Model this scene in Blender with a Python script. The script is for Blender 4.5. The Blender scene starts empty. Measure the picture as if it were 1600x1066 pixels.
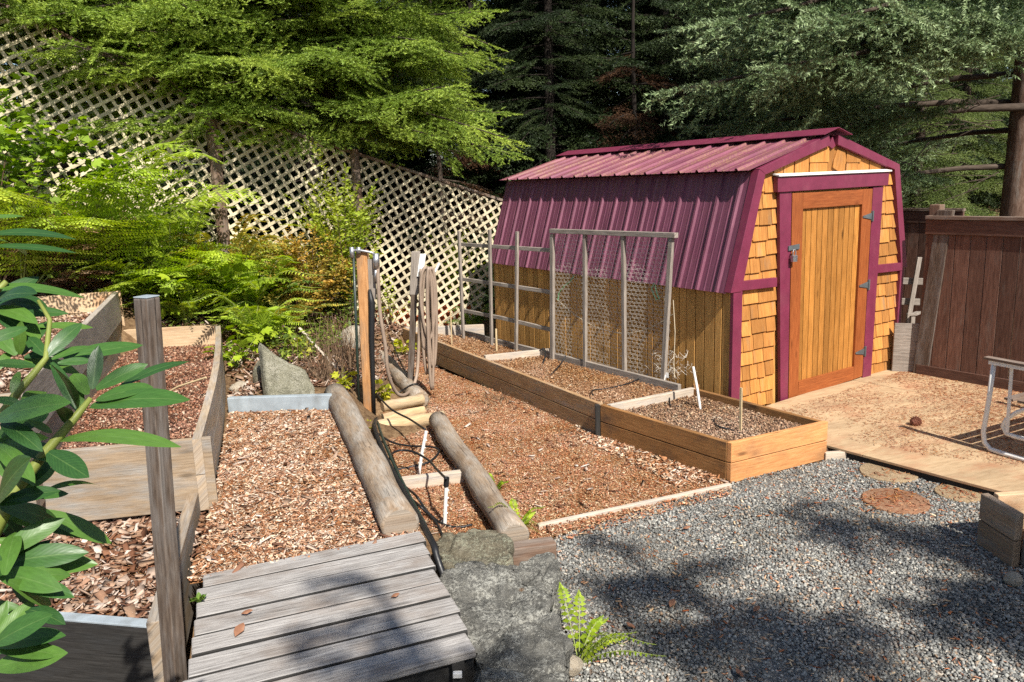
SHADE = [(5.43, -2.33, 8.6, 76, 2.0, 'conifer behind the viewpoint shading the right of the gravel'), (4.2, -3.27, 9.0, 80, 2.0, 'conifer behind the viewpoint shading the middle of the gravel'),
         (1.98, -2.19, 7.0, 34, 1.5, 'sparse conifer behind the viewpoint shading the plank deck'), (6.3, -2.9, 7.6, 74, 2.0, 'conifer behind the viewpoint shading the bottom right corner'),
         (.67, -2.47, 6.3, 42, 1.5, 'conifer behind the viewpoint shading the bottom left corner')]
SUN_E, SKY_E, EXPO = 5.0, 0.085, 0.8
import bpy, bmesh, math, random
import numpy as np
from mathutils import Vector, Matrix, Quaternion, noise as mnoise

rnd = random.Random(7)
NR = np.random.default_rng(11)
SC = bpy.context.scene
COL = SC.collection
PI = math.pi

# ------------------------------------------------------------------ camera geometry (solved from the shed's edges)
FPX, PITCH, ROLL, EYE = 1222.0, 0.2006, -0.0356, 2.11      # focal length in px of a 1600 px wide frame
_cp, _sp = math.cos(PITCH), math.sin(PITCH)
_fwd = np.array([0, _cp, -_sp]); _up = np.array([0, _sp, _cp]); _rt = np.array([1.0, 0, 0])
_c, _s = math.cos(ROLL), math.sin(ROLL)
CAM_R = _c*_rt + _s*_up
CAM_U = -_s*_rt + _c*_up
CAM_F = _fwd
EYEP = np.array([0, 0, EYE])

def ray(u, v):
    return CAM_R*((u-800)/FPX) - CAM_U*((v-533)/FPX) + CAM_F
def at(u, v, z=0.0):                      # the point of the level plane z seen at a pixel of the photograph
    d = ray(u, v); return EYEP + d*((z-EYE)/d[2])
def aty(u, v, y):                         # the point at the depth y
    d = ray(u, v); return EYEP + d*(y/d[1])
def atp(u, v, p0, n):                     # the point of a plane
    d = ray(u, v); p0 = np.array(p0, float); n = np.array(n, float)
    return EYEP + d*(((p0-EYEP) @ n)/(d @ n))
def above(u, v, u2, v2, z=0.0):           # height of a thing standing at (u, v) whose top is at (u2, v2)
    b = at(u, v, z); d = ray(u2, v2)
    return EYE + math.hypot(b[0], b[1])/math.hypot(d[0], d[1])*d[2] - z

# ------------------------------------------------------------------ objects, tags
def prop(o, label=None, cat=None, group=None, kind=None):
    if label: o['label'] = label
    if cat: o['category'] = cat
    if group: o['group'] = group
    if kind: o['kind'] = kind
    return o
def thing(name, label, cat, loc=(0, 0, 0), rz=0.0, group=None):
    o = bpy.data.objects.new(name, None); COL.objects.link(o)
    o.empty_display_size = 0.1
    o.location = loc; o.rotation_euler = (0, 0, rz)
    return prop(o, label, cat, group)
def link(name, me, parent=None, mat=None):
    o = bpy.data.objects.new(name, me); COL.objects.link(o)
    if mat is not None and not me.materials: me.materials.append(mat)
    if parent is not None: o.parent = parent
    return o
def copy_tree(o, parent=None):
    c = o.copy(); COL.objects.link(c)
    if parent is not None: c.parent = parent
    for ch in list(o.children): copy_tree(ch, c)
    return c

# ------------------------------------------------------------------ mesh builder for hard things: faces with UVs in metres, u along the grain
class MB:
    def __init__(s): s.v = []; s.f = []; s.uv = []
    def face(s, pts, grain=(1, 0, 0), off=(0, 0)):
        i = len(s.v); P = [Vector(p) for p in pts]; s.v += [tuple(p) for p in P]
        s.f.append(tuple(range(i, i+len(P))))
        g = Vector(grain)
        n = (P[1]-P[0]).cross(P[2]-P[0])
        if n.length < 1e-12: n = Vector((0, 0, 1))
        n.normalize()
        g = g - n*g.dot(n)
        if g.length < 0.15: g = n.orthogonal()*0.05
        else: g.normalize()
        w = n.cross(g); w.normalize()
        s.uv.append([(p.dot(g)+off[0], p.dot(w)+off[1]) for p in P])
    def solid(s, pts, faces, grain, off=None):            # one closed solid that shares its vertices
        i = len(s.v); P = [Vector(p) for p in pts]; s.v += [tuple(p) for p in P]
        off = off or (rnd.uniform(0, 50), rnd.uniform(0, 50))
        g0 = Vector(grain).normalized()
        for f in faces:
            n = (P[f[1]]-P[f[0]]).cross(P[f[2]]-P[f[0]])
            if n.length < 1e-14: n = Vector((0, 0, 1))
            n.normalize()
            g = g0 - n*g0.dot(n)
            if g.length < 0.2:
                g = n.orthogonal().normalized(); k = 0.06
            else: g.normalize(); k = 1
            w = n.cross(g)
            s.f.append(tuple(i+a for a in f))
            s.uv.append([(P[a].dot(g)*k+off[0], P[a].dot(w)+off[1]) for a in f])
    def hexa(s, a, b, grain):                             # a: 4 points, b: the 4 points facing them
        s.solid(list(a)+list(b), [(3, 2, 1, 0), (4, 5, 6, 7), (0, 1, 5, 4), (1, 2, 6, 5), (2, 3, 7, 6), (3, 0, 4, 7)], grain)
    def board(s, p0, p1, w, t):                           # centre line p0-p1, full width vector w, full thickness vector t
        p0, p1, w, t = Vector(p0), Vector(p1), Vector(w)/2, Vector(t)/2
        q = lambda p: [p-w-t, p+w-t, p+w+t, p-w+t]
        s.hexa(q(p0), q(p1), p1-p0)
    def box(s, c, d, grain=(1, 0, 0)):
        c = Vector(c); x, y, z = d[0]/2, d[1]/2, d[2]/2
        q = lambda zz: [c+Vector(k) for k in ((-x, -y, zz), (x, -y, zz), (x, y, zz), (-x, y, zz))]
        s.hexa(q(-z), q(z), grain)
    def prism(s, poly, ext, grain):
        P = [Vector(p) for p in poly]; e = Vector(ext); n = len(P)
        s.solid(P+[p+e for p in P], [tuple(range(n-1, -1, -1)), tuple(range(n, 2*n))] + [(k, (k+1) % n, n+(k+1) % n, n+k) for k in range(n)], grain)
    def tube(s, pts, r, n=8, cap=True):
        P = [Vector(p) for p in pts]; m = len(P)
        rr = r if hasattr(r, '__len__') else [r]*m
        i0 = len(s.v); off = (rnd.uniform(0, 30), rnd.uniform(0, 30)); L = 0; ls = []
        up = None
        for k in range(m):
            d = (P[min(k+1, m-1)]-P[max(k-1, 0)])
            d = d.normalized() if d.length > 1e-9 else Vector((0, 0, 1))
            if up is None: up = d.orthogonal().normalized()
            up = (up - d*up.dot(d)); up = up.normalized() if up.length > 1e-6 else d.orthogonal().normalized()
            b = d.cross(up)
            for j in range(n):
                a = 2*PI*j/n
                s.v.append(tuple(P[k]+(up*math.cos(a)+b*math.sin(a))*rr[k]))
            if k: L += (P[k]-P[k-1]).length
            ls.append(L)
        for k in range(m-1):
            for j in range(n):
                j2 = (j+1) % n
                s.f.append((i0+k*n+j, i0+k*n+j2, i0+(k+1)*n+j2, i0+(k+1)*n+j))
                c0 = 2*PI*rr[k]*j/n; c1 = 2*PI*rr[k]*(j+1)/n
                s.uv.append([(ls[k]+off[0], c0+off[1]), (ls[k]+off[0], c1+off[1]), (ls[k+1]+off[0], c1+off[1]), (ls[k+1]+off[0], c0+off[1])])
        if cap:
            for k, rev in ((0, True), (m-1, False)):
                f = [i0+k*n+j for j in range(n)]
                if rev: f.reverse()
                s.f.append(tuple(f))
                s.uv.append([(off[0]+s.v[a][0]*.1, off[1]+s.v[a][2]) for a in f])
    def build(s, name, mat, parent=None, bevel=0.0, smooth=False, jitter=0.0):
        me = bpy.data.meshes.new(name)
        v = s.v
        if jitter:
            v = [tuple(Vector(p)+Vector(mnoise.noise_vector(Vector(p)*3.1+Vector((s_off, 0, 0))))*jitter) for p in v]
        me.from_pydata(v, [], s.f); me.update()
        uvl = me.uv_layers.new(name='UVMap')
        flat = np.array([c for f in s.uv for p in f for c in p], dtype=np.float32)
        uvl.data.foreach_set('uv', flat)
        if smooth: me.polygons.foreach_set('use_smooth', [True]*len(me.polygons))
        o = link(name, me, parent, mat)
        if bevel:
            b = o.modifiers.new('edge', 'BEVEL'); b.width = bevel; b.segments = 2; b.limit_method = 'ANGLE'; b.angle_limit = 0.6
            b.harden_normals = False
        return o
s_off = 3.7

# ------------------------------------------------------------------ fast mesh for leaves, needles, chips, stones
def fast(name, V, F, mat, parent=None, tint=None, smooth=False):
    V = np.ascontiguousarray(V, dtype=np.float32).reshape(-1, 3); F = np.ascontiguousarray(F, dtype=np.int32)
    k = F.shape[1]; nf = F.shape[0]
    me = bpy.data.meshes.new(name)
    me.vertices.add(len(V)); me.vertices.foreach_set('co', V.ravel())
    me.loops.add(nf*k); me.loops.foreach_set('vertex_index', F.ravel())
    me.polygons.add(nf); me.polygons.foreach_set('loop_start', np.arange(0, nf*k, k, dtype=np.int32))
    me.polygons.foreach_set('loop_total', np.full(nf, k, dtype=np.int32))
    if smooth: me.polygons.foreach_set('use_smooth', np.ones(nf, dtype=bool))
    me.update(calc_edges=True)
    if tint is not None:
        a = me.attributes.new('tint', 'FLOAT', 'POINT'); a.data.foreach_set('value', np.ascontiguousarray(tint, dtype=np.float32))
    return link(name, me, parent, mat)
def tri_index(n): return np.arange(n*3, dtype=np.int32).reshape(-1, 3)

# ------------------------------------------------------------------ node helpers
def new_mat(name):
    m = bpy.data.materials.new(name); m.use_nodes = True
    nt = m.node_tree; nt.nodes.clear()
    return m, nt
class NT:
    def __init__(s, nt): s.nt = nt
    def n(s, typ, **kw):
        x = s.nt.nodes.new(typ)
        for k, v in kw.items():
            if k.startswith('i_'):
                key = k[2:]; key = int(key) if key.isdigit() else key.replace('_', ' ')
                x.inputs[key].default_value = v
            else: setattr(x, k, v)
        return x
    def l(s, a, b): s.nt.links.new(a, b)
    def ramp(s, fac, stops, interp='LINEAR'):
        r = s.n('ShaderNodeValToRGB'); r.color_ramp.interpolation = interp
        e = r.color_ramp.elements
        while len(e) < len(stops): e.new(0.5)
        for k, (p, c) in enumerate(stops):
            e[k].position = p; e[k].color = (*c, 1) if len(c) == 3 else c
        s.l(fac, r.inputs[0]); return r.outputs[0]
    def mix(s, fac, a, b, typ='MIX'):
        m = s.n('ShaderNodeMix', data_type='RGBA', blend_type=typ)
        for sock, val in ((m.inputs[0], fac), (m.inputs[6], a), (m.inputs[7], b)):
            if isinstance(val, (int, float)): sock.default_value = val
            elif isinstance(val, tuple): sock.default_value = (*val, 1) if len(val) == 3 else val
            else: s.l(val, sock)
        return m.outputs[2]
    def math(s, op, a, b=None, clamp=False):
        m = s.n('ShaderNodeMath', operation=op, use_clamp=clamp)
        for k, val in enumerate((a, b)):
            if val is None: continue
            if isinstance(val, (int, float)): m.inputs[k].default_value = val
            else: s.l(val, m.inputs[k])
        return m.outputs[0]
    def mapping(s, vec, scale, loc=(0, 0, 0)):
        m = s.n('ShaderNodeMapping'); m.inputs['Scale'].default_value = scale; m.inputs['Location'].default_value = loc
        s.l(vec, m.inputs[0]); return m.outputs[0]
    def noise(s, vec, scale, detail=4, rough=0.55, dist=0.0):
        x = s.n('ShaderNodeTexNoise'); x.inputs['Scale'].default_value = scale; x.inputs['Detail'].default_value = detail
        x.inputs['Roughness'].default_value = rough; x.inputs['Distortion'].default_value = dist
        s.l(vec, x.inputs['Vector']); return x.outputs[0]
    def hsv(s, col, val=None, sat=None, hue=None):
        h = s.n('ShaderNodeHueSaturation')
        for k, x in (('Value', val), ('Saturation', sat), ('Hue', hue)):
            if x is None: continue
            if isinstance(x, (int, float)): h.inputs[k].default_value = x
            else: s.l(x, h.inputs[k])
        s.l(col, h.inputs['Color']); return h.outputs[0]
    def rng(s, v, a, b, c, d):
        m = s.n('ShaderNodeMapRange'); s.l(v, m.inputs[0])
        for k, x in enumerate((a, b, c, d)): m.inputs[1+k].default_value = x
        return m.outputs[0]
    def finish(s, col, rough=0.7, bump=None, bstr=0.3, bdist=0.01, spec=0.3, metal=0.0, coat=0.0, trans=None):
        p = s.n('ShaderNodeBsdfPrincipled')
        if isinstance(col, tuple): p.inputs['Base Color'].default_value = (*col, 1)
        else: s.l(col, p.inputs['Base Color'])
        if isinstance(rough, (int, float)): p.inputs['Roughness'].default_value = rough
        else: s.l(rough, p.inputs['Roughness'])
        p.inputs['Specular IOR Level'].default_value = spec; p.inputs['Metallic'].default_value = metal
        p.inputs['Coat Weight'].default_value = coat
        if bump is not None:
            b = s.n('ShaderNodeBump'); b.inputs['Strength'].default_value = bstr; b.inputs['Distance'].default_value = bdist
            s.l(bump, b.inputs['Height']); s.l(b.outputs[0], p.inputs['Normal'])
        o = s.n('ShaderNodeOutputMaterial')
        if trans:
            tr = s.n('ShaderNodeBsdfTranslucent'); mx = s.n('ShaderNodeMixShader'); mx.inputs[0].default_value = trans
            if isinstance(col, tuple): tr.inputs[0].default_value = (*col, 1)
            else: s.l(s.hsv(col, val=1.25, sat=1.1), tr.inputs[0])
            s.l(p.outputs[0], mx.inputs[1]); s.l(tr.outputs[0], mx.inputs[2]); s.l(mx.outputs[0], o.inputs[0])
        else: s.l(p.outputs[0], o.inputs[0])
        return p

def wood(name, dark, mid, light, rough=0.8, knots=0.7, grey=None, grey_amt=0.4, crack=0.5, vary=0.25, bstr=0.35, grain=26.0, stain=None, stain_amt=0.0):
    m, nt = new_mat(name); N = NT(nt)
    uv = N.n('ShaderNodeUVMap').outputs[0]
    geo = N.n('ShaderNodeNewGeometry')
    isl = geo.outputs['Random Per Island']
    g1 = N.noise(N.mapping(uv, (2.0, grain, 1)), 3.0, 9, 0.7, 0.6)
    col = N.ramp(g1, [(0.28, dark), (0.5, mid), (0.74, light)])
    if grey:
        g2 = N.noise(N.mapping(uv, (1.1, 5, 1), (9, 4, 0)), 2.2, 6, 0.65)
        gg = N.noise(N.mapping(uv, (2.5, grain*2.2, 1)), 3.0, 5, 0.6)
        gc = N.ramp(gg, [(0.3, tuple(x*0.45 for x in grey)), (0.55, grey), (0.75, tuple(min(1, x*1.35) for x in grey))])
        f = N.rng(g2, 0.62-grey_amt*0.5, 0.85-grey_amt*0.5, 0, 1)
        col = N.mix(f, col, gc)
    if stain:
        g4 = N.noise(N.mapping(uv, (1.6, 2.4, 1), (3, 8, 0)), 1.8, 4, 0.6)
        col = N.mix(N.rng(g4, 0.5, 0.72, 0, stain_amt), col, stain)
    big = N.noise(N.mapping(uv, (0.9, 3.0, 1), (2, 7, 0)), 1.6, 3)
    col = N.hsv(col, val=N.math('MULTIPLY', N.rng(big, 0.25, 0.75, 0.78, 1.2), N.rng(isl, 0, 1, 1-vary, 1+vary)))
    if knots:
        v = N.n('ShaderNodeTexVoronoi', feature='F1'); v.inputs['Scale'].default_value = 1.0
        N.l(N.mapping(uv, (2.1, 6.5, 1)), v.inputs['Vector'])
        k = N.rng(v.outputs['Distance'], 0.04, 0.13, knots, 0)
        col = N.mix(k, col, tuple(x*0.35 for x in dark))
    hgt = g1
    if crack:
        c = N.noise(N.mapping(uv, (0.9, 60, 1), (5, 1, 0)), 2.6, 3, 0.5)
        ck = N.rng(c, 0.66, 0.72, 0, crack)
        col = N.mix(ck, col, tuple(x*0.25 for x in dark))
        hgt = N.math('SUBTRACT', g1, N.math('MULTIPLY', ck, 0.8))
    N.finish(col, rough, hgt if bstr > .05 else None, bstr, 0.004, 0.25)
    return m

def paint(name, col, rough=0.55, vary=0.12, dirt=None, dirt_amt=0.3, spec=0.4, scale=9.0, bstr=0.08):
    m, nt = new_mat(name); N = NT(nt)
    t = N.n('ShaderNodeTexCoord').outputs['Object']
    n1 = N.noise(t, scale, 5, 0.6); n2 = N.noise(t, scale*9, 4, 0.6)
    c = N.hsv(N.mix(0.0, col, col), val=N.rng(n1, 0.3, 0.7, 1-vary, 1+vary))
    if dirt:
        d = N.rng(N.noise(N.mapping(t, (1, 1, 0.5)), scale*0.6, 8, 0.7), 0.52, 0.72, 0, dirt_amt)
        c = N.mix(d, c, dirt)
    N.finish(c, N.rng(n2, 0.3, 0.7, rough-0.08, rough+0.12), n2, bstr, 0.003, spec)
    return m

def leaf_mat(name, cols, rough=0.5, trans=0.3, spec=0.3, vary=0.3, coat=0.0):
    """leaf colours run with the tint attribute (clumps, age) and a random per leaf"""
    m, nt = new_mat(name); N = NT(nt)
    isl = N.n('ShaderNodeNewGeometry').outputs['Random Per Island']
    a = N.n('ShaderNodeAttribute', attribute_name='tint').outputs['Fac']
    f = N.math('ADD', N.math('MULTIPLY', a, 0.72), N.math('MULTIPLY', isl, 0.28), True)
    k = len(cols)
    c = N.ramp(f, [(i/(k-1), cc) for i, cc in enumerate(cols)])
    c = N.hsv(c, val=N.rng(isl, 0, 1, 1-vary, 1+vary))
    N.finish(c, rough, None, spec=spec, trans=trans, coat=coat)
    return m

def scatter_mat(name, stops, rough=0.85, vary=0.22, bscale=120, bstr=0.4, spec=0.2):
    """a colour for every stone or chip, by island"""
    m, nt = new_mat(name); N = NT(nt)
    isl = N.n('ShaderNodeNewGeometry').outputs['Random Per Island']
    t = N.n('ShaderNodeTexCoord').outputs['Object']
    n1 = N.noise(t, bscale, 4, 0.6)
    c = N.ramp(isl, stops)
    w = N.n('ShaderNodeTexWhiteNoise', noise_dimensions='1D'); N.l(N.math('MULTIPLY', isl, 771.3), w.inputs['W'])
    c = N.hsv(c, val=N.math('MULTIPLY', N.rng(w.outputs[0], 0, 1, 1-vary, 1+vary), N.rng(n1, 0.3, 0.7, 0.8, 1.18)))
    pz = N.noise(t, 1.9, 4, 0.6)
    c = N.hsv(c, val=N.rng(pz, .32, .68, .74, 1.16), sat=N.rng(pz, .3, .7, 1.15, .85))
    N.finish(c, rough, n1, bstr, 0.003, spec)
    return m

def ground_mat(name, stops, scale=30, rough=0.95, big=0.6, bstr=0.6, bdist=0.02, patch=None):
    m, nt = new_mat(name); N = NT(nt)
    t = N.n('ShaderNodeTexCoord').outputs['Object']
    n1 = N.noise(t, scale, 8, 0.75); n2 = N.noise(t, 1.4, 4, 0.6)
    c = N.ramp(n1, stops)
    c = N.hsv(c, val=N.rng(n2, 0.3, 0.7, 1-big*0.4, 1+big*0.4))
    if patch:
        n3 = N.noise(N.mapping(t, (1, 1, 1), (31, 2, 0)), 2.1, 5, 0.65)
        c = N.mix(N.rng(n3, 0.52, 0.66, 0, 0.85), c, patch)
    N.finish(c, rough, n1, bstr, bdist, 0.15)
    return m

def rock_mat(name, base, light, dark, lichen, spot):
    m, nt = new_mat(name); N = NT(nt)
    t = N.n('ShaderNodeTexCoord').outputs['Object']
    n1 = N.noise(t, 9, 12, 0.75, 0.6); n2 = N.noise(t, 75, 8, 0.75); n3 = N.noise(N.mapping(t, (1, 1, 1), (7, 3, 2)), 9, 5, 0.6)
    c = N.ramp(n1, [(0.3, dark), (0.5, base), (0.7, light)])
    c = N.mix(N.rng(N.math('MULTIPLY', n2, N.rng(n3, .3, .7, .8, 1.2)), 0.5, 0.62, 0, 0.85), c, lichen)
    c = N.mix(N.rng(n2, 0.46, 0.3, 0, 0.7), c, dark)
    v = N.n('ShaderNodeTexVoronoi'); v.inputs['Scale'].default_value = 26; N.l(t, v.inputs['Vector'])
    c = N.mix(N.math('MULTIPLY', N.rng(v.outputs['Distance'], 0.12, 0.3, 0.8, 0), N.rng(n3, 0.5, 0.6, 0, 1)), c, lichen)
    c = N.mix(N.rng(N.noise(N.mapping(t, (1, 1, 1), (1, 9, 4)), 7, 4, 0.6), 0.68, 0.74, 0, 0.8), c, spot)
    N.finish(c, 0.9, N.math('ADD', n1, N.math('MULTIPLY', n2, 0.5)), 1.0, 0.03, 0.2)
    return m

M = {}
M['maroon'] = paint('maroon_paint', (0.15, 0.022, 0.05), 0.45, 0.14, (0.22, 0.07, 0.09), 0.35)
M['cedar'] = wood('cedar_cladding', (0.28, 0.13, 0.034), (0.5, 0.26, 0.075), (0.6, 0.34, 0.115), 0.6, 0.6, crack=0.15, vary=0.22, bstr=0.2)
M['shingle'] = wood('cedar_shingle', (0.28, 0.105, 0.025), (0.4, 0.17, 0.042), (0.48, 0.225, 0.066), 0.7, 0.25, (0.28, 0.19, 0.11), 0.12, crack=0.35, vary=0.26, bstr=0.3, grain=18)
M['door_frame'] = wood('stained_door_frame', (0.16, 0.042, 0.013), (0.27, 0.075, 0.021), (0.36, 0.115, 0.034), 0.5, 0.6, crack=0.2, vary=0.14, bstr=0.15)
M['door_plank'] = wood('golden_door_plank', (0.2, 0.08, 0.016), (0.33, 0.14, 0.03), (0.43, 0.2, 0.052), 0.55, 0.9, crack=0.4, vary=0.24, bstr=0.2, grain=22)
M['grey_wood'] = wood('weathered_grey_wood', (0.13, 0.105, 0.085), (0.27, 0.23, 0.195), (0.42, 0.37, 0.32), 0.9, 0.4, crack=0.55, vary=0.2, bstr=0.2, grain=24)
M['deck_wood'] = wood('grey_deck_wood', (0.11, 0.1, 0.092), (0.31, 0.29, 0.275), (0.48, 0.46, 0.435), 0.9, 0.6, crack=0.8, vary=0.16, bstr=0.8, grain=34, stain=(0.17, 0.12, 0.085), stain_amt=0.6)
M['bed_wood'] = wood('bed_wood', (0.19, 0.105, 0.048), (0.33, 0.2, 0.1), (0.45, 0.3, 0.165), 0.8, 0.6, (0.27, 0.23, 0.19), 0.25, 0.4, 0.18, 0.35)
M['bed_orange'] = wood('new_bed_wood', (0.34, 0.14, 0.05), (0.52, 0.24, 0.09), (0.62, 0.33, 0.15), 0.7, 0.75, crack=0.2, vary=0.15, stain=(0.09, 0.06, 0.045), stain_amt=0.5)
M['bed_front'] = wood('stained_bed_wood', (0.15, 0.07, 0.025), (0.27, 0.13, 0.045), (0.36, 0.19, 0.075), 0.75, 0.8, crack=0.3, vary=0.12, stain=(0.05, 0.04, 0.035), stain_amt=0.75)
M['bed_pale'] = wood('pale_bed_wood', (0.34, 0.27, 0.2), (0.5, 0.41, 0.32), (0.62, 0.53, 0.43), 0.85, 0.3, (0.4, 0.37, 0.34), 0.35, 0.5, 0.15, 0.4)
M['tier_wood'] = wood('terrace_wood', (0.15, 0.105, 0.066), (0.28, 0.205, 0.135), (0.38, 0.295, 0.205), 0.85, 0.6, (0.3, 0.28, 0.255), 0.4, 0.5, 0.14, 0.18)
M['tier_side'] = wood('terrace_side_wood', (0.19, 0.135, 0.088), (0.33, 0.25, 0.17), (0.44, 0.345, 0.25), 0.85, 0.5, (0.33, 0.3, 0.27), 0.4, 0.45, 0.14, 0.03)
M['grey_side'] = wood('grey_side_wood', (0.2, 0.17, 0.14), (0.36, 0.31, 0.26), (0.5, 0.44, 0.38), 0.9, 0.4, crack=0.5, vary=0.1, bstr=0.03, grain=20)
M['tier_pale'] = wood('pale_terrace_wood', (0.36, 0.23, 0.13), (0.52, 0.37, 0.23), (0.62, 0.48, 0.33), 0.8, 0.5, crack=0.3, vary=0.14, stain=(0.42, 0.2, 0.09), stain_amt=0.7)
M['dark_wood'] = wood('very_dark_wood', (0.012, 0.011, 0.01), (0.026, 0.024, 0.022), (0.05, 0.047, 0.044), 0.85, 0.0, (0.035, 0.035, 0.035), 0.3, 0.8, 0.1, 0.6)  # near-black wood shared by joists, plank sides and retaining board
M['post_wood'] = wood('dark_post_wood', (0.04, 0.028, 0.02), (0.1, 0.072, 0.054), (0.19, 0.145, 0.11), 0.9, 0.6, (0.2, 0.18, 0.165), 0.3, 1.0, 0.1, 0.7, 22)
M['fence_wood'] = wood('dark_fence_wood', (0.055, 0.026, 0.018), (0.118, 0.06, 0.042), (0.18, 0.1, 0.072), 0.75, 0.5, (0.15, 0.12, 0.10), 0.12, 0.3, 0.32, 0.3, 20)
M['fence_rail'] = wood('fence_rail_wood', (0.075, 0.045, 0.03), (0.16, 0.1, 0.07), (0.25, 0.17, 0.12), 0.85, 0.4, (0.24, 0.2, 0.17), 0.35, 0.7, 0.12, 0.4)
M['log_wood'] = wood('weathered_log', (0.1, 0.066, 0.042), (0.25, 0.18, 0.12), (0.4, 0.31, 0.225), 0.9, 0.9, (0.33, 0.29, 0.245), 0.45, 1.0, 0.1, 0.9, 20, (0.12, 0.075, 0.045), 0.6)
M['log_pale'] = wood('pale_log', (0.24, 0.15, 0.075), (0.4, 0.28, 0.155), (0.52, 0.39, 0.24), 0.9, 0.8, (0.36, 0.29, 0.2), 0.3, 0.8, 0.14, 0.6, 20)
M['post_orange'] = wood('orange_post', (0.25, 0.11, 0.04), (0.42, 0.21, 0.085), (0.52, 0.3, 0.14), 0.8, 0.3, (0.25, 0.17, 0.11), 0.25, 0.5, 0.1, 0.4)
M['plywood'] = wood('plywood_sheet', (0.29, 0.195, 0.108), (0.41, 0.288, 0.17), (0.48, 0.355, 0.22), 0.85, 0.1, crack=0.2, vary=0.06, bstr=0.3, grain=11, stain=(0.34, 0.16, 0.085), stain_amt=0.75)
M['bluegrey'] = paint('blue_grey_paint', (0.27, 0.31, 0.34), 0.6, 0.18, (0.16, 0.17, 0.17), 0.6)
M['lattice'] = wood('cream_lattice', (0.36, 0.30, 0.2), (0.56, 0.48, 0.33), (0.64, 0.56, 0.41), 0.75, 0.1, (0.34, 0.3, 0.22), 0.22, 0.25, 0.16, 0.15, 12)
M['white'] = paint('white_paint', (0.72, 0.7, 0.66), 0.45, 0.06, (0.4, 0.33, 0.25), 0.35)
M['terracotta'] = paint('terracotta', (0.42, 0.12, 0.05), 0.8, 0.2)
M['black'] = paint('black_plastic', (0.012, 0.012, 0.013), 0.45, 0.1)
M['dark_steel'] = paint('dark_steel', (0.08, 0.09, 0.095), 0.45, 0.3, (0.12, 0.07, 0.04), 0.4)
M['hose'] = paint('tan_hose', (0.27, 0.2, 0.15), 0.55, 0.2, (0.1, 0.08, 0.06), 0.5, scale=4)
M['hosegreen'] = paint('dark_green_hose', (0.02, 0.032, 0.025), 0.4, 0.2)
M['twine'] = paint('twine', (0.5, 0.42, 0.3), 0.9, 0.1)
M['green_string'] = paint('green_string', (0.2, 0.45, 0.22), 0.8, 0.1)
M['bamboo'] = paint('bamboo', (0.5, 0.38, 0.22), 0.6, 0.15)
M['housewall'] = paint('house_wall', (0.62, 0.63, 0.66), 0.8, 0.05)
M['cone'] = paint('pine_cone', (0.16, 0.055, 0.03), 0.8, 0.3)
def galv():
    m, nt = new_mat('galvanised_metal'); N = NT(nt)
    t = N.n('ShaderNodeTexCoord').outputs['Object']
    n1 = N.noise(t, 30, 4, 0.6)
    N.finish(N.ramp(n1, [(0.3, (0.3, 0.3, 0.3)), (0.7, (0.55, 0.55, 0.56))]), 0.38, n1, 0.1, 0.002, 0.5, 0.85); return m
M['galv'] = galv()
M['wire'] = paint('wire_netting', (0.58, 0.54, 0.48), 0.5, 0.25)
def roof_metal(name, base, worn, moss):
    m, nt = new_mat(name); N = NT(nt)
    t = N.n('ShaderNodeTexCoord').outputs['Object']
    st = N.noise(N.mapping(t, (1.2, 22, 1.2)), 2.0, 5, 0.65)
    n2 = N.noise(t, 60, 5, 0.7); n3 = N.noise(t, 1.7, 4, 0.6)
    c = N.ramp(st, [(0.3, tuple(x*0.72 for x in base)), (0.55, base), (0.75, worn)])
    c = N.hsv(c, val=N.rng(n3, 0.3, 0.7, 0.85, 1.15))
    if moss:
        q = N.math('MULTIPLY', N.rng(n2, 0.44, 0.58, 0, 1), N.rng(N.noise(N.mapping(t, (1, 7, 1), (4, 2, 0)), 1.6, 4, 0.6), 0.42, 0.56, 0, 1))
        c = N.mix(N.math('MULTIPLY', q, .55), c, (0.27, 0.17, 0.06))
    else:
        q = N.math('MULTIPLY', N.rng(n2, 0.62, 0.7, 0, 0.6), N.rng(n3, 0.4, 0.6, 0, 1))
        c = N.mix(q, c, (0.3, 0.22, 0.2))
    N.finish(c, N.rng(n2, 0.3, 0.7, 0.38, 0.55), n2, 0.06, 0.002, 0.5); return m
M['roof_side'] = roof_metal('maroon_roof_sheet', (0.15, 0.043, 0.075), (0.235, 0.085, 0.125), False)
M['roof_top'] = roof_metal('mossy_maroon_roof_sheet', (0.19, 0.052, 0.085), (0.25, 0.095, 0.125), True)

M['gravel_base'] = ground_mat('gravel_base', [(0.3, (0.06, 0.058, 0.055)), (0.5, (0.14, 0.135, 0.125)), (0.7, (0.22, 0.21, 0.19))], 55, patch=(0.17, 0.1, 0.06))
M['mulch_base'] = ground_mat('mulch_base', [(0.3, (0.1, 0.045, 0.018)), (0.5, (0.26, 0.13, 0.055)), (0.7, (0.4, 0.25, 0.12))], 45, patch=(0.26, 0.11, 0.045))
M['soil_base'] = ground_mat('soil_base', [(0.3, (0.035, 0.022, 0.015)), (0.5, (0.13, 0.075, 0.045)), (0.7, (0.25, 0.16, 0.1))], 50)
M['forest_floor'] = ground_mat('forest_floor', [(0.3, (0.05, 0.03, 0.015)), (0.5, (0.14, 0.085, 0.045)), (0.7, (0.26, 0.18, 0.1))], 22, big=1.0)
M['gravel'] = scatter_mat('gravel_stones', [(0, (0.105, 0.105, 0.1)), (0.35, (0.185, 0.183, 0.172)), (0.65, (0.27, 0.265, 0.24)), (0.85, (0.36, 0.345, 0.305)), (0.93, (0.25, 0.16, 0.1)), (1, (0.44, 0.4, 0.34))])
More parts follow.
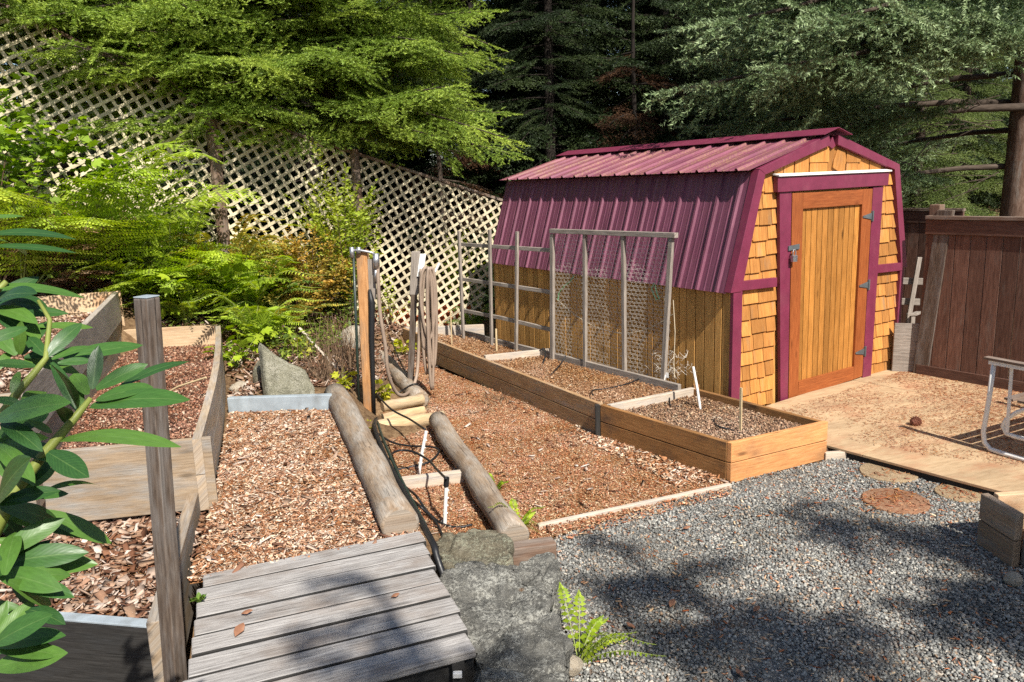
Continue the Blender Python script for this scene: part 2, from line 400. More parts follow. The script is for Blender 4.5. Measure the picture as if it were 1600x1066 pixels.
M['chips'] = scatter_mat('fine_wood_chips', [(0, (0.23, 0.075, 0.035)), (0.3, (0.40, 0.155, 0.075)), (0.55, (0.47, 0.235, 0.125)), (0.8, (0.54, 0.37, 0.22)), (1, (0.6, 0.47, 0.32))])
M['chips_pale'] = scatter_mat('pale_wood_chips', [(0, (0.2, 0.08, 0.037)), (0.3, (0.36, 0.17, 0.085)), (0.55, (0.45, 0.25, 0.145)), (0.75, (0.6, 0.44, 0.3)), (1, (0.66, 0.56, 0.45))])
M['bark'] = scatter_mat('coarse_bark_chips', [(0, (0.08, 0.035, 0.02)), (0.3, (0.2, 0.095, 0.055)), (0.6, (0.32, 0.2, 0.13)), (0.85, (0.42, 0.31, 0.24)), (1, (0.5, 0.42, 0.36))])
M['crumbs'] = scatter_mat('soil_crumbs', [(0, (0.07, 0.042, 0.028)), (0.3, (0.22, 0.12, 0.07)), (0.6, (0.34, 0.2, 0.12)), (0.85, (0.36, 0.23, 0.13)), (1, (0.46, 0.37, 0.27))])
M['redsoil'] = scatter_mat('red_soil_crumbs', [(0, (0.05, 0.026, 0.018)), (0.35, (0.17, 0.075, 0.045)), (0.65, (0.29, 0.13, 0.08)), (0.88, (0.38, 0.22, 0.14)), (1, (0.5, 0.4, 0.3))])
M['bedchips'] = scatter_mat('bed_chips', [(0, (0.16, 0.07, 0.03)), (0.3, (0.28, 0.13, 0.058)), (0.6, (0.36, 0.19, 0.09)), (0.85, (0.43, 0.27, 0.145)), (1, (0.52, 0.4, 0.27))])
M['needles'] = scatter_mat('dry_needles', [(0, (0.2, 0.055, 0.025)), (0.5, (0.33, 0.11, 0.05)), (1, (0.48, 0.26, 0.11))])
M['stepstone'] = ground_mat('stepping_stone', [(0.3, (0.17, 0.12, 0.07)), (0.5, (0.28, 0.2, 0.12)), (0.7, (0.36, 0.29, 0.19))], 60)
M['stepstone_red'] = ground_mat('red_stepping_stone', [(0.3, (0.15, 0.065, 0.035)), (0.5, (0.25, 0.13, 0.075)), (0.7, (0.34, 0.25, 0.16))], 60)
M['rock'] = rock_mat('dark_boulder', (0.14, 0.135, 0.12), (0.24, 0.23, 0.2), (0.04, 0.04, 0.036), (0.42, 0.41, 0.36), (0.22, 0.11, 0.04))
M['rock_brown'] = rock_mat('mossy_boulder', (0.15, 0.13, 0.09), (0.27, 0.24, 0.18), (0.06, 0.05, 0.035), (0.3, 0.3, 0.22), (0.18, 0.1, 0.04))
M['rock_slab'] = rock_mat('grey_green_slab', (0.22, 0.21, 0.15), (0.32, 0.3, 0.22), (0.12, 0.11, 0.075), (0.36, 0.34, 0.27), (0.28, 0.2, 0.08))
M['rock_pale'] = rock_mat('pale_stone', (0.4, 0.34, 0.26), (0.5, 0.44, 0.35), (0.28, 0.23, 0.17), (0.5, 0.46, 0.4), (0.3, 0.2, 0.1))

M['fir'] = leaf_mat('bright_fir_needles', [(0.0909, 0.1476, 0.0234), (0.202, 0.2953, 0.0429), (0.3837, 0.4725, 0.078)], 0.55, 0.3)
M['spruce'] = leaf_mat('blue_spruce_needles', [(0.045, 0.078, 0.0333), (0.1229, 0.1853, 0.0741), (0.2868, 0.3609, 0.1853)], 0.55, 0.2)
M['darkfir'] = leaf_mat('dark_conifer_needles', [(0.0108, 0.0198, 0.0081), (0.0252, 0.0432, 0.0144), (0.054, 0.0765, 0.0225)], 0.6, 0.2)  # needle colour made very dark in place of shade deep in the wood
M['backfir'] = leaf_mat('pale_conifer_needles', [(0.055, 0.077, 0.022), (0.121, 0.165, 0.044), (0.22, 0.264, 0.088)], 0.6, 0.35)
M['deadfir'] = leaf_mat('dead_needles', [(0.03, 0.0132, 0.006), (0.06, 0.027, 0.012), (0.096, 0.048, 0.021)], 0.8, 0.15)
M['bark_tree'] = wood('tree_bark', (0.025, 0.018, 0.013), (0.06, 0.044, 0.033), (0.11, 0.085, 0.066), 0.95, 0.3, crack=1.0, vary=0.1, bstr=1.0, grain=9)
M['bark_dark'] = wood('dark_conifer_bark', (0.008, 0.006, 0.005), (0.02, 0.015, 0.012), (0.035, 0.028, 0.022), 0.95, 0.2, crack=1.0, vary=0.1, bstr=1.0, grain=9)
M['bark_red'] = wood('scaly_spruce_bark', (0.06, 0.034, 0.024), (0.15, 0.092, 0.066), (0.26, 0.19, 0.15), 0.95, 0.0, (0.3, 0.27, 0.24), 0.2, 0.8, 0.1, 1.0, 7)
M['fern'] = leaf_mat('fern_green', [(0.1777, 0.2848, 0.0345), (0.3853, 0.5179, 0.0493), (0.5007, 0.527, 0.0739)], 0.5, 0.4)
M['fern_brown'] = leaf_mat('fern_yellow_brown', [(0.2236, 0.2608, 0.0373), (0.4471, 0.354, 0.0559), (0.62, 0.3726, 0.0931)], 0.6, 0.35)
M['fern_dark'] = leaf_mat('fern_deep_green', [(0.0488, 0.0975, 0.0195), (0.1073, 0.195, 0.0312), (0.195, 0.2925, 0.039)], 0.5, 0.3)
M['fern_dry'] = leaf_mat('dry_bracken', [(0.168, 0.084, 0.042), (0.336, 0.192, 0.108), (0.504, 0.36, 0.24)], 0.8, 0.25)
M['lime'] = leaf_mat('lime_leaves', [(0.168, 0.264, 0.018), (0.276, 0.384, 0.024), (0.408, 0.48, 0.042)], 0.5, 0.45)
M['shrub'] = leaf_mat('yellow_green_leaves', [(0.1573, 0.2288, 0.0215), (0.286, 0.3575, 0.0358), (0.4433, 0.4719, 0.0644)], 0.5, 0.4)
M['shrub_orange'] = leaf_mat('orange_tinged_leaves', [(0.1087, 0.132, 0.0186), (0.3105, 0.2329, 0.0389), (0.5278, 0.2794, 0.0544)], 0.55, 0.35)
M['maple'] = leaf_mat('vine_maple_leaves', [(0.078, 0.156, 0.0182), (0.182, 0.286, 0.0286), (0.325, 0.442, 0.052)], 0.5, 0.45)
M['undergreen'] = leaf_mat('underbrush_leaves', [(0.0585, 0.0975, 0.0195), (0.156, 0.2145, 0.0312), (0.3315, 0.3705, 0.0585)], 0.55, 0.35)
M['yellowweed'] = leaf_mat('yellow_weed_leaves', [(0.25, 0.3, 0.02), (0.4, 0.42, 0.03), (0.55, 0.5, 0.05)], 0.5, 0.45)
M['stalk'] = leaf_mat('dry_stalks', [(0.1, 0.06, 0.035), (0.22, 0.15, 0.09), (0.36, 0.28, 0.19)], 0.8, 0.0)
M['twigbark'] = paint('twig_bark', (0.12, 0.075, 0.045), 0.8, 0.2)
M['greentwig'] = paint('green_stem', (0.2, 0.24, 0.06), 0.6, 0.15)

# ================================================================== TERRAIN
TP = np.array([(-1.2,7,0),(-.9,9,-.05),(-.8,10.7,.0),(-1.1,8.4,-.04),(-.3,9.8,-.06),(-1.3,9.7,.02),(0,12,.1),(3,12,.1),(6,9,.03),(2,5,0),(4,3,0),(0,3,-.02),(-.6,5,0),(-1,6,0),(0,6,0),(1,4,0),(0,8,-.05),(-.4,9.4,-.06),(-.2,7,-.04),(-.7,7.8,-.05),(.6,7,-.05),(-.6,6,-.04),(1,10,.03),
 (3,8,.02),(5,6,0),(3,1,0),(1,1,0),(-.3,2,-.3),(-1,2.5,-.5),(-1.7,2.4,-.6),(-2.3,2.5,-.5),(-1.5,2.75,-.4),(-2,1.8,-.4),(-1.2,4.5,.12),(-1.75,5.6,.24),(-2.1,6.7,.40),(-2.55,7.6,.46),(-1.6,6.8,.36),(-1.5,7.4,.22),(-1.55,8.3,.15),(-2.0,8.5,.38),(-1.75,10.1,.27),(-2.4,9.9,.6),
 (-3.3,9.4,1.1),(-3.0,8.8,.62),(-3.5,8.7,.7),(-3.2,7.6,.2),(-2.9,7,.2),(-3.5,7.8,.25),(-3.1,6,.2),(-4.2,7.6,.6),(-4.0,6.5,.5),(-4.7,7.4,.6),(-4.4,8.3,.95),(-5.1,7.9,1.0),(-2.75,8.2,.5),(-4.6,8.6,1.25),(-4.4,9,1.55),(-5.2,8.6,1.6),(-6,12,1.6),(-3,12,1.1),(-8,8,2.1),(-6,6.5,1.5),(-4.9,5,.6),(-3.6,5.5,.5),(-2.5,5.5,.2),(-2.6,3.8,.15),(-4.5,3,.3),(-3,1.5,0),
 (0,-6,0),(8,-6,0),(0,25,1.2),(10,20,.6),(-15,15,2.5),(15,5,0),(0,16,.5),(-15,0,1),(20,30,1.5),(-20,35,3),(6.5,11,.1)])
def terrain(x, y):
    x = np.asarray(x, float); y = np.asarray(y, float)
    d2 = (x[..., None]-TP[:, 0])**2 + (y[..., None]-TP[:, 1])**2 + 0.02
    w = d2**-1.8
    return (w*TP[:, 2]).sum(-1)/w.sum(-1)
def ht(x, y): return float(terrain(np.array([x]), np.array([y]))[0])
def onground(u, v, y0=3.0, y1=20.0):
    d = ray(u, v); lo = None
    for k in range(400):
        y = y0+(y1-y0)*k/400; p = EYEP+d*(y/d[1])
        if p[2] <= ht(p[0], p[1]): return p
    return EYEP+d*(y1/d[1])

def axis_pts(lo, hi, c0, c1, fine, coarse):
    a = list(np.arange(c0, c1, fine)); x = c0
    st = fine
    left = []
    while x > lo: st = min(st*1.35, coarse); x -= st; left.append(x)
    x = a[-1]; st = fine; right = []
    while x < hi: st = min(st*1.35, coarse); x += st; right.append(x)
    return np.array(left[::-1]+a+right)
gx = axis_pts(-60, 60, -6.5, 7, 0.12, 6); gy = axis_pts(-40, 80, 2, 13, 0.12, 6)
X, Y = np.meshgrid(gx, gy)
Zg = terrain(X, Y) - 0.012
hill = np.clip((-X-0.9)/1.0, 0, 1)*np.clip((Y-6.6)/0.8, 0, 1)
bump = np.array([mnoise.fractal(Vector((float(a)*1.7, float(b)*1.7, 1.0)), 1.0, 2.0, 4) for a, b in zip(X.ravel(), Y.ravel())]).reshape(X.shape)
far = np.clip((Y-11.6)/3, 0, 1)
Zg += bump*(0.055*hill + 0.15*far)
nx, ny = len(gx), len(gy)
idx = np.arange(nx*ny).reshape(ny, nx)
Fq = np.stack([idx[:-1, :-1], idx[:-1, 1:], idx[1:, 1:], idx[1:, :-1]], -1).reshape(-1, 4)
ground = fast('ground', np.stack([X, Y, Zg], -1), Fq, M['forest_floor'], smooth=True)
prop(ground, 'brown earth and leaf litter rising to a planted bank on the left', 'ground', kind='structure')

def inpoly(P, poly):
    x, y = P[:, 0], P[:, 1]; ins = np.zeros(len(P), bool); n = len(poly)
    for i in range(n):
        x1, y1 = poly[i][:2]; x2, y2 = poly[(i+1) % n][:2]
        c = ((y1 > y) != (y2 > y)) & (x < (x2-x1)*(y-y1)/(y2-y1+1e-12)+x1)
        ins ^= c
    return ins
def sample(poly, n, bias=None):
    poly = [tuple(p[:2]) for p in poly]
    lo = np.min(poly, 0); hi = np.max(poly, 0); out = []; c = 0
    while c < n:
        P = NR.uniform(lo, hi, (n*2, 2)); P = P[inpoly(P, poly)]
        if bias is not None: P = P[NR.uniform(0, 1, len(P)) < bias(P)]
        out.append(P); c += len(P)
    return np.concatenate(out)[:n]
def sheet(name, poly, z, mat, label, cat, step=0.07, amp=0.01, kind='structure', parent=None, zf=None):
    """a finely divided sheet inside a polygon, gently uneven"""
    poly = [tuple(p[:2]) for p in poly]
    bm = bmesh.new()
    f = bm.faces.new([bm.verts.new((p[0], p[1], z)) for p in poly])
    lo = np.min(poly, 0); hi = np.max(poly, 0)
    for ax in (0, 1):
        for c in np.arange(lo[ax]+step*.5, hi[ax], step):
            co = [0, 0, 0]; no = [0, 0, 0]; co[ax] = float(c); no[ax] = 1
            bmesh.ops.bisect_plane(bm, geom=bm.verts[:]+bm.edges[:]+bm.faces[:], plane_co=co, plane_no=no)
    for v in bm.verts:
        b = mnoise.fractal(Vector((v.co.x*2.3, v.co.y*2.3, 5)), 1.0, 2.0, 4)*amp
        v.co.z = (zf(v.co.x, v.co.y) if zf else z) + b
    bmesh.ops.recalc_face_normals(bm, faces=bm.faces[:])
    me = bpy.data.meshes.new(name); bm.to_mesh(me); bm.free()
    if me.polygons[0].normal.z < 0: me.flip_normals()
    me.polygons.foreach_set('use_smooth', [True]*len(me.polygons))
    o = link(name, me, parent, mat)
    if parent is None: prop(o, label, cat, kind=kind)
    return o

CUBE = np.array([(-1,-1,-1),(1,-1,-1),(1,1,-1),(-1,1,-1),(-1,-1,1),(1,-1,1),(1,1,1),(-1,1,1)], float)*0.5
CUBEF = np.array([(3,2,1,0),(4,5,6,7),(0,1,5,4),(1,2,6,5),(2,3,7,6),(3,0,4,7)])
def _ico():
    bm = bmesh.new(); bmesh.ops.create_icosphere(bm, subdivisions=1, radius=0.5)
    V = np.array([v.co[:] for v in bm.verts]); F = np.array([[v.index for v in f.verts] for f in bm.faces]); bm.free(); return V, F
ICO, ICOF = _ico()
def rotmats(yaw, tilt, roll):
    cy, sy, ct, st, cr, sr = np.cos(yaw), np.sin(yaw), np.cos(tilt), np.sin(tilt), np.cos(roll), np.sin(roll)
    z = np.zeros_like(cy); o = np.ones_like(cy)
    Rz = np.stack([cy, -sy, z, sy, cy, z, z, z, o], -1).reshape(-1, 3, 3)
    Ry = np.stack([ct, z, st, z, o, z, -st, z, ct], -1).reshape(-1, 3, 3)
    Rx = np.stack([o, z, z, z, cr, -sr, z, sr, cr], -1).reshape(-1, 3, 3)
    return Rz @ Ry @ Rx
def scatter(name, P, z, mat, lrange, wr, tr, shape='chip', tilt=0.35, parent=None, lift=0.0, power=1.6):
    """loose chips or stones lying on a surface, one mesh"""
    n = len(P)
    l = lrange[0] + (lrange[1]-lrange[0])*NR.uniform(0, 1, n)**power
    w = l*NR.uniform(wr[0], wr[1], n); t = np.minimum(l, w)*NR.uniform(tr[0], tr[1], n)
    T, F = (CUBE, CUBEF) if shape == 'chip' else (ICO, ICOF)
    V = np.repeat(T[None], n, 0)
    V = V + NR.normal(0, 0.09 if shape == 'chip' else 0.075, V.shape)
    if shape == 'chip':
        V[:, [1, 2, 5, 6], 1] *= NR.uniform(0.3, 1, (n, 1))
    V = V*np.stack([l, w, t], -1)[:, None, :]
    R = rotmats(NR.uniform(0, 2*PI, n), NR.normal(0, tilt, n), NR.normal(0, tilt, n))
    V = np.einsum('nij,nkj->nki', R, V)
    zz = z(P[:, 0], P[:, 1]) if callable(z) else np.full(n, z)
    C = np.stack([P[:, 0], P[:, 1], zz + t*0.25 + lift*NR.uniform(0, 1, n)], -1)
    V = V + C[:, None, :]
    Fa = (F[None]+(np.arange(n)*len(T))[:, None, None]).reshape(-1, F.shape[1])
    return fast(name, V, Fa, mat, parent)

# ================================================================== LAYOUT NUMBERS
ZP = 0.076                                            # platform / shed floor level
YAW = 0.5571
UX = np.array([math.cos(YAW), math.sin(YAW), 0]); UY = np.array([-math.sin(YAW), math.cos(YAW), 0]); UZ = np.array([0, 0, 1.0])
SO = np.array([2.9338, 7.2335, ZP])
ZU = 0.32                                             # upper path level

# ------------------------------------------------------------------ gravel yard
log2a = at(684, 660, 0.08); log2b = at(803, 842, 0.08)
G_poly = [at(868, 842, 0), at(1146, 757, 0), at(1293, 722, 0), at(1350, 712, 0), at(1600, 782, 0)+np.array([.3, -.1, 0]), (6.5, 3.6), (6.5, -1.5), (-1.0, -1.5), (-0.6, 2.2), at(905, 1066, 0), at(872, 900, 0)]
gravel_sheet = sheet('gravel_yard', G_poly, 0.004, M['gravel_base'], 'grey crushed gravel yard in front of the shed', 'gravel', 0.12, 0.008)
vis = [at(866, 842, 0), at(1146, 755, 0), at(1293, 720, 0), at(1350, 713, 0), at(1560, 772, 0), at(1680, 800, 0), at(1700, 1120, 0), at(800, 1120, 0), at(880, 1000, 0), at(860, 880, 0)]
def near_bias(P): return np.clip(1.25-0.16*(P[:, 1]-2.2), 0.55, 1)
o = scatter('gravel', sample(vis, 84000, near_bias), 0.004, M['gravel'], (0.006, 0.024), (0.6, 1.0), (0.45, 0.9), 'stone', 0.5, lift=0.006, power=2.2)
prop(o, 'loose grey gravel stones covering the yard', 'gravel', kind='stuff')
o = scatter('yard_litter', sample(vis, 1800), 0.012, M['chips'], (0.008, 0.035), (0.15, 0.4), (0.15, 0.4), 'chip', 0.2, lift=0.008)
prop(o, 'scattered dry needles and wood bits on the gravel', 'litter', kind='stuff')

# ------------------------------------------------------------------ lower mulch path
nearA, nearB = at(940, 678, 0), at(1143, 757, 0)
L_poly = [at(866, 838, 0), nearB, nearA, at(628, 556, 0), (-1.0, 10.9), (-1.75, 10.1), (-1.5, 8.4), (-1.35, 7.3), (-0.62, 4.6), (-0.35, 4.2), (0.0, 4.15)]
sheet('mulch_path', L_poly, 0.006, M['mulch_base'], 'reddish wood chip path beside the long raised bed', 'path', 0.12, 0.012)
o = scatter('wood_chips', sample(L_poly, 130000), 0.01, M['chips'], (0.005, 0.021), (0.16, 0.5), (0.2, 0.5), 'chip', 0.35, lift=0.01, power=2.2)
prop(o, 'fine reddish wood chips on the lower path', 'wood chips', kind='stuff')
pale_poly = [at(1146, 752, 0), at(985, 690, 0), at(900, 668, 0), at(905, 690, 0), at(960, 715, 0), at(1060, 765, 0)]
o = scatter('pale_wood_chips', sample(pale_poly, 1300), 0.02, M['chips_pale'], (0.015, 0.05), (0.25, 0.5), (0.15, 0.4), 'chip', 0.3, lift=0.01)
prop(o, 'pale shredded wood strewn along the near bed', 'wood chips', kind='stuff')

edge = [at(846, 828, 0), at(1140, 764, 0), at(1150, 775, 0), at(1000, 815, 0), at(880, 850, 0)]
o = scatter('edge_litter', sample(edge, 1100), .016, M['chips'], (.006, .028), (.16, .5), (.2, .5), 'chip', .3, lift=.01)
prop(o, 'wood chips spilled over the edging board onto the gravel', 'wood chips', kind='stuff')

# ------------------------------------------------------------------ upper mulch path
U_poly = [at(332, 792, ZU), at(322, 894, ZU)+np.array([-.04, -.1, 0]), at(660, 832, ZU)+np.array([0.02, -.1, 0]), at(640, 800, ZU), at(523, 642, ZU), at(358, 647, ZU)]
sheet('upper_mulch_path', U_poly, ZU, M['mulch_base'], 'tan wood chip path between the terraced bed and the log', 'path', 0.1, 0.014)
o = scatter('wood_shavings', sample(U_poly, 46000), ZU+0.004, M['chips_pale'], (0.006, 0.036), (0.2, 0.5), (0.12, 0.35), 'chip', 0.35, lift=0.015, power=2.0)
prop(o, 'pale tan wood shavings on the upper path', 'wood chips', kind='stuff')

o = scatter('bark_bits', np.concatenate([sample(L_poly, 700)]), .02, M['bark'], (.02, .07), (.12, .4), (.15, .35), 'chip', .25, lift=.01)
prop(o, 'larger bark bits and twigs strewn over the lower path', 'bark bits', kind='stuff')
o = scatter('bark_bits', np.concatenate([sample(U_poly, 420)]), ZU+.015, M['bark'], (.025, .09), (.12, .4), (.12, .3), 'chip', .25, lift=.012)
prop(o, 'larger bark bits and twigs strewn over the upper path', 'bark bits', kind='stuff')

# ------------------------------------------------------------------ lower left mulch terrace
ZT = 0.27
T_poly = [at(333, 800, ZT), at(250, 966, ZT), at(0, 942, ZT)+np.array([-.8, -.0, 0]), at(0, 800, ZT)+np.array([-1.0, .2, 0]), at(0, 770, ZT)]
sheet('mulch_terrace', T_poly, ZT-0.02, M['mulch_base'], 'brown bark mulch terrace below the front planter board', 'mulch', 0.1, 0.02)
o = scatter('bark_chips', sample(T_poly, 7500), ZT-0.015, M['bark'], (0.02, 0.085), (0.22, 0.6), (0.1, 0.3), 'chip', 0.38, lift=0.03, power=1.8)
prop(o, 'coarse brown and grey bark chips on the terrace at the left', 'bark mulch', kind='stuff')

# ================================================================== SHED
shed = thing('garden_shed', 'small wooden barn-style shed with maroon metal gambrel roof and shingled front', 'shed', tuple(SO), YAW)
L = 3.96; T0 = -0.02
EV, BK, RG = (1.27, 1.07), (0.965, 2.065), (0.0, 2.352)        # eave, break, ridge (half width, height)
def loc(a, d, h): return Vector((a, d, h))
# core walls
mb = MB()
core = [(-1.215, -.1), (-1.215, 1.09), (-.93, 2.02), (0.01, 2.295), (.95, 2.02), (1.2, 1.09), (1.2, -.1)]
mb.prism([loc(a, 0.03, h) for a, h in core], (0, L-.06, 0), (0, 0, 1))
mb.build('wall', M['cedar'], shed)
mb = MB(); d = -0.012
k = 0
while d < L-0.02:
    w = [0.118, 0.092, 0.13, 0.1][k % 4]+rnd.uniform(-.01, .01); w = min(w, L-0.015-d); tk = 0.02+rnd.uniform(0, .003)
    mb.box((-1.217-tk/2, d+w/2, 0.5), (tk, w-0.009, 1.16), (0, 0, 1))
    mb.box((1.202+tk/2, d+w/2, 0.5), (tk, w-0.009, 1.16), (0, 0, 1)); d += w; k += 1
for a0 in np.arange(-1.2, 1.15, 0.13):
    mb.box((a0+.065, L-0.02, 0.5), (0.124, 0.022, 1.16), (0, 0, 1))
mb.build('side_cladding', M['cedar'], shed, bevel=0.004)

def roof_sheet(name, e0, e1, mat, d0, d1, n_off, spacing=0.2285, rib=0.021):
    """ribbed steel: e0 lower edge, e1 upper edge (half width signed, height)"""
    p0 = Vector((e0[0], 0, e0[1])); p1 = Vector((e1[0], 0, e1[1]))
    nrm = Vector((-(p1-p0).z, 0, (p1-p0).x)).normalized()
    if nrm.z < 0: nrm = -nrm
    prof = []
    x = d0; n = 0
    cs = d0+n_off
    prof.append((d0, 0))
    while cs < d1-0.03:
        prof += [(cs-0.019, 0), (cs-0.009, rib), (cs+0.009, rib), (cs+0.019, 0)]
        for q in (0.34, 0.67):
            c = cs+spacing*q
            if c < d1-0.03: prof += [(c-0.008, 0), (c-0.004, 0.003), (c+0.004, 0.003), (c+0.008, 0)]
        cs += spacing
    prof.append((d1, 0))
    V = []; F = []
    m = len(prof)
    rows = 7
    for r in range(rows):
        b = p0.lerp(p1, r/(rows-1))
        for (dd, hh) in prof: V.append(tuple(b+nrm*hh+Vector((0, dd, 0))))
    for r in range(rows-1):
        for j in range(m-1): F.append((r*m+j, r*m+j+1, (r+1)*m+j+1, (r+1)*m+j))
    me = bpy.data.meshes.new(name); me.from_pydata(V, [], F); me.update()
    o = link(name, me, shed, mat)
    s = o.modifiers.new('gauge', 'SOLIDIFY'); s.thickness = 0.003; s.offset = -1
    return o
roof_sheet('steep_roof_sheet', (-EV[0]-.012, EV[1]-0.03), (-BK[0]-.005, BK[1]-.02), M['roof_side'], 0.03, L+0.01, 0.1)
roof_sheet('steep_roof_sheet', (EV[0]+.012, EV[1]-0.03), (BK[0]+.005, BK[1]-.02), M['roof_side'], 0.03, L+0.01, 0.1)
roof_sheet('upper_roof_sheet', (-BK[0]-0.11, BK[1]-0.008), (-0.02, RG[1]), M['roof_top'], 0.0, L+0.03, 0.13)
roof_sheet('upper_roof_sheet', (BK[0]+0.09, BK[1]-0.01), (0.02, RG[1]), M['roof_top'], 0.0, L+0.03, 0.13)
# ridge cap
mb = MB()
zc = RG[1]+0.058
for s in (-1, 1):
    a = [loc(0, -0.075, zc), loc(s*.2, -0.075, zc-0.062), loc(s*.2, -0.075, zc-0.067), loc(0, -.075, zc-.005)]
    b = [p+Vector((0, L+0.1, 0)) for p in a]
    mb.hexa(a, b, (0, 1, 0))
mb.build('ridge_cap', M['maroon'], shed)
# front shingles, row by row within the outline and around the door
mb = MB()
def lim(h):                      # inner edges of the rake trims at height h
    if h < 1.09: return -1.145, 1.165
    if h < 2.02: f = (h-1.09)/(0.93); return -1.14+f*.235, 1.165-f*.205
    f = (h-2.02)/0.27; return -0.905+f*.93, .96-f*.95
rows = []
h = -0.03
while h < 1.95: rows.append(h); h += 0.136
for r, h in enumerate(rows):
    for (lo, hi) in ((None, -0.66), (0.70, None)):
        l0, h0 = lim(h+0.06)
        a0 = l0-0.03 if lo is None else lo; a1 = h0+0.03 if hi is None else hi
        a = a0 - (rnd.uniform(0, 0.06) if lo is None else 0)
        while a < a1-0.02:
            w = min(rnd.choice([0.1, 0.13, 0.16, 0.19, 0.12]), a1-a)
            if a1-(a+w) < 0.05: w = a1-a
            e = rnd.uniform(-.007, .007); hh = 0.165
            x0, x1 = max(a, a0)+0.003, a+w-0.003
            if x1-x0 > .015:
                dz = rnd.uniform(-.004, .004)
                A = [loc(x0, 0.0, h+e), loc(x1, 0.0, h+e+dz), loc(x1, 0.028, h+e+dz), loc(x0, 0.028, h+e)]
                B = [loc(x0, 0.022, h+hh), loc(x1, 0.022, h+hh), loc(x1, 0.03, h+hh), loc(x0, 0.03, h+hh)]
                mb.hexa(A, B, (0, 0, 1))
            a += w
# gable shingles above the door: tall pieces cut along the rake
ga = [(-.74, -.62), (-.62, -.49), (-.47, -.28), (-.275, -.03), (-.03, .24), (.243, .42), (.42, .6), (.6, .78)]
for k, (a, b) in enumerate(ga):
    def top(x): return min(2.29-0.01, (2.275-abs(x-.02)*.262*1.05))
    y0 = 0.006*(k % 2)
    P = [loc(a+.002, 0, 1.99), loc(b-.002, 0, 1.99)] + ([loc(b-.002, 0, top(b)), loc(a+.002, 0, top(a))] if not (a < .02 < b) else [loc(b-.002, 0, top(b)), loc(.02, 0, top(.02)), loc(a+.002, 0, top(a))])
    mb.prism([p+Vector((0, 0.022-y0, 0)) for p in P], (0, -0.012, 0), (0, 0, 1))
for a, b, h0 in ((-.285, -.02, 2.11), (.24, .45, 2.10)):
    P = [loc(a, -0.004, h0), loc(b, -0.004, h0), loc(b, 0.004, 2.275-abs(b-.02)*.275), loc(a, 0.004, 2.275-abs(a-.02)*.275)]
    mb.prism(P, (0, 0.01, 0), (0, 0, 1))
P = [loc(0.03, -0.012, 2.06), loc(.17, -.012, 2.0), loc(.235, -.004, 2.12), loc(.21, 0.0, 2.2), loc(.1, .0, 2.22), loc(.05, -.004, 2.12)]
mb.prism(P, (0, 0.012, 0), (.25, 0, 1))
mb.build('shingle_siding', M['shingle'], shed, bevel=0.0025)
def fboard(name, quad, d0, d1, mat, grain, bevel=0.003, parent=shed):
    m_ = MB(); m_.prism([loc(a, d0, h) for a, h in quad], (0, d1-d0, 0), grain)
    return m_.build(name, mat, parent, bevel=bevel)
# maroon trim
fboard('rake_trim', [(-1.285, 1.05), (-1.155, 1.05), (-.895, 2.025), (-.975, 2.065)], -.03, .05, M['maroon'], (.3, 0, 1))
fboard('rake_trim', [(-.977, 2.068), (-.893, 2.02), (-.045, 2.258), (-.075, 2.35)], -.032, .05, M['maroon'], (1, 0, .3))
fboard('rake_trim', [(.06, 2.35), (.06, 2.26), (.955, 2.02), (1.03, 2.068)], -.032, .05, M['maroon'], (1, 0, -.3))
fboard('rake_trim', [(1.17, 1.05), (1.265, 1.05), (1.028, 2.065), (.953, 2.02)], -.03, .05, M['maroon'], (-.3, 0, 1))
fboard('gable_peak', [(-.04, 2.25), (0.01, 2.225), (.055, 2.25), (0.01, 2.33)], -.01, .02, M['maroon'], (0, 0, 1))
fboard('corner_trim', [(-1.245, -.1), (-1.135, -.1), (-1.135, 1.06), (-1.245, 1.06)], -.024, .012, M['maroon'], (0, 0, 1))
fboard('corner_trim', [(1.165, -.05), (1.225, -.05), (1.225, 1.05), (1.165, 1.05)], -.024, .02, M['maroon'], (0, 0, 1))
fboard('belt_trim', [(-1.20, 1.058), (-.70, 1.046), (-.70, 1.128), (-1.20, 1.138)], -.028, .02, M['maroon'], (1, 0, 0))
fboard('belt_trim', [(.745, 1.033), (1.205, 1.022), (1.205, 1.102), (.745, 1.113)], -.028, .02, M['maroon'], (1, 0, 0))
fboard('door_casing', [(-.605, -.06), (-.506, -.06), (-.556, 1.866), (-.712, 1.866)], -.034, .0, M['maroon'], (0, 0, 1))
fboard('door_casing', [(.617, -.0), (.755, -.0), (.777, 1.872), (.617, 1.866)], -.034, .0, M['maroon'], (0, 0, 1))
fboard('door_header', [(-.756, 1.867), (.828, 1.876), (.834, 2.004), (-.76, 1.998)], -.05, .0, M['maroon'], (1, 0, 0))
m_ = MB(); m_.prism([loc(-.765, -.066, 2.0), loc(.85, -.066, 2.006), loc(.85, -.066, 2.018), loc(-.765, -.066, 2.012)], (0, .07, .012), (1, 0, 0)); m_.build('drip_flashing', M['white'], shed)
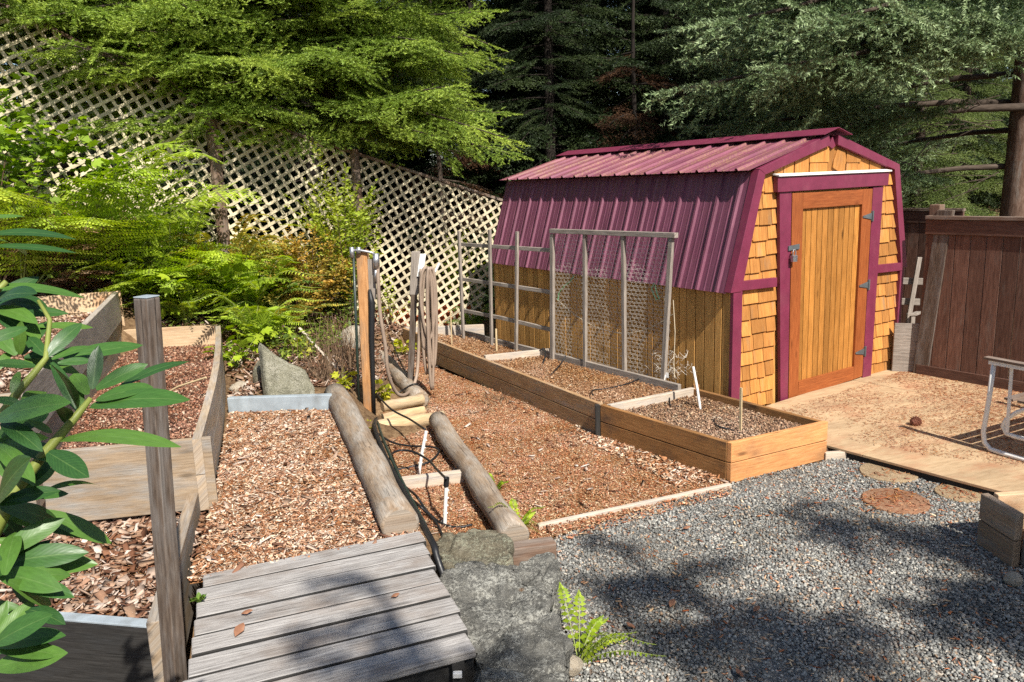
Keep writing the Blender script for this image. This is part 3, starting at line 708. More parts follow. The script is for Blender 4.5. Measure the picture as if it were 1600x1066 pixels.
# door
door = MB()
pl = [(-.394, .11), (.468, .13), (.458, 1.72), (-.40, 1.72)]
n = 11; hgt = 1.62
for k in range(n):
    f0, f1 = k/n, (k+1)/n
    xa, xb = -.372+(.84)*f0, -.372+(.84)*f1
    door.hexa([loc(xa+.0035, -.012, .1), loc(xb-.0035, -.012, .1), loc(xb-.0035, .01, .1), loc(xa+.0035, .01, .1)],
              [loc(xa-.03+.0035+.02*f0, -.012, 1.74), loc(xb-.03-.0035+.02*f1, -.012, 1.74), loc(xb-.03-.0035+.02*f1, .01, 1.74), loc(xa-.03+.0035+.02*f0, .01, 1.74)], (0, 0, 1))
door = door.build('door', M['door_plank'], shed, bevel=0.003)
fr = [('door_stile', [(-.498, -.035), (-.366, -.02), (-.40, 1.852), (-.548, 1.852)], (0, 0, 1)),
      ('door_stile', [(.466, .01), (.607, .02), (.607, 1.852), (.458, 1.852)], (0, 0, 1)),
      ('door_rail', [(-.397, 1.71), (.457, 1.712), (.457, 1.85), (-.399, 1.85)], (1, 0, 0)),
      ('door_rail', [(-.366, -.018), (.465, .008), (.465, .14), (-.363, .128)], (1, 0, 0))]
for nm, q, g in fr: fboard(nm, q, -.036, .0, M['door_frame'], g, 0.003, door)
for h in (1.595, .936, .274):
    m_ = MB()
    m_.prism([loc(.60, -.045, h-.045), loc(.635, -.045, h-.05), loc(.635, -.045, h+.05), loc(.60, -.045, h+.045)], (0, .008, 0), (0, 0, 1))
    m_.prism([loc(.60, -.044, h-.03), loc(.60, -.044, h+.03), loc(.47, -.044, h+.007), loc(.47, -.044, h-.007)], (0, .007, 0), (0, 0, 1))
    m_.tube([loc(.612, -.05, h-.05), loc(.612, -.05, h+.05)], .007)
    m_.build('hinge', M['dark_steel'], door)
m_ = MB(); m_.prism([loc(-.585, -.047, 1.355), loc(-.44, -.047, 1.36), loc(-.44, -.047, 1.405), loc(-.585, -.047, 1.395)], (0, .012, 0), (1, 0, 0))
hasp = m_.build('hasp', M['dark_steel'], door)
m_ = MB(); m_.box((-.545, -.075, 1.285), (.055, .03, .055), (0, 0, 1))
m_.tube([loc(-.563, -.075, 1.31), loc(-.563, -.075, 1.345), loc(-.555, -.075, 1.362), loc(-.535, -.075, 1.362), loc(-.527, -.075, 1.345), loc(-.527, -.075, 1.31)], .006)
m_.build('padlock', M['galv'], hasp, bevel=.006)
def shed_w(a, d, h): return Vector(SO)+Vector(UX)*a+Vector(UY)*d+Vector((0, 0, h))

# ================================================================== PLATFORM
pe0, pe1 = at(1286, 690, ZP), at(1350, 711, ZP); edge_d = Vector(at(1600, 777, ZP)-at(1350, 711, ZP)).normalized()
pA = Vector(at(1205, 640, ZP)); pB = Vector(at(1395, 578, ZP)); pB += (pB-pA).normalized()*0.5; pA -= (pB-pA).normalized()*0.35
plat = thing('plywood_platform', 'low plywood platform strewn with needles in front of the shed door', 'platform', tuple(pe1*1.0))
PI_ = plat.location
U_ = (pB-pA).normalized(); V_ = edge_d
def plq(p, q): return pA + U_*p + V_*q
seam = (Vector(at(1357, 706, ZP))-pA)
lenV = 3.1
lenU = 4.2
a0 = (Vector(at(1350, 711, ZP))-pA); pu = a0.dot(Vector((V_.y, -V_.x, 0)))/(U_.dot(Vector((V_.y, -V_.x, 0))))
def sheet_board(name, p0, p1, q0, q1, dz):
    m_ = MB(); P = [plq(p0, q0), plq(p1, q0), plq(p1, q1), plq(p0, q1)]
    m_.prism([p-PI_+Vector((0, 0, dz-.02)) for p in P], (0, 0, 0.02), U_+V_*.3)
    return m_.build(name, M['plywood'], plat, bevel=0.003)
qs = (Vector(at(1357, 706, ZP))-plq(pu, 0)).dot(V_)
sheet_board('plywood_sheet', pu, pu+1.9, -0.1, qs-.004, 0.0)
sheet_board('plywood_sheet', pu+1.905, pu+3.3, -0.1, qs-.004, 0.002)
sheet_board('plywood_sheet', pu, pu+3.3, qs, lenV, 0.0)
m_ = MB()
for q in (-.05, 1.0, 2.0, 3.0): m_.board(plq(pu+.04, q)-PI_+Vector((0, 0, -.055)), plq(pu+3.2, q)-PI_+Vector((0, 0, -.055)), (V_*.04), (0, 0, .07))
m_.board(plq(pu+.03, -.05)-PI_+Vector((0, 0, -.053)), plq(pu+.03, lenV)-PI_+Vector((0, 0, -.053)), U_*.035, (0, 0, .06))
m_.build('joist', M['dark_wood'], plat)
npoly = [plq(pu+.05, 0), plq(pu+1.2, 0.1), plq(pu+3.2, .1), plq(pu+3.2, lenV), plq(pu+1.0, lenV), plq(pu+.3, 1.4)]
def nd(P):
    a = np.array([mnoise.fractal(Vector((float(x)*1.6, float(y)*1.6, 9)), 1, 2, 4) for x, y in P])
    far = np.clip((P @ np.array([U_.x, U_.y]) - (plq(pu, 0).xy.dot(U_.xy)))/1.8, 0, 1)
    return np.clip(0.04+a*0.75+far*0.75, 0.02, 1)
o = scatter('dry_needles', sample(npoly, 32000, nd), ZP+.003, M['needles'], (0.01, 0.03), (0.05, 0.11), (0.6, 1.0), 'chip', 0.12, lift=0.004)
prop(o, 'orange-brown fallen needles drifted over the plywood platform', 'needles', kind='stuff')

# ================================================================== RAISED BEDS BESIDE THE SHED
def boards_wall(mbld, p0, p1, z0, z1, n, th, gap=0.006, inward=None):
    """n boards stacked between z0 and z1 along p0-p1; the outer face lies on the line p0-p1"""
    p0 = Vector((p0[0], p0[1], 0)); p1 = Vector((p1[0], p1[1], 0))
    d = (p1-p0).normalized(); nn = inward if inward is not None else Vector((-d.y, d.x, 0))
    h = (z1-z0)/n
    for k in range(n):
        zc = z0+h*(k+.5)
        j = rnd.uniform(-.003, .003)
        mbld.board(p0+nn*(th/2+j)+Vector((0, 0, zc)), p1+nn*(th/2+j)+Vector((0, 0, zc)), (0, 0, h-gap), nn*th)
ZB = 0.30
c1 = Vector(at(1143, 692, ZB)); c2 = Vector(at(1294, 658, ZB)); c3 = Vector(at(938, 631, ZB)); c4 = Vector(at(1079, 603, ZB))
for c in (c1, c2, c3, c4): c.z = 0
bed = thing('raised_bed', 'near raised bed of orange boards at the shed corner', 'raised bed', (c1.x, c1.y, 0), 0, 'raised beds beside the shed')
def rel(p, t): return Vector(p)-t.location
def bed_wall(par, name, a, b, z0, z1, n, mat, inward, th=.038, bevel=.004):
    m_ = MB(); boards_wall(m_, rel(a, par), rel(b, par), z0, z1, n, th, inward=inward); return m_.build(name, mat, par, bevel=bevel)
e12 = (c2-c1).normalized(); e13 = (c3-c1).normalized()
bed_wall(bed, 'end_board', c1, c2, 0.0, ZB, 2, M['bed_orange'], e13)
bed_wall(bed, 'front_board', c1+e13*.04, c3, 0.0, ZB-.004, 2, M['bed_front'], e12)
bed_wall(bed, 'back_board', c2+e13*.04, c2+(c4-c2)*1.0, 0.02, ZB-.004, 1, M['bed_front'], -e12)
bed_wall(bed, 'divider_board', c3-e13*.04+e12*.04, c4-e13*.04, 0.05, ZB+.003, 1, M['bed_pale'], -e13)
for q_, s_ in ((rel(c1+e12*.075+e13*.075, bed)+Vector((0, 0, .14)), (.06, .06, .27)), (rel(c4-e13*.06, bed)+Vector((0, 0, .16)), (.05, .05, .33))):
    m_ = MB(); m_.box(q_, s_, (0, 0, 1)); m_.build('corner_post', M['bed_front'], bed, bevel=.003)
inset = .04
sp = [c1+e12*inset+e13*inset, c2-e12*inset+e13*inset, c4-e12*inset-e13*.08, c3+e12*inset-e13*.08]
sheet('soil', [(p.x-bed.location.x, p.y-bed.location.y) for p in sp], .21, M['soil_base'], None, None, .1, .03, parent=bed)
o = scatter('soil_crumbs', sample([(p.x-bed.location.x, p.y-bed.location.y) for p in sp], 19000), .215, M['crumbs'], (.005, .021), (.35, .8), (.4, .8), 'chip', .5, parent=bed, lift=.025, power=2.4)
o['kind'] = 'stuff'

d1 = Vector(at(628, 512, ZB)); d2 = Vector(at(722, 511, ZB)); d3 = Vector(at(1062, 599, ZB)); d4 = c3+e13*.012
d1.z = d2.z = d3.z = 0
bed2 = thing('raised_bed', 'long weathered raised bed running from the hose post to the near bed', 'raised bed', (d4.x, d4.y, 0), 0, 'raised beds beside the shed')
f41 = (d1-d4).normalized(); nn = Vector((f41.y, -f41.x, 0)); nn = nn if nn.dot(e12) > 0 else -nn
bed_wall(bed2, 'front_board', d4, d1, 0.0, ZB-.002, 2, M['bed_wood'], nn)
bed_wall(bed2, 'end_board', d1+nn*.04, d2+nn*.3, 0.0, ZB+.004, 1, M['bed_pale'], -f41)
bd = (Vector(at(732, 517, ZB))-d3); bd.z = 0; bdn = bd.normalized()
bed_wall(bed2, 'back_board', d3-bdn*.02, d3+bd*1.02, 0.02, ZB, 1, M['grey_wood'], -nn)
dv0 = Vector(at(756, 556, ZB)); dv1 = Vector(at(868, 544, ZB)); dv0.z = dv1.z = 0
dvd = (dv1-dv0).normalized()
bed_wall(bed2, 'divider_board', dv0+dvd*.02, dv1, 0.05, ZB+.002, 1, M['bed_pale'], f41)
m_ = MB(); q = rel(d4+f41*.01-nn*.012, bed2); m_.box(q+Vector((0, 0, .145)), (.04, .03, .29), (0, 0, 1)); m_.build('joint_strip', M['dark_wood'], bed2, bevel=.003)
sp2 = [d4+nn*.04, d3, d3+bd*1.0, d1+nn*.04-f41*.04]
pol = [(p.x-bed2.location.x, p.y-bed2.location.y) for p in sp2]
sheet('soil', pol, .2, M['mulch_base'], None, None, .12, .04, parent=bed2)
o = scatter('soil_crumbs', sample(pol, 40000), .21, M['bedchips'], (.005, .02), (.3, .7), (.3, .7), 'chip', .45, parent=bed2, lift=.03, power=2.2); o['kind'] = 'stuff'

# boards edging the gravel
def plank(name, label, cat, p0, p1, w, t, mat, bevel=.004, group=None):
    p0, p1 = Vector(p0), Vector(p1); c = (p0+p1)/2; d = (p1-p0).normalized()
    side = d.cross(Vector((0, 0, 1))).normalized()
    m_ = MB(); m_.board(p0-c, p1-c, side*w, side.cross(d)*t)
    o = m_.build(name, mat, None, bevel=bevel); o.location = c
    return prop(o, label, cat, group)
plank('edging_board', 'thin pale edging board between wood chips and gravel', 'board', at(848, 822, .015)+np.array([-.03, -.02, 0]), at(1141, 760, .012), .035, .045, M['bed_pale'])
plank('edging_board', 'short pale board lying between the orange bed and the platform', 'board', at(1288, 713, .03), at(1348, 709, .03), .04, .06, M['bed_pale'])
plank('edging_board', 'thin brown strip behind the short pale board at the platform edge', 'board', at(1284, 703, .03), at(1330, 708, .03), .03, .05, M['fence_rail'])

# ================================================================== TRELLISES
def on_line(u, v, p0, dirv):
    n = np.array([-dirv[1], dirv[0], 0]); return Vector(atp(u, v, p0, n))
tl0 = Vector(at(723, 532, .2)); tl1 = Vector(at(1035, 608, .2)); td = np.array(tl1-tl0)
def tp(u, v): return on_line(u, v, np.array(tl0), td)
tdn = Vector(td).normalized(); tnn = Vector((tdn.y, -tdn.x, 0))
tr = thing('ladder_trellis', 'grey stick trellis with three uprights and three rails beside the shed wall', 'trellis', tuple(tl0))
for (u0, v0, u1, v1) in ((724, 530, 717, 361), (768, 541, 765, 359), (806, 547, 808, 362)):
    m_ = MB(); a, b = tp(u0, v0), tp(u1, v1); a.z -= .08; m_.board(rel(a, tr), rel(b, tr), tdn*.036, tnn*.03); m_.build('upright', M['grey_wood'], tr, bevel=.003)
for (u0, v0, u1, v1, sag) in ((713, 382, 862, 392, .0), (713, 436, 861, 458, .004), (716, 485, 861, 517, .012)):
    m_ = MB(); a, b = tp(u0, v0), tp(u1, v1); off = -tnn*.034
    mid = (a+b)/2+Vector((0, 0, sag)); 
    m_.board(rel(a+off, tr), rel(mid+off, tr), (0, 0, .042), tnn*.028); m_.board(rel(mid+off, tr), rel(b+off, tr), (0, 0, .042), tnn*.0279); m_.build('rail', M['grey_wood'], tr, bevel=.003)
tw = thing('wire_trellis', 'grey wooden frame trellis covered with hexagonal chicken wire', 'trellis', tuple(tp(863, 567)))
wt_top = [(863, 366), (914, 366), (974, 368), (1049, 372)]; wt_bot = [(863, 569), (914, 578), (976, 598), (1035, 606)]
for (u1, v1), (u0, v0), w in zip(wt_top, wt_bot, (.05, .038, .038, .045)):
    m_ = MB(); a, b = tp(u0, v0), tp(u1, v1); a.z -= .08; m_.board(rel(a, tw), rel(b, tw), tdn*w, tnn*.035); m_.build('upright', M['grey_wood'], tw, bevel=.003)
m_ = MB(); m_.board(rel(tp(861, 361), tw), rel(tp(1057, 368), tw), (0, 0, .045), tnn*.05); m_.build('top_rail', M['grey_wood'], tw, bevel=.003)
# chicken wire: hexagons as thin wires, torn loose at the bottom corners
wo = tp(863, 560); wl = (tp(1042, 590)-tp(863, 560)).dot(tdn); wh = tp(863, 364).z-wo.z
def wire_pt(s, h):
    bulge = 0.02*math.sin(s*3.3)*math.sin(h*2.5)
    fl = max(0, .35-h)*0.22*max(0, s/wl-.45)
    p = wo + tdn*(s+fl*1.2) + Vector((0, 0, h+.0)) - tnn*(.022+abs(bulge)+fl) 
    j = mnoise.noise_vector(Vector((s*4, h*4, 2)))*.014+mnoise.noise_vector(Vector((s*17, h*17, 2)))*.006
    return p+j
V = []; E = []
cw, chh = .052, .042
segs = set(); nodes = {}
def node(i, j):
    return None
hexes = []
r_ = cw/2
ncol = int(wl/cw)+1; nrow = int(wh/(r_*1.5))+1
def key(x, y): return (round(x*2000), round(y*2000))
for j in range(nrow):
    for i in range(ncol):
        cx = i*cw+(cw/2 if j % 2 else 0); cy = j*r_*1.72*.87
        pts = [(cx, cy+r_*.6*1.15), (cx+cw/2, cy+r_*.3*1.15), (cx+cw/2, cy-r_*.3*1.15), (cx, cy-r_*.6*1.15), (cx-cw/2, cy-r_*.3*1.15), (cx-cw/2, cy+r_*.3*1.15)]
        for k in range(6):
            a, b = pts[k], pts[(k+1) % 6]
            if not (0 <= a[0] <= wl+.03 and 0 <= b[0] <= wl+.03 and 0 <= a[1] <= wh and 0 <= b[1] <= wh): continue
            ka, kb = key(*a), key(*b)
            segs.add((min((ka, a), (kb, b)), max((ka, a), (kb, b))))
m_ = MB()
seen = set()
for (ka, a), (kb, b) in segs:
    kk = (ka[0]//12, ka[1]//12, kb[0]//12, kb[1]//12)
    if kk in seen: continue
    seen.add(kk); m_.tube([rel(wire_pt(*a), tw), rel(wire_pt(*b), tw)], .0012, 3, False)
m_.build('chicken_wire', M['wire'], tw)
# loose curl of wire at the lower right corner
m_ = MB()
lc = tp(1040, 560)
for k in range(46):
    a = rnd.uniform(0, 2*PI); p = lc+tdn*rnd.uniform(-.28, .22)+Vector((0, 0, rnd.uniform(-.17, .06)))-tnn*rnd.uniform(.02, .18)
    q = [p+Vector((math.cos(a+t*.8)*.05*(1-t*.1), math.sin(a+t*.9)*.05, math.sin(a*3+t)*.03)) for t in range(5)]
    m_.tube([rel(x, tw) for x in q], .0012, 3, False)
m_.build('loose_wire', M['wire'], tw)
m_ = MB()
a, b = tp(866, 470), tp(1046, 492)
pts = [a.lerp(b, t)+Vector((0, 0, -.28*4*t*(1-t)*(.8+.2*t)))-tnn*.05 for t in np.linspace(0, 1, 15)]
m_.tube([rel(p, tw) for p in pts], .004, 5); m_.tube([rel(p, tw) for p in (tp(1046, 470)-tnn*.05, tp(1049, 520)-tnn*.05, tp(1046, 570)-tnn*.06, tp(1048, 592)-tnn*.05)], .004, 5)
m_.build('twine', M['twine'], tw)
for tie in (((866, 470), (868, 458), (876, 448), (886, 440), (891, 432)), ((1016, 444), (1012, 452), (1016, 462), (1020, 470), (1024, 468), (1020, 458), (1018, 446))):
    m_ = MB(); m_.tube([rel(tp(u, v)-tnn*.05, tw) for u, v in tie], .006, 5); m_.build('green_tie', M['green_string'], tw)

# stakes, labels and drip line in the beds
def stake(name, label, cat, p0, p1, r, mat, clips=0, flat=False, group=None):
    t = thing(name, label, cat, tuple(p0), 0, group)
    m_ = MB(); d = Vector(p1)-Vector(p0)
    if flat: m_.board((0, 0, -.05), d, tdn*r*2, tnn*r*1.2)
    else: m_.tube([Vector((0, 0, -.05)), d*.5, d], r, 8)
    m_.build('stake', mat, t, bevel=0)
    if clips:
        m_ = MB()
        for k in range(clips):
            q = d*(.3+.5*k/max(1, clips-1)); m_.box(q+Vector((.004, 0, 0)), (.03, .01, .008))
        m_.build('clip', M['white'], t, bevel=.002)
    return t
stake('white_stake', 'leaning white plastic stake in the near orange bed', 'stake', at(1096, 642, .21), aty(1083, 573, at(1096, 642, .21)[1]+.05), .011, M['white'])
stake('wood_stake', 'short pale wooden stake with string near the orange bed corner', 'stake', at(1157, 677, .21), aty(1158, 606, at(1157, 677, .21)[1]), .009, M['bamboo'], flat=True)
stake('wood_stake', 'thin bamboo stake at the far end of the long bed', 'stake', at(706, 541, .21), aty(704, 486, at(706, 541, .21)[1]), .008, M['bamboo'])
stake('wood_stake', 'short bamboo stake by the grey divider board', 'stake', at(776, 551, .21), aty(775, 514, at(776, 551, .21)[1]), .012, M['bamboo'])
t = thing('plant_label', 'white plastic plant label on a white stem at the wire trellis foot', 'plant label', tuple(at(1033, 606, .22)))
m_ = MB(); b_ = Vector(aty(1040, 586, at(1033, 606, .22)[1]))-t.location; m_.tube([(0, 0, -.03), b_], .009, 6); m_.board(b_-tdn*.035, b_+tdn*.035, (0, .01, .045), (0, -.012, .004)); m_.build('label_card', M['white'], t, bevel=.002)
def tubing(name, label, cat, pts, r, mat, group=None, n=7):
    P = [Vector(p) for p in pts]; out = []
    for k in range(len(P)-1):
        p0 = P[max(k-1, 0)]; p1 = P[k]; p2 = P[k+1]; p3 = P[min(k+2, len(P)-1)]
        for t in np.linspace(0, 1, 7)[:-1]:
            t = float(t); out.append(0.5*((2*p1)+(p2-p0)*t+(2*p0-5*p1+4*p2-p3)*t*t+(3*p1-p0-3*p2+p3)*t**3))
    out.append(P[-1]); c = out[0].copy()
    m_ = MB(); m_.tube([p-c for p in out], r, n); o = m_.build(name, mat, None, smooth=True); o.location = c
    return prop(o, label, cat, group)
tubing('drip_tube', 'black drip tube curving across soil of the near orange bed', 'drip tube', [at(1112, 655, .23), at(1122, 666, .25), at(1140, 671, .24), at(1156, 676, .23)], .007, M['black'])
tubing('drip_tube', 'black drip tube stub at the pale divider of the near bed', 'drip tube', [at(1046, 622, .3), at(1047, 632, .24), at(1060, 636, .23), at(1070, 634, .23)], .007, M['black'])
tubing('drip_tube', 'black drip tube across the long bed below the wire trellis', 'drip tube', [at(927, 618, .29), at(926, 610, .25), at(950, 607, .24), at(985, 598, .25), at(1012, 585, .27)], .006, M['black'])
tubing('drip_tube', 'short slanted black drip tube in the long bed near the divider', 'drip tube', [at(860, 587, .23), at(875, 570, .27), at(884, 556, .34)], .007, M['black'])
tubing('drip_tube', 'black drip tube hooked over the grey divider board', 'drip tube', [at(848, 569, .23), at(852, 556, .29), at(850, 545, .34), at(843, 548, .33)], .008, M['black'])

# ================================================================== LEFT TERRACES
ZB1 = .734
n1 = Vector(at(323, 684, ZB1)); f1 = Vector(at(349, 506, ZB1)); fl1 = Vector(at(196, 514, ZB1)); 
nl1 = Vector(at(0, 713, ZB1)); 
for p in (n1, f1, fl1, nl1): p.z = 0
dn = (nl1-n1).normalized(); nl1 = n1+dn*1.05
tb = thing('terrace_bed', 'weathered grey-brown terrace bed of red soil between path and upper tier', 'raised bed', (n1.x, n1.y, 0), 0, 'terraced beds on the left')
s1 = (f1-n1).normalized(); inn = Vector((-s1.y, s1.x, 0)); inn = inn if inn.dot(dn) > 0 else -inn
m_ = MB()
segs_ = 6
for k in range(segs_):                                       # the long side board bows outwards a little
    a = n1.lerp(f1, k/segs_); b = n1.lerp(f1, (k+1)/segs_)
    ba = -inn*.045*math.sin(PI*k/segs_)+inn*.03; bb = -inn*.045*math.sin(PI*(k+1)/segs_)+inn*.03
    zt0, zt1 = ZB1, ZB1
    q = lambda p, b_, z: rel(p+b_, tb)+Vector((0, 0, z))
    w = inn*.05
    for (za, zb_) in ((.30, .515), (.52, ZB1-.002)):
        m_.solid([q(a, ba, za), q(b, bb, za), q(b, bb+w, za), q(a, ba+w, za), q(a, ba, zb_), q(b, bb, zb_), q(b, bb+w, zb_), q(a, ba+w, zb_)],
             [(3, 2, 1, 0), (4, 5, 6, 7), (0, 1, 5, 4), (2, 3, 7, 6)]+([(3, 0, 4, 7)] if k == 0 else [])+([(1, 2, 6, 5)] if k == segs_-1 else []), s1, off=(11.3, 4.2+za))
m_.build('side_board', M['tier_side'], tb)
inf = s1
m_ = MB(); boards_wall(m_, rel(n1, tb)-inn*.02, rel(nl1, tb), .3, ZB1-.002, 1, .045, inward=inf); m_.build('front_board', M['tier_wood'], tb, bevel=.005)
m_ = MB(); boards_wall(m_, rel(f1, tb)+inn*.06, rel(fl1, tb)+inn*.2, .25, ZB1+.003, 1, .045, inward=-inf); m_.build('far_board', M['tier_pale'], tb, bevel=.004)
for h in (.42, .53, .64):
    m_ = MB(); q = rel(n1, tb)+dn*.07-inf*.001+Vector((0, 0, h)); m_.tube([q, q-inf*.004], .008, 8); m_.build('screw_head', M['dark_steel'], tb)
pol = [(p.x-tb.location.x, p.y-tb.location.y) for p in (n1+inn*.05+inf*.05, f1+inn*.05-inf*.05, fl1, nl1)]
sheet('soil', pol, .47, M['soil_base'], None, None, .12, .04, parent=tb, zf=lambda x, y: .56-.018*y)
o = scatter('soil_crumbs', sample(pol, 62000), lambda x, y: .57-.018*y, M['redsoil'], (.005, .024), (.35, .9), (.4, .8), 'chip', .5, parent=tb, lift=.03, power=2.6); o['kind'] = 'stuff'
stk = stake('bamboo_cane', 'thin bamboo cane lying across the terrace bed soil', 'cane', at(236, 618, .56), at(322, 590, .74), .008, M['bamboo'])

ZB2 = 1.14
g1 = Vector(at(188, 455, ZB2)); g2 = Vector(at(-60, 473, ZB2)); gn = Vector(at(48, 600, ZB2))
for p in (g1, g2, gn): p.z = 0
ub = thing('terrace_bed', 'upper terrace bed with pale far board and grey side board', 'raised bed', (g1.x, g1.y, 0), 0, 'terraced beds on the left')
s2 = (gn-g1).normalized(); in2 = Vector((s2.y, -s2.x, 0)); in2 = in2 if in2.dot(g2-g1) > 0 else -in2
m_ = MB(); boards_wall(m_, rel(g1, ub)+in2*.02, rel(gn+s2*.1, ub)+in2*.02, .83, ZB2-.002, 1, .05, inward=in2); m_.build('side_board', M['grey_side'], ub, bevel=.005)
m_ = MB(); boards_wall(m_, rel(g1, ub)+in2*.035-s2*.0, rel(gn+s2*.1, ub)+in2*.035, .45, .826, 1, .04, inward=in2); m_.build('lower_side_board', M['tier_side'], ub, bevel=.005)
m_ = MB(); boards_wall(m_, rel(g1, ub)-s2*.045, rel(g2, ub)-s2*.045, .74, ZB2+.004, 2, .045, inward=s2); m_.build('far_board', M['tier_pale'], ub, bevel=.004)
pn = gn+s2*.15
m_ = MB(); boards_wall(m_, rel(pn, ub)+in2*.03, rel(pn+in2*1.2, ub), .4, ZB2-.01, 2, .045, inward=-s2); m_.build('front_board', M['tier_wood'], ub, bevel=.004)
pol = [(p.x-ub.location.x, p.y-ub.location.y) for p in (g1+in2*.05, g2, pn+in2*1.2, pn+in2*.05)]
sheet('soil', pol, .9, M['soil_base'], None, None, .14, .03, parent=ub)
o = scatter('soil_crumbs', sample(pol, 5000), .91, M['bark'], (.01, .05), (.3, .8), (.3, .7), 'chip', .5, parent=ub, lift=.03, power=2.2); o['kind'] = 'stuff'

# blue grey step riser at the far end of the upper path
p0, p1 = at(357, 646, ZU), at(524, 641, ZU); c = Vector((p0+p1)/2); dd = Vector(p1-p0).normalized(); bk = Vector((-dd.y, dd.x, 0))
m_ = MB(); m_.board(Vector(p0)-c+bk*.03+Vector((0, 0, .03)), Vector(p1)-c+bk*.03+Vector((0, 0, .03)), (0, 0, .2), bk*.06); o = m_.build('step_board', M['bluegrey'], None, bevel=.006); o.location = c
prop(o, 'blue-grey painted board forming a step at the end of the upper path', 'board')

# side board, dark retaining board, post at the near left
sA, sB = Vector(at(301, 770, .42)), Vector(at(243, 962, .42)); sd = (sB-sA).normalized(); sB += sd*.05
sn = Vector((-sd.y, sd.x, 0)); sn = sn if sn.x > 0 else -sn
m_ = MB(); c = (sA+sB)/2; m_.board(sA-c+Vector((0, 0, -.2)), sB-c+Vector((0, 0, -.2)), (0, 0, .4), sn*.06); o = m_.build('retaining_board', M['tier_wood'], None, bevel=.006); o.location = c
prop(o, 'pale brown retaining board on edge between bark terrace and grey deck', 'board', 'retaining boards at the left')
kA, kB = Vector(at(-60, 952, .31)), Vector(at(250, 978, .31)); kd = (kB-kA).normalized(); kA -= kd*.35; kn = Vector((-kd.y, kd.x, 0))
m_ = MB(); c = (kA+kB)/2
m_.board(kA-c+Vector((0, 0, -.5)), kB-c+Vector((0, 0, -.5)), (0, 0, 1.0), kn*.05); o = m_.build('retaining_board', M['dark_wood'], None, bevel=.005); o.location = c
prop(o, 'dark retaining board with blue-grey top at the bottom left corner', 'board', 'retaining boards at the left')
m_ = MB(); m_.board(kA-c+Vector((0, 0, .006)), kB-c+Vector((0, 0, .006)), kn*.056, (0, 0, .01)); m_.build('painted_top', M['bluegrey'], o, bevel=.002)
py = 2.80
q0, q1 = Vector(aty(275, 1066, py)), Vector(aty(229, 465, py+.02)); q0 = q1+(q0-q1)*1.35
t = thing('wooden_post', 'tall dark weathered wooden post between bark terrace and deck', 'post', tuple(q0))
dq = q1-q0; yawp = -.42
w1 = Vector((math.cos(yawp), math.sin(yawp), 0))*.068; w2 = Vector((-math.sin(yawp), math.cos(yawp), 0))*.062
m_ = MB(); m_.board((0, 0, 0), dq, w1, w2); m_.build('shaft', M['post_wood'], t, bevel=.006)
m_ = MB(); m_.board(dq+Vector((0, 0, .0005)), dq+Vector((0, 0, .006)), w1*.97, w2*.97); m_.build('end_grain', M['bluegrey'], t, bevel=.002)

# ================================================================== DECK
ZD = .35
r0, r1 = Vector(at(655, 827, ZD)), Vector(at(743, 1014, ZD)); l0 = Vector(at(321, 893, ZD))
dk = thing('plank_deck', 'small grey weathered plank deck in the left foreground', 'deck', (r1.x, r1.y, 0))
pd = (l0-r0); pw = pd.length-.04; pdn = pd.normalized()
n = 8
lf0, lf1 = Vector(at(318, 893, ZD)), Vector(at(293, 1066, ZD))
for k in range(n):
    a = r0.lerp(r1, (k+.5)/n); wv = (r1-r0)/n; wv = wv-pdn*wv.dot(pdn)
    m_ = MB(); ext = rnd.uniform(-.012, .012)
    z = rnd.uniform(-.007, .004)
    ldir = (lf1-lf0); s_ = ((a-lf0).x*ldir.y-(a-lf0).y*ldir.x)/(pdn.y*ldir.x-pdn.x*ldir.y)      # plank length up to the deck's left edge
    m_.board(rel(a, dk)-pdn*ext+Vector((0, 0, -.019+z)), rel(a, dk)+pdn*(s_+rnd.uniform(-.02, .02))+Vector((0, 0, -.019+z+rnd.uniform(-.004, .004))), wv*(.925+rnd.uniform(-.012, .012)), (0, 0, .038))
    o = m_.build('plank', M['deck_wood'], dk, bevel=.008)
    o.data.materials.append(M['dark_wood'])  # dirt and shadow of the gaps are put into the plank sides' colour
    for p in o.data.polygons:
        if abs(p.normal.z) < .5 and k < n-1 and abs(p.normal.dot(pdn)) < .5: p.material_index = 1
m_ = MB()
for s in (.08, .6, 1.0):
    m_.board(rel(r0, dk)+pdn*s*pw*.9+Vector((0, 0, -.1)), rel(r1, dk)+pdn*s*pw*.9+Vector((0, 0, -.1)), pdn*.05, (0, 0, .12))
m_.board(rel(r1, dk)+Vector((0, 0, -.12))+(r0-r1).normalized()*.06, rel(r1, dk)+pdn*pw+Vector((0, 0, -.12))+(r0-r1).normalized()*.06, (r0-r1).normalized()*.04, (0, 0, .14))
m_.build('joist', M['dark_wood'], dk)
m_ = MB(); q = rel(r1, dk)+pdn*.08+Vector((0, 0, -.08))+(r1-r0).normalized()*.012; m_.box(q, (.035, .02, .022)); m_.build('bracket', M['white'], dk, bevel=.003)

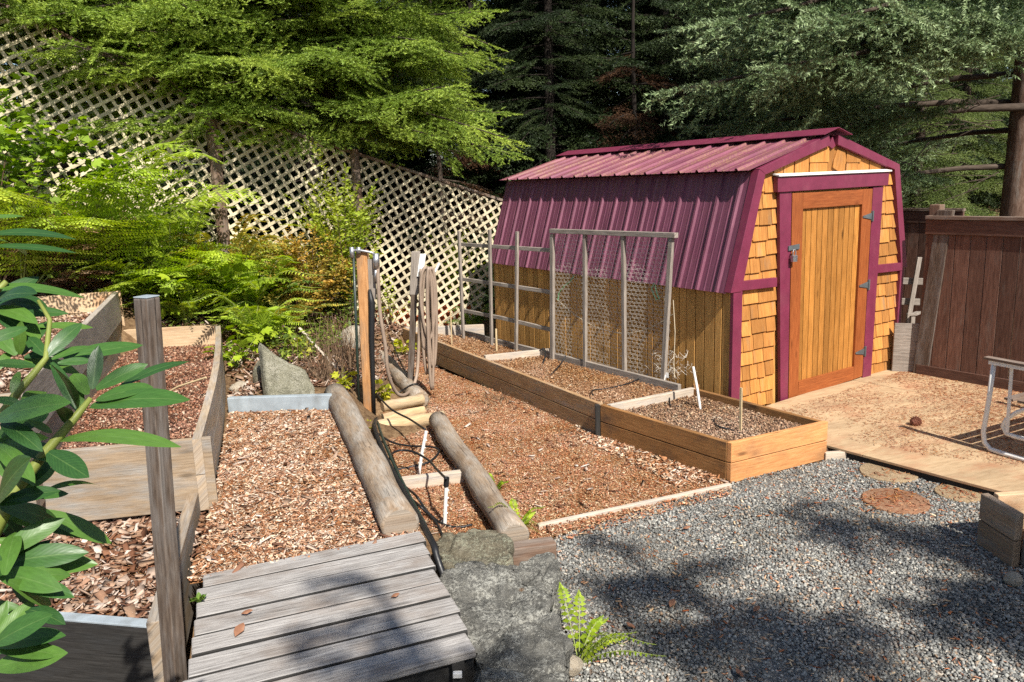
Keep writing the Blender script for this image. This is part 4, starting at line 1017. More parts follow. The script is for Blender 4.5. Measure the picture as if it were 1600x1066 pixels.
# ================================================================== LOGS
def log(name, label, p0, p1, r, mat, group='garden logs', taper=1.0, cat='log', wob=.022):
    p0, p1 = Vector(p0), Vector(p1); c = (p0+p1)/2; n_ = 16; m_ = MB()
    pts = []; rr = []
    for k in range(n_+1):
        t = k/n_; p = p0.lerp(p1, t)-c
        j = mnoise.noise_vector(Vector((t*3, r*10, p0.x)))*wob
        pts.append(p+j); rr.append(r*(1+(taper-1)*t)*(1+.1*mnoise.noise(Vector((t*6, 1, p0.y)))))
    d = (p1-p0).normalized()
    pts = [pts[0]-d*.006]+pts+[pts[-1]+d*.006]; rr = [rr[0]*.86]+rr+[rr[-1]*.86]
    m_.tube(pts, rr, 18); o = m_.build(name, mat, None, smooth=False)
    for p in o.data.polygons: p.use_smooth = len(p.vertices) == 4
    o.location = c
    return prop(o, label, cat, group)
la, lb = at(524, 618, .37), at(627, 822, .37)
log('log', 'large weathered log edging the upper wood chip path', la, lb, .098, M['log_wood'])
sh = np.array([-.035, .0, -.19]); log('log', 'dark lower log under the large path log', la+sh, lb+sh, .095, M['log_wood'])
log('log', 'long slim log slanting from the pale crossing log to the cut block', log2a, log2b, .082, M['log_wood'], taper=1.05)
log('log', 'pale peeled log lying across between the two long logs', at(584, 668, .06), at(693, 652, .06), .058, M['log_pale'], wob=.006)
log('log', 'short pale split log, upper one of the small stack by the hose post', at(598, 636, .17), at(660, 624, .17), .05, M['log_pale'], wob=.004)
log('log', 'short pale split log, lower one of the small stack by the hose post', at(596, 657, .06), at(660, 641, .06), .055, M['log_pale'], wob=.004)
log('log', 'grey log leaning behind the hose post and second post', at(596, 560, .1), at(658, 626, .09), .085, M['log_wood'])
o = plank('cross_board', 'short whitewashed board lying across between the two long logs', 'board', at(618, 757, .05), at(724, 744, .05), .06, .085, M['bed_pale'])
bA, bB = at(793, 853, .14), at(866, 843, .14)
m_ = MB(); bdir = Vector(bB-bA).normalized(); bs = Vector((-bdir.y, bdir.x, 0)); c = Vector((bA+bB)/2)
m_.board(Vector(bA)-c-bdir*.03+Vector((0, 0, -.07)), Vector(bB)-c+Vector((0, 0, -.07)), (0, 0, .14), bs*.10); o = m_.build('cut_block', M['fence_rail'], None, bevel=.008); o.location = c
prop(o, 'grey-topped cut timber block at the lower end of the slim log', 'timber block')

# ================================================================== ROCKS
def ring_rock(name, label, rings, mat, amp=.02, cat='rock', seed=1.0, sub=2, group=None, sc=1.0, smooth=.14):
    """a stone lofted through rings of world points, closed with caps, subdivided and roughened"""
    n_ = len(rings[0]); P = [[Vector(p) for p in r] for r in rings]
    c = sum((p for p in P[0]), Vector())/n_; c.z = 0
    bm = bmesh.new(); vs = [[bm.verts.new(p-c) for p in r] for r in P]
    for a, b in zip(vs[:-1], vs[1:]):
        for k in range(n_): bm.faces.new((a[k], a[(k+1) % n_], b[(k+1) % n_], b[k]))
    ct = bm.verts.new(sum((p-c for p in P[-1]), Vector())/n_+Vector((0, 0, .012)))
    for k in range(n_): bm.faces.new((vs[-1][k], vs[-1][(k+1) % n_], ct))
    bm.faces.new(vs[0][::-1])
    bmesh.ops.recalc_face_normals(bm, faces=bm.faces[:])
    for it in range(sub+1):
        bmesh.ops.subdivide_edges(bm, edges=bm.edges[:], cuts=1, use_grid_fill=True, smooth=smooth if it < 2 else 0)
    bmesh.ops.triangulate(bm, faces=[f for f in bm.faces if len(f.verts) > 4])
    bm.normal_update()
    for v in bm.verts:
        q = v.co+Vector((seed*7, seed*3, seed))
        h = mnoise.fractal(q*5.5*sc, 1.0, 2.1, 6)*amp + abs(mnoise.noise(q*3.2*sc))*amp*1.2 + (mnoise.cell(q*9*sc)-.5)*amp*.25
        vd = mnoise.voronoi(q*3.6*sc)[0]; h -= max(0, .1-(vd[1]-vd[0]))*amp*7; vd = mnoise.voronoi(q*11*sc)[0]; h -= max(0, .12-(vd[1]-vd[0]))*amp*1.6; h += (mnoise.cell(q*2.7*sc)-.5)*0
        v.co += v.normal*h
    me = bpy.data.meshes.new(name); bm.to_mesh(me); bm.free()
    me.polygons.foreach_set('use_smooth', [True]*len(me.polygons))
    o = link(name, me, None, mat); o.location = c
    return prop(o, label, cat, group)
def outline_rock(name, label, px, ztop, mat, grow=1.12, base=-.06, **kw):
    top = [Vector(at(u, v, z)) for (u, v, z) in [(p + (ztop,))[:3] for p in px]]
    c = sum(top, Vector())/len(top)
    def ring(s, z): return [Vector((c.x+(p.x-c.x)*s, c.y+(p.y-c.y)*s, z if z is not None else p.z)) for p in top]
    zt = min(p.z for p in top)
    return ring_rock(name, label, [ring(grow, base), ring(grow*.985, zt*.45), ring(1.0, None)], mat, **kw)
outline_rock('boulder', 'large dark grey boulder with white lichen beside the deck', [(690, 905), (712, 880), (775, 875), (820, 905), (845, 920), (868, 965), (888, 1015), (888, 1100), (800, 1130), (762, 1085), (725, 985)], .27, M['rock'], grow=1.08, amp=.03, seed=2, sub=4, cat='boulder', group='rocks beside the deck')
outline_rock('boulder', 'rounded mottled boulder behind the largest one, touching the cut block', [(682, 850), (700, 836), (740, 826), (775, 828), (795, 850), (796, 872), (760, 890), (700, 888)], .19, M['rock_brown'], grow=1.06, amp=.028, seed=5, sub=4, cat='boulder', group='rocks beside the deck')
outline_rock('boulder', 'pale-sided grey rock between the cut block and the gravel', [(800, 885), (835, 868), (862, 864), (872, 885), (872, 920), (858, 935), (815, 912)], .16, M['rock'], grow=1.05, amp=.024, seed=8, sub=4, cat='boulder', group='rocks beside the deck')
# flat slab standing on the bank
yS = at(440, 618, .44)[1]+.12
sl = [Vector(aty(u, v, yS)) for u, v in ((420, 634), (496, 634), (491, 607), (474, 582), (452, 574), (425, 560), (403, 545), (401, 552), (410, 592))]
sl = [p+Vector((0, (p.z-.4)*.35, 0)) for p in sl]
back = Vector((-.06, .1, .0)); cS = sum(sl, Vector())/len(sl)
rings = [[p+back for p in sl], [p+back*.12 for p in sl], [cS+(p-cS)*.93+Vector((0, -.008, 0)) for p in sl]]
ring_rock('slab_rock', 'upright grey-green flat slab of rock behind the blue-grey step board', rings, M['rock_slab'], amp=.005, cat='rock', seed=3, sub=2, group='rocks on the bank', smooth=0)

def pebble(name, label, p, r, mat, squash=.7, group=None, cat='stone', seed=1):
    bm = bmesh.new(); bmesh.ops.create_icosphere(bm, subdivisions=3, radius=r)
    for v in bm.verts:
        q = v.co.normalized(); v.co *= 1+.22*mnoise.noise(q*1.3+Vector((seed*3.3, 0, 0)))+.05*mnoise.noise(q*4+Vector((seed, 0, 0)))
        v.co.z *= squash
    me = bpy.data.meshes.new(name); bm.to_mesh(me); bm.free(); me.polygons.foreach_set('use_smooth', [True]*len(me.polygons))
    o = link(name, me, None, mat); o.location = p; o.rotation_euler = (0, 0, seed)
    return prop(o, label, cat, group)
pebble('stone', 'round tan stone on the gravel beside the planter box', Vector(at(1583, 905, .03)), .045, M['rock_pale'], .8, None, seed=4)
pebble('stone', 'brown mossy stump-like stone left of the upright slab', onground(404, 606)+np.array([0, .12, .06]), .085, M['rock_brown'], 1.9, 'rocks on the bank', 'rock', 6)
pebble('stone', 'small pale stone beside the terrace bed at the bank foot', onground(374, 612)+np.array([0, 0, .03]), .09, M['rock_pale'], .7, 'rocks on the bank', 'rock', 9)
pebble('stone', 'small round pale stone behind the blue-grey step board', onground(384, 598)+np.array([0, .1, .02]), .06, M['rock_pale'], .8, 'rocks on the bank', 'rock', 12)
pebble('stone', 'rough pale rock among dry stalks behind the orange hose post', onground(553, 545)+np.array([0, .0, .1]), .15, M['rock_pale'], 1.1, 'rocks on the bank', 'rock', 14)
pebble('stone', 'whitish stone at the bottom corner of the large boulder', Vector(at(893, 1040, .05)), .05, M['rock_pale'], .8, None, 'stone', 17)
# stepping stones
for k, (u, v, ru, lab, mt) in enumerate(((1388, 738, .19, 'round tan stepping stone nearest the platform edge', 'stepstone'), (1399, 783, .2, 'round stepping stone covered in red needles, middle of the gravel', 'stepstone_red'), (1497, 771, .14, 'small pale stepping stone near the planter box', 'stepstone'))):
    p = Vector(at(u, v, .014)); m_ = MB()
    m_.prism([(math.cos(a)*ru*(1+.05*mnoise.noise(Vector((a, k, 0)))), math.sin(a)*ru*(1+.05*mnoise.noise(Vector((a, k, 3)))), -.03) for a in np.linspace(0, 2*PI, 25)[:-1]], (0, 0, .038), (1, 0, 0))
    o = m_.build('stepping_stone', M[mt], None, bevel=.005); o.location = p; prop(o, lab, 'stepping stone', 'stepping stones in the gravel')
    Pn = np.array([[p.x, p.y]])+NR.normal(0, ru*.55, (260 if k == 1 else 90, 2)); o2 = scatter('needle_scatter', Pn-np.array([[p.x, p.y]]), .01, M['needles'], (.012, .045), (.06, .14), (.5, 1), 'chip', .15, parent=o, lift=.004); o2['kind'] = 'stuff'

# ================================================================== LATTICE FENCE
FA = math.radians(30); FP = np.array([-.06, 11.42, 0]); FD = np.array([-math.cos(FA), -math.sin(FA), 0]); FN = np.array([FD[1], -FD[0], 0])
FN = FN if FN @ (EYEP-FP) > 0 else -FN                        # towards the camera
def fp(t, z, off=0.0): return Vector(FP+FD*t+UZ*z+FN*off)
def ftz(u, v):
    p = atp(u, v, FP, np.array([-FD[1], FD[0], 0])); return float((p-FP) @ FD), float(p[2])
_q = [ftz(u, v) for u, v in ((700, 290), (550, 240), (480, 215), (320, 168), (200, 130))]
SLOPE, Z0 = [float(k) for k in np.polyfit([a[0] for a in _q], [a[1] for a in _q], 1)]
def ztop(t): return Z0+SLOPE*t
fence = thing('lattice_fence', 'cream diagonal lattice fence climbing the bank at the back left', 'fence', tuple(fp(2.2, .25)))
def clip(poly, p, d):
    lo, hi = -1e9, 1e9; n = len(poly)
    for i in range(n):
        a, b = poly[i], poly[(i+1) % n]
        nx_, ny_ = -(b[1]-a[1]), (b[0]-a[0])
        num = nx_*(p[0]-a[0])+ny_*(p[1]-a[1]); den = nx_*d[0]+ny_*d[1]
        if abs(den) < 1e-9:
            if num < 0: return None
            continue
        s = -num/den
        if den > 0: lo = max(lo, s)
        else: hi = min(hi, s)
    return (lo, hi) if hi-lo > .03 else None
t_p1, _ = ftz(553, 250); t_p2, _ = ftz(327, 180)
t_l, z_l = ftz(0, 8); _k = (z_l-ztop(t_p2))/(t_l-t_p2); t_l += .5; z_l += .5*_k
def ztop2(t): return ztop(t) if t <= t_p2 else ztop(t_p2)+_k*(t-t_p2)
panels = [[(0.0, ztop(0)), (0.5, .08), (t_p1+.1, .1), (t_p1, ztop(t_p1))],
          [(t_p1, ztop(t_p1)), (t_p1+.05, .15), (t_p2+.1, .7), (t_p2, ztop(t_p2))],
          [(t_p2, ztop(t_p2)), (t_p2+.05, .7), (t_l+.15, 1.3), (t_l, z_l)]]
sa = math.atan(SLOPE)
for poly in panels:
    area = sum(poly[i][0]*poly[(i+1) % 4][1]-poly[(i+1) % 4][0]*poly[i][1] for i in range(4))
    if area < 0: poly = poly[::-1]
    m_ = MB()
    for side, ang in ((0, sa+PI/4), (1, sa-PI/4)):
        d = (math.cos(ang), math.sin(ang)); nrm = (-d[1], d[0])
        c0 = poly[0]
        for k in range(-60, 61):
            p = (c0[0]+nrm[0]*k*.107, c0[1]+nrm[1]*k*.107)
            r = clip(poly, p, d)
            if not r: continue
            a = (p[0]+d[0]*r[0], p[1]+d[1]*r[0]); b = (p[0]+d[0]*r[1], p[1]+d[1]*r[1])
            off = .004+.0085*side
            wv = Vector(FD*nrm[0]+UZ*nrm[1])*.035
            m_.board(rel(fp(a[0], a[1], off), fence), rel(fp(b[0], b[1], off), fence), wv, Vector(FN)*.008)
    m_.build('lattice_panel', M['lattice'], fence)
for (ta, tb_) in ((-.1, t_p1), (t_p1, t_p2), (t_p2, t_l)):
    m_ = MB(); m_.board(rel(fp(ta, ztop2(ta)+.02), fence), rel(fp(tb_, ztop2(tb_)+.02), fence), Vector(FN)*.06, Vector((0, 0, .04))); m_.build('top_rail', M['fence_rail'], fence, bevel=.004)
for tpost, zb, w in ((t_p1, .05, .12), (t_p2, .7, .14), (t_l, 1.2, .13)):
    m_ = MB(); zt = ztop2(tpost)+.06
    a = fp(tpost, zb, .03); b = fp(tpost-.0, zt, .03)
    m_.tube([rel(a, fence), rel(a.lerp(b, .5), fence)+Vector((.01, 0, 0)), rel(b, fence)], [w*.55, w*.5, w*.48], 10); m_.build('post', M['fence_rail'], fence)
ta, _ = ftz(618, 480)
m_ = MB(); a, b = fp(.55, .22, -.1), fp(2.2, .3, -.1); c = (a+b)/2
for k in range(2): m_.board(a-c+Vector((0, 0, .15*k-.05)), b-c+Vector((0, 0, .15*k-.05)), (0, 0, .145), Vector(FN)*.04)
o = m_.build('terracotta_board', M['terracotta'], None, bevel=.006); o.location = c
prop(o, 'low terracotta red boards standing behind the bottom of the lattice', 'board')

# ================================================================== RIGHT BOARD FENCE
QA = Vector(at(1440, 585, ZP)); QB = Vector(at(1592, 612, ZP)); qd = (QB-QA).normalized(); qn = Vector((-qd.y, qd.x, 0)); qn = qn if qn.dot(Vector((0, 0, 0))-QA) > 0 else -qn
def board_fence(name, label, a, length, ztop_, loc_):
    t = thing(name, label, 'fence', (a.x, a.y, ZP), 0, 'dark board fences at the right')
    x = 0.0; m_ = MB()
    while x < length:
        w = .14; p = qd*(x+w/2)+Vector((0, 0, (ztop_-.22)/2)); m_.board(p+Vector((0, 0, -(ztop_-.22)/2)), p+Vector((0, 0, (ztop_-.22)/2)), qd*(w-.006), qn*(.018+rnd.uniform(0, .004))); x += w
    m_.build('board_panel', M['fence_wood'], t, bevel=.003)
    m_ = MB(); m_.board(Vector((0, 0, ztop_-.15))+qn*.012, qd*length+Vector((0, 0, ztop_-.15))+qn*.012, (0, 0, .14), qn*.035); m_.build('top_board', M['fence_wood'], t, bevel=.004)
    m_ = MB(); m_.board(Vector((0, 0, ztop_-.06))+qn*.01, qd*length+Vector((0, 0, ztop_-.06))+qn*.01, qn*.075, (0, 0, .035)); m_.build('cap_rail', M['fence_rail'], t, bevel=.004)
    m_ = MB(); m_.board(Vector((0, 0, .05)), qd*length+Vector((0, 0, .05)), (0, 0, .1), qn*.04); m_.build('kickboard', M['fence_wood'], t, bevel=.004)
    for x_, dz_ in ((.05, .06), (min(2.3, length-.1), -.1)):
        m_ = MB(); m_.board(qd*x_-qn*.07+Vector((0, 0, -.1)), qd*x_-qn*.07+Vector((0, 0, ztop_+dz_)), qd*.1, qn*.1); m_.build('post', M['fence_rail'], t, bevel=.006)
    return t
zt_r = EYE+ray(1500, 338)[2]*(atp(1500, 338, np.array(QA), np.array(qn))-EYEP)[1]/ray(1500, 338)[1]-ZP
board_fence('board_fence', 'dark brown board fence beside the platform, right of the leaning post', QA-qd*.05, 4.6, zt_r+.045, None)
QL = QA-qd*.15-qn*1.9
_qp = atp(1440, 338, np.array(QL), np.array(qn))
board_fence('board_fence', 'darker far section of board fence between shed and leaning post', QL-qd*3.2, 2.75, float(_qp[2])-ZP+.14, None)
b0 = Vector(at(1444, 583, ZP))+qn*.06; tu = atp(1478, 328, np.array(b0), np.array(qn))
t = thing('leaning_post', 'tall grey weathered timber leaning at the fence end', 'post', tuple(b0))
m_ = MB(); dv = Vector(tu)-b0; m_.board(-dv*.02, dv, qd*.0+qd*.15, qn*.05); m_.build('timber', M['post_wood'], t, bevel=.006)
pa, pb = Vector(at(1393, 580, ZP)), Vector(at(1437, 582, ZP))
m_ = MB(); c = (pa+pb)/2; hh = .5
m_.board(pa-c+Vector((0, 0, hh/2)), pb-c+Vector((0, 0, hh/2)), (0, 0, hh), Vector((0, .02, 0))); o = m_.build('plywood_offcut', M['grey_wood'], None, bevel=.003); o.location = c
prop(o, 'weathered plywood offcut standing between shed corner and leaning post', 'board')
# old wooden garden chair behind the offcut
yc = 8.75
def cpx(u, v, dy=0): return Vector(aty(u, v, yc+dy))
cb = cpx(1420, 545); cb.z = ZP
ch = thing('garden_chair', 'weathered grey wooden garden chair standing behind the plywood offcut', 'chair', tuple(cb))
def stick(name, pts, w, t_=.022):
    m_ = MB(); m_.board(rel(pts[0], ch), rel(pts[1], ch), Vector(CAM_R)*w, Vector((0, 1, 0))*t_ if abs((pts[1]-pts[0]).normalized().y) < .8 else Vector((0, 0, t_))); m_.build(name, M['grey_wood'], ch, bevel=.003)
def slat(name, p, q, w, t_=.02):
    m_ = MB(); m_.board(rel(p, ch), rel(q, ch), (0, 0, w), (0, t_, 0)); m_.build(name, M['grey_wood'], ch, bevel=.003)
stick('back_post', (cpx(1437, 402), cpx(1416, 520)), .05)
stick('back_post', (cpx(1386, 402, .1), cpx(1374, 520, .1)), .05)
for u, v in ((1442, 440), (1437, 472)): slat('back_slat', cpx(u, v, .03), cpx(u-60, v-2, .13), .075)
m_ = MB(); m_.board(rel(cpx(1426, 492, -.45), ch), rel(cpx(1437, 488), ch), Vector((.09, 0, 0)), (0, 0, .025)); m_.board(rel(cpx(1360, 490, -.45), ch), rel(cpx(1380, 486), ch), Vector((.09, 0, 0)), (0, 0, .025)); m_.build('armrest', M['grey_wood'], ch, bevel=.003)
slat('seat', cpx(1370, 512, -.2), cpx(1428, 512, -.2), .03, .4)
for u, dy in ((1426, -.42), (1372, -.42), (1420, 0), (1376, 0)):
    p = cpx(u, 490, dy); q = Vector((p.x, p.y, ZP)); stick('leg', (p, q), .045, .04)

# ================================================================== HOSE POSTS
b0 = Vector(at(578, 655, .0)); hb = above(578, 655, 565, 390); tb_ = Vector(aty(566, 391, b0.y))
hp = thing('hose_post', 'orange split timber post carrying a tap and pipes', 'post', tuple(b0))
m_ = MB(); m_.board((0, 0, -.1), tb_-b0, Vector(CAM_R)*.098, (0, .085, 0)); m_.build('timber', M['post_orange'], hp, bevel=.006)
d_ = tb_-b0; R_ = Vector(CAM_R)
def hq(a, h, y=-.06): return d_*(h)+R_*a+Vector((0, y, 0))
m_ = MB(); m_.tube([hq(-.085, .02), hq(-.075, .5), hq(-.068, 1.0)], .013, 8); m_.build('supply_pipe', M['hosegreen'], hp, smooth=True)
m_ = MB()
m_.tube([hq(-.075, .985), hq(-.07, 1.0), hq(-.03, 1.005), hq(.09, .99), hq(.13, .975)], .013, 8)
m_.tube([hq(.13, .985), hq(.13, .9)], .03, 8); m_.tube([hq(-.02, .985), hq(-.02, 1.02)], .022, 8); m_.tube([hq(-.08, .96), hq(-.08, 1.02)], .022, 8)
m_.tube([hq(.125, .9), hq(.12, .82)], .018, 8); m_.build('tap', M['galv'], hp, smooth=True)
m_ = MB(); m_.board(hq(.075, .72, -.02), hq(.075, .95, -.02), R_*.075, (0, .02, 0)); m_.build('back_plate', M['grey_wood'], hp, bevel=.003)
m_ = MB(); m_.tube([hq(.06, .78), hq(.075, .7), hq(.06, .5), hq(.055, .25), hq(.05, .02)], [.014, .03, .026, .02, .018], 8); m_.build('black_pipe', M['black'], hp, smooth=True)
def hose(name, label, pts, r, mat, group=None): return tubing(name, label, 'hose', pts, r, mat, group, 8)
def yy(u, v, y): return aty(u, v, y)
yh = b0.y
c2b = Vector(at(640, 612, .03)); y2 = c2b.y
hose('garden_hose', 'tan hose hanging from the tap and looping over to the coil', [yy(590, 412, yh-.06), yy(591, 440, yh-.08), yy(594, 490, yh-.08), yy(602, 540, yh-.08), yy(606, 580, yh-.05), yy(617, 610, yh+.05), yy(630, 618, yh+.15), yy(644, 606, y2-.3), yy(652, 580, y2-.15), yy(655, 520, y2-.1), yy(657, 460, y2-.1), yy(658, 420, y2-.08)], .017, M['hose'])
h2 = thing('hose_rack_post', 'slim weathered post with a white bracket and hose hook', 'post', tuple(c2b))
t2 = Vector(aty(650, 393, y2))-c2b
m_ = MB(); m_.board((0, 0, -.05), t2*.72, R_*.06, (0, .05, 0)); m_.build('timber', M['post_wood'], h2, bevel=.004)
m_ = MB(); m_.board(t2*.7+R_*.0, t2, R_*.085, (0, .055, 0)); m_.build('post_head', M['grey_wood'], h2, bevel=.004)
m_ = MB(); m_.board(t2*.83+R_*.055+Vector((0, -.03, 0)), t2*.985+R_*.075+Vector((0, -.03, 0)), R_*.06, (0, .03, 0)); m_.tube([t2*.88+R_*.08, t2*.84+R_*.16, t2*.86+R_*.2, t2*.92+R_*.24], .014, 8); m_.build('hook', M['white'], h2)
cl = thing('hose_coil', 'tan garden hose hung in long loops on the rack post', 'hose', tuple(Vector(aty(667, 420, y2-.08))))
for k, (ub, vb, w, ut) in enumerate(((668, 585, 9, 664), (672, 560, 12, 668), (664, 545, 10, 671), (677, 575, 8, 674), (671, 530, 13, 666), (675, 610, 5, 670))):
    y_ = y2-.1-.012*k; pts = []
    for s in np.linspace(0, 1, 24):
        a = 2*PI*s; uu = (ut*(1+math.cos(a))+ub*(1-math.cos(a)))/2 + w*math.sin(a)*(1-.35*(1-math.cos(a))/2); vv = 418+(vb-418)*(1-math.cos(a))/2
        pts.append(rel(Vector(aty(uu, vv, y_+.025*math.sin(a))), cl))
    m_ = MB(); m_.tube(pts, .0155, 8); m_.build('hose_loop', M['hose'], cl, smooth=True)
hose('garden_hose', 'black hose lying along the large log and over the deck edge', [at(588, 655, .12), at(570, 640, .3)*0+at(585, 668, .3), at(598, 705, .31), at(618, 745, .3), at(640, 785, .3), at(660, 820, .33), at(677, 850, .34), at(683, 872, .30), at(700, 920, .18), at(725, 985, .05), at(745, 1066, -.02)], .018, M['black'])
hose('garden_hose', 'second thin black hose beside the one along the log', [at(590, 660, .2), at(600, 690, .27), at(620, 735, .27), at(640, 775, .27), at(663, 818, .27), at(682, 862, .24), at(690, 900, .12)], .011, M['hosegreen'])
# sprinkler stakes and their tubes
s1_ = stake('sprinkler_stake', 'white sprinkler stake leaning against the long slim log', 'sprinkler stake', at(652, 744, .0), aty(666, 674, at(652, 744, 0)[1]), .012, M['white'], 4, group='white sprinkler stakes')
s2_ = stake('sprinkler_stake', 'upright white sprinkler stake with black cap in front of the whitewashed board', 'sprinkler stake', at(694, 823, .0), aty(698, 752, at(694, 823, 0)[1]), .012, M['white'], 4, group='white sprinkler stakes')
b_ = Vector(aty(697, 760, at(694, 823, 0)[1])); e_ = Vector(aty(698, 746, at(694, 823, 0)[1]))
m_ = MB(); m_.tube([rel(b_, s2_), rel(e_, s2_)], .017, 8); m_.build('cap', M['black'], s2_)
TUBES = [('black irrigation tube arching from the log to the capped sprinkler stake', [at(605, 738, .3), at(606, 728, .3), at(612, 710, .22), at(625, 704, .2), at(645, 706, .2), at(668, 718, .2), at(682, 733, .24), at(697, 748, .33)]),
 ('thin brown irrigation tube running down beside the large log', [at(628, 768, .3), at(655, 790, .08), at(680, 815, .03), at(692, 838, .03)]),
 ('black irrigation tube from the hose post to the leaning stake', [at(590, 618, .25), at(612, 640, .24), at(640, 655, .22), at(664, 671, .3)]),
 ('black irrigation tube looping over chips near the crossing log', [at(585, 673, .1), at(610, 690, .05), at(640, 697, .04), at(672, 698, .05), at(686, 705, .04), at(670, 722, .03), at(640, 730, .02), at(615, 735, .02)]),
 ('thin black tube lying on chips from the log to the capped stake', [at(628, 757, .3), at(650, 775, .1), at(668, 800, .03), at(690, 818, .02), at(715, 824, .02), at(738, 820, .02)])]
for lab, pts in TUBES: tubing('irrigation_tube', lab, 'irrigation tube', pts, .0085, M['black'], 'irrigation tubes between the logs')
tubing('irrigation_tube', 'tangle of thin black tubes on the grey log behind the posts', 'irrigation tube', [onground(610, 548)+np.array([0, 0, .2]), at(630, 575, .15), at(650, 598, .12), at(658, 610, .08), at(648, 600, .2), at(625, 612, .12), at(606, 622, .1)], .008, M['black'], 'irrigation tubes between the logs')
plank('thin_lath', 'pale thin lath leaning in dry stalks behind the slab', 'lath', onground(474, 540)+np.array([0, -.1, .22]), onground(528, 582)+np.array([0, 0, .03]), .03, .012, M['bed_pale'])

# ================================================================== GLIDER BENCH (only its near end shows at the right edge)
gb = Vector(at(1534, 703, ZP))
gl = thing('glider_bench', 'white metal glider bench end on the platform at the right edge', 'bench', tuple(gb))
fd = Vector(at(1600, 722, ZP))-gb; fd.z = 0; fd = fd.normalized()                 # along the side frame
bd_ = Vector((.87, .5, 0)); bd_ = (bd_-fd*bd_.dot(fd)).normalized()                # along the seat
if bd_.x < 0: bd_ = -bd_
HA = .66
def side_frame(o0):
    m_ = MB(); P = lambda f, h, b=0: o0+fd*f+Vector((0, 0, h))+bd_*b
    m_.tube([P(.03, HA-.01), P(.02, .4), P(.0, .14), P(.015, .06), P(.06, .022), P(.14, .018), P(.5, .018), P(.68, .018), P(.74, .06), P(.75, .14), P(.72, .4), P(.70, HA-.01)], .017, 10); m_.build('side_frame', M['white'], gl, smooth=True)
    m_ = MB(); m_.board(P(-.0, HA), P(.75, HA), bd_*.035, (0, 0, .03)); m_.build('arm_channel', M['white'], gl, bevel=.003)
    m_ = MB(); m_.board(P(-.03, HA+.025), P(.78, HA+.025), bd_*.06, (0, 0, .02)); m_.build('armrest', M['fence_rail'], gl, bevel=.004)
    m_ = MB(); m_.board(P(.145, HA-.01, .02), P(.155, .17, .02), fd*.022, bd_*.008); m_.build('swing_arm', M['white'], gl)
    m_ = MB(); m_.board(P(.60, HA-.01, .02), P(.60, .17, .02), fd*.022, bd_*.008); m_.build('swing_arm', M['white'], gl)
    m_ = MB(); m_.tube([P(.26, HA-.01, .03), P(.265, .52, .03), P(.30, .46, .03), P(.37, .42, .03), P(.45, .4, .03)], .017, 10); m_.tube([P(.42, .46, .04), P(.3, .39, .04), P(.2, .33, .04), P(.13, .26, .04), P(.11, .2, .04), P(.14, .155, .04), P(.2, .15, .04), P(.32, .15, .04), P(.6, .15, .04)], .016, 10); m_.build('seat_bracket', M['white'], gl, smooth=True)
side_frame(Vector((0, 0, 0))); side_frame(bd_*1.25)
for k in range(6):
    m_ = MB(); f0 = .12+.092*k; m_.board(fd*f0+bd_*.06+Vector((0, 0, .40)), fd*f0+bd_*1.2+Vector((0, 0, .40)), fd*.066, (0, 0, .018)); m_.build('seat_slat', M['fence_rail'], gl, bevel=.003)
for k in range(5):
    m_ = MB(); f0 = .68+.02*k; m_.board(fd*f0+bd_*.06+Vector((0, 0, .48+.09*k)), fd*f0+bd_*1.2+Vector((0, 0, .48+.09*k)), Vector((0, 0, .066)), fd*.018); m_.build('back_slat', M['fence_rail'], gl, bevel=.003)

# ================================================================== PLANTER BOX lower right
ZX = .315
xA, xB, xC = Vector(at(1533, 770, ZX)), Vector(at(1589, 803, ZX)), Vector(at(1600, 741, ZX))
for p in (xA, xB, xC): p.z = 0
M['planter'] = wood('planter_wood', (0.13, 0.085, 0.055), (0.24, 0.17, 0.115), (0.34, 0.255, 0.18), 0.85, 0.6, (0.24, 0.21, 0.18), 0.3, 0.4, 0.18, 0.2)
px = thing('planter_box', 'wooden planter box of two boards per side at the right edge of the gravel', 'planter', (xB.x, xB.y, 0))
e1 = (xA-xB).normalized(); e2 = (xC-xA).normalized(); e2 = (e2-e1*e2.dot(e1)).normalized()
def bw(name, a, b, inward, mat, n=2, th=.04, z1=ZX): 
    m_ = MB(); boards_wall(m_, rel(a, px), rel(b, px), 0.0, z1, n, th, inward=inward); return m_.build(name, mat, px, bevel=.005)
bw('side_board', xB+e2*.0, xA, e2, M['planter'], 2, .045)
bw('front_board', xB+e2*.075-e1*.0, xB+e2*1.1, e1, M['bed_pale'])
bw('back_board', xA+e2*.075, xA+e2*1.1, -e1, M['tier_pale'])
bw('far_board', xB+e2*1.1, xA+e2*1.1, -e2, M['tier_wood'])
m_ = MB(); m_.box(rel(xB, px)+e2*.1-e1*.03+Vector((0, 0, .18)), (.06, .06, .37), (0, 0, 1)); m_.build('corner_post', M['planter'], px, bevel=.005)
pol = [(p.x-px.location.x, p.y-px.location.y) for p in (xB+e2*.06+e1*.03, xA+e2*.06-e1*.03, xA+e2*1.08-e1*.03, xB+e2*1.08+e1*.03)]
sheet('soil', pol, .1, M['soil_base'], None, None, .12, .02, parent=px)

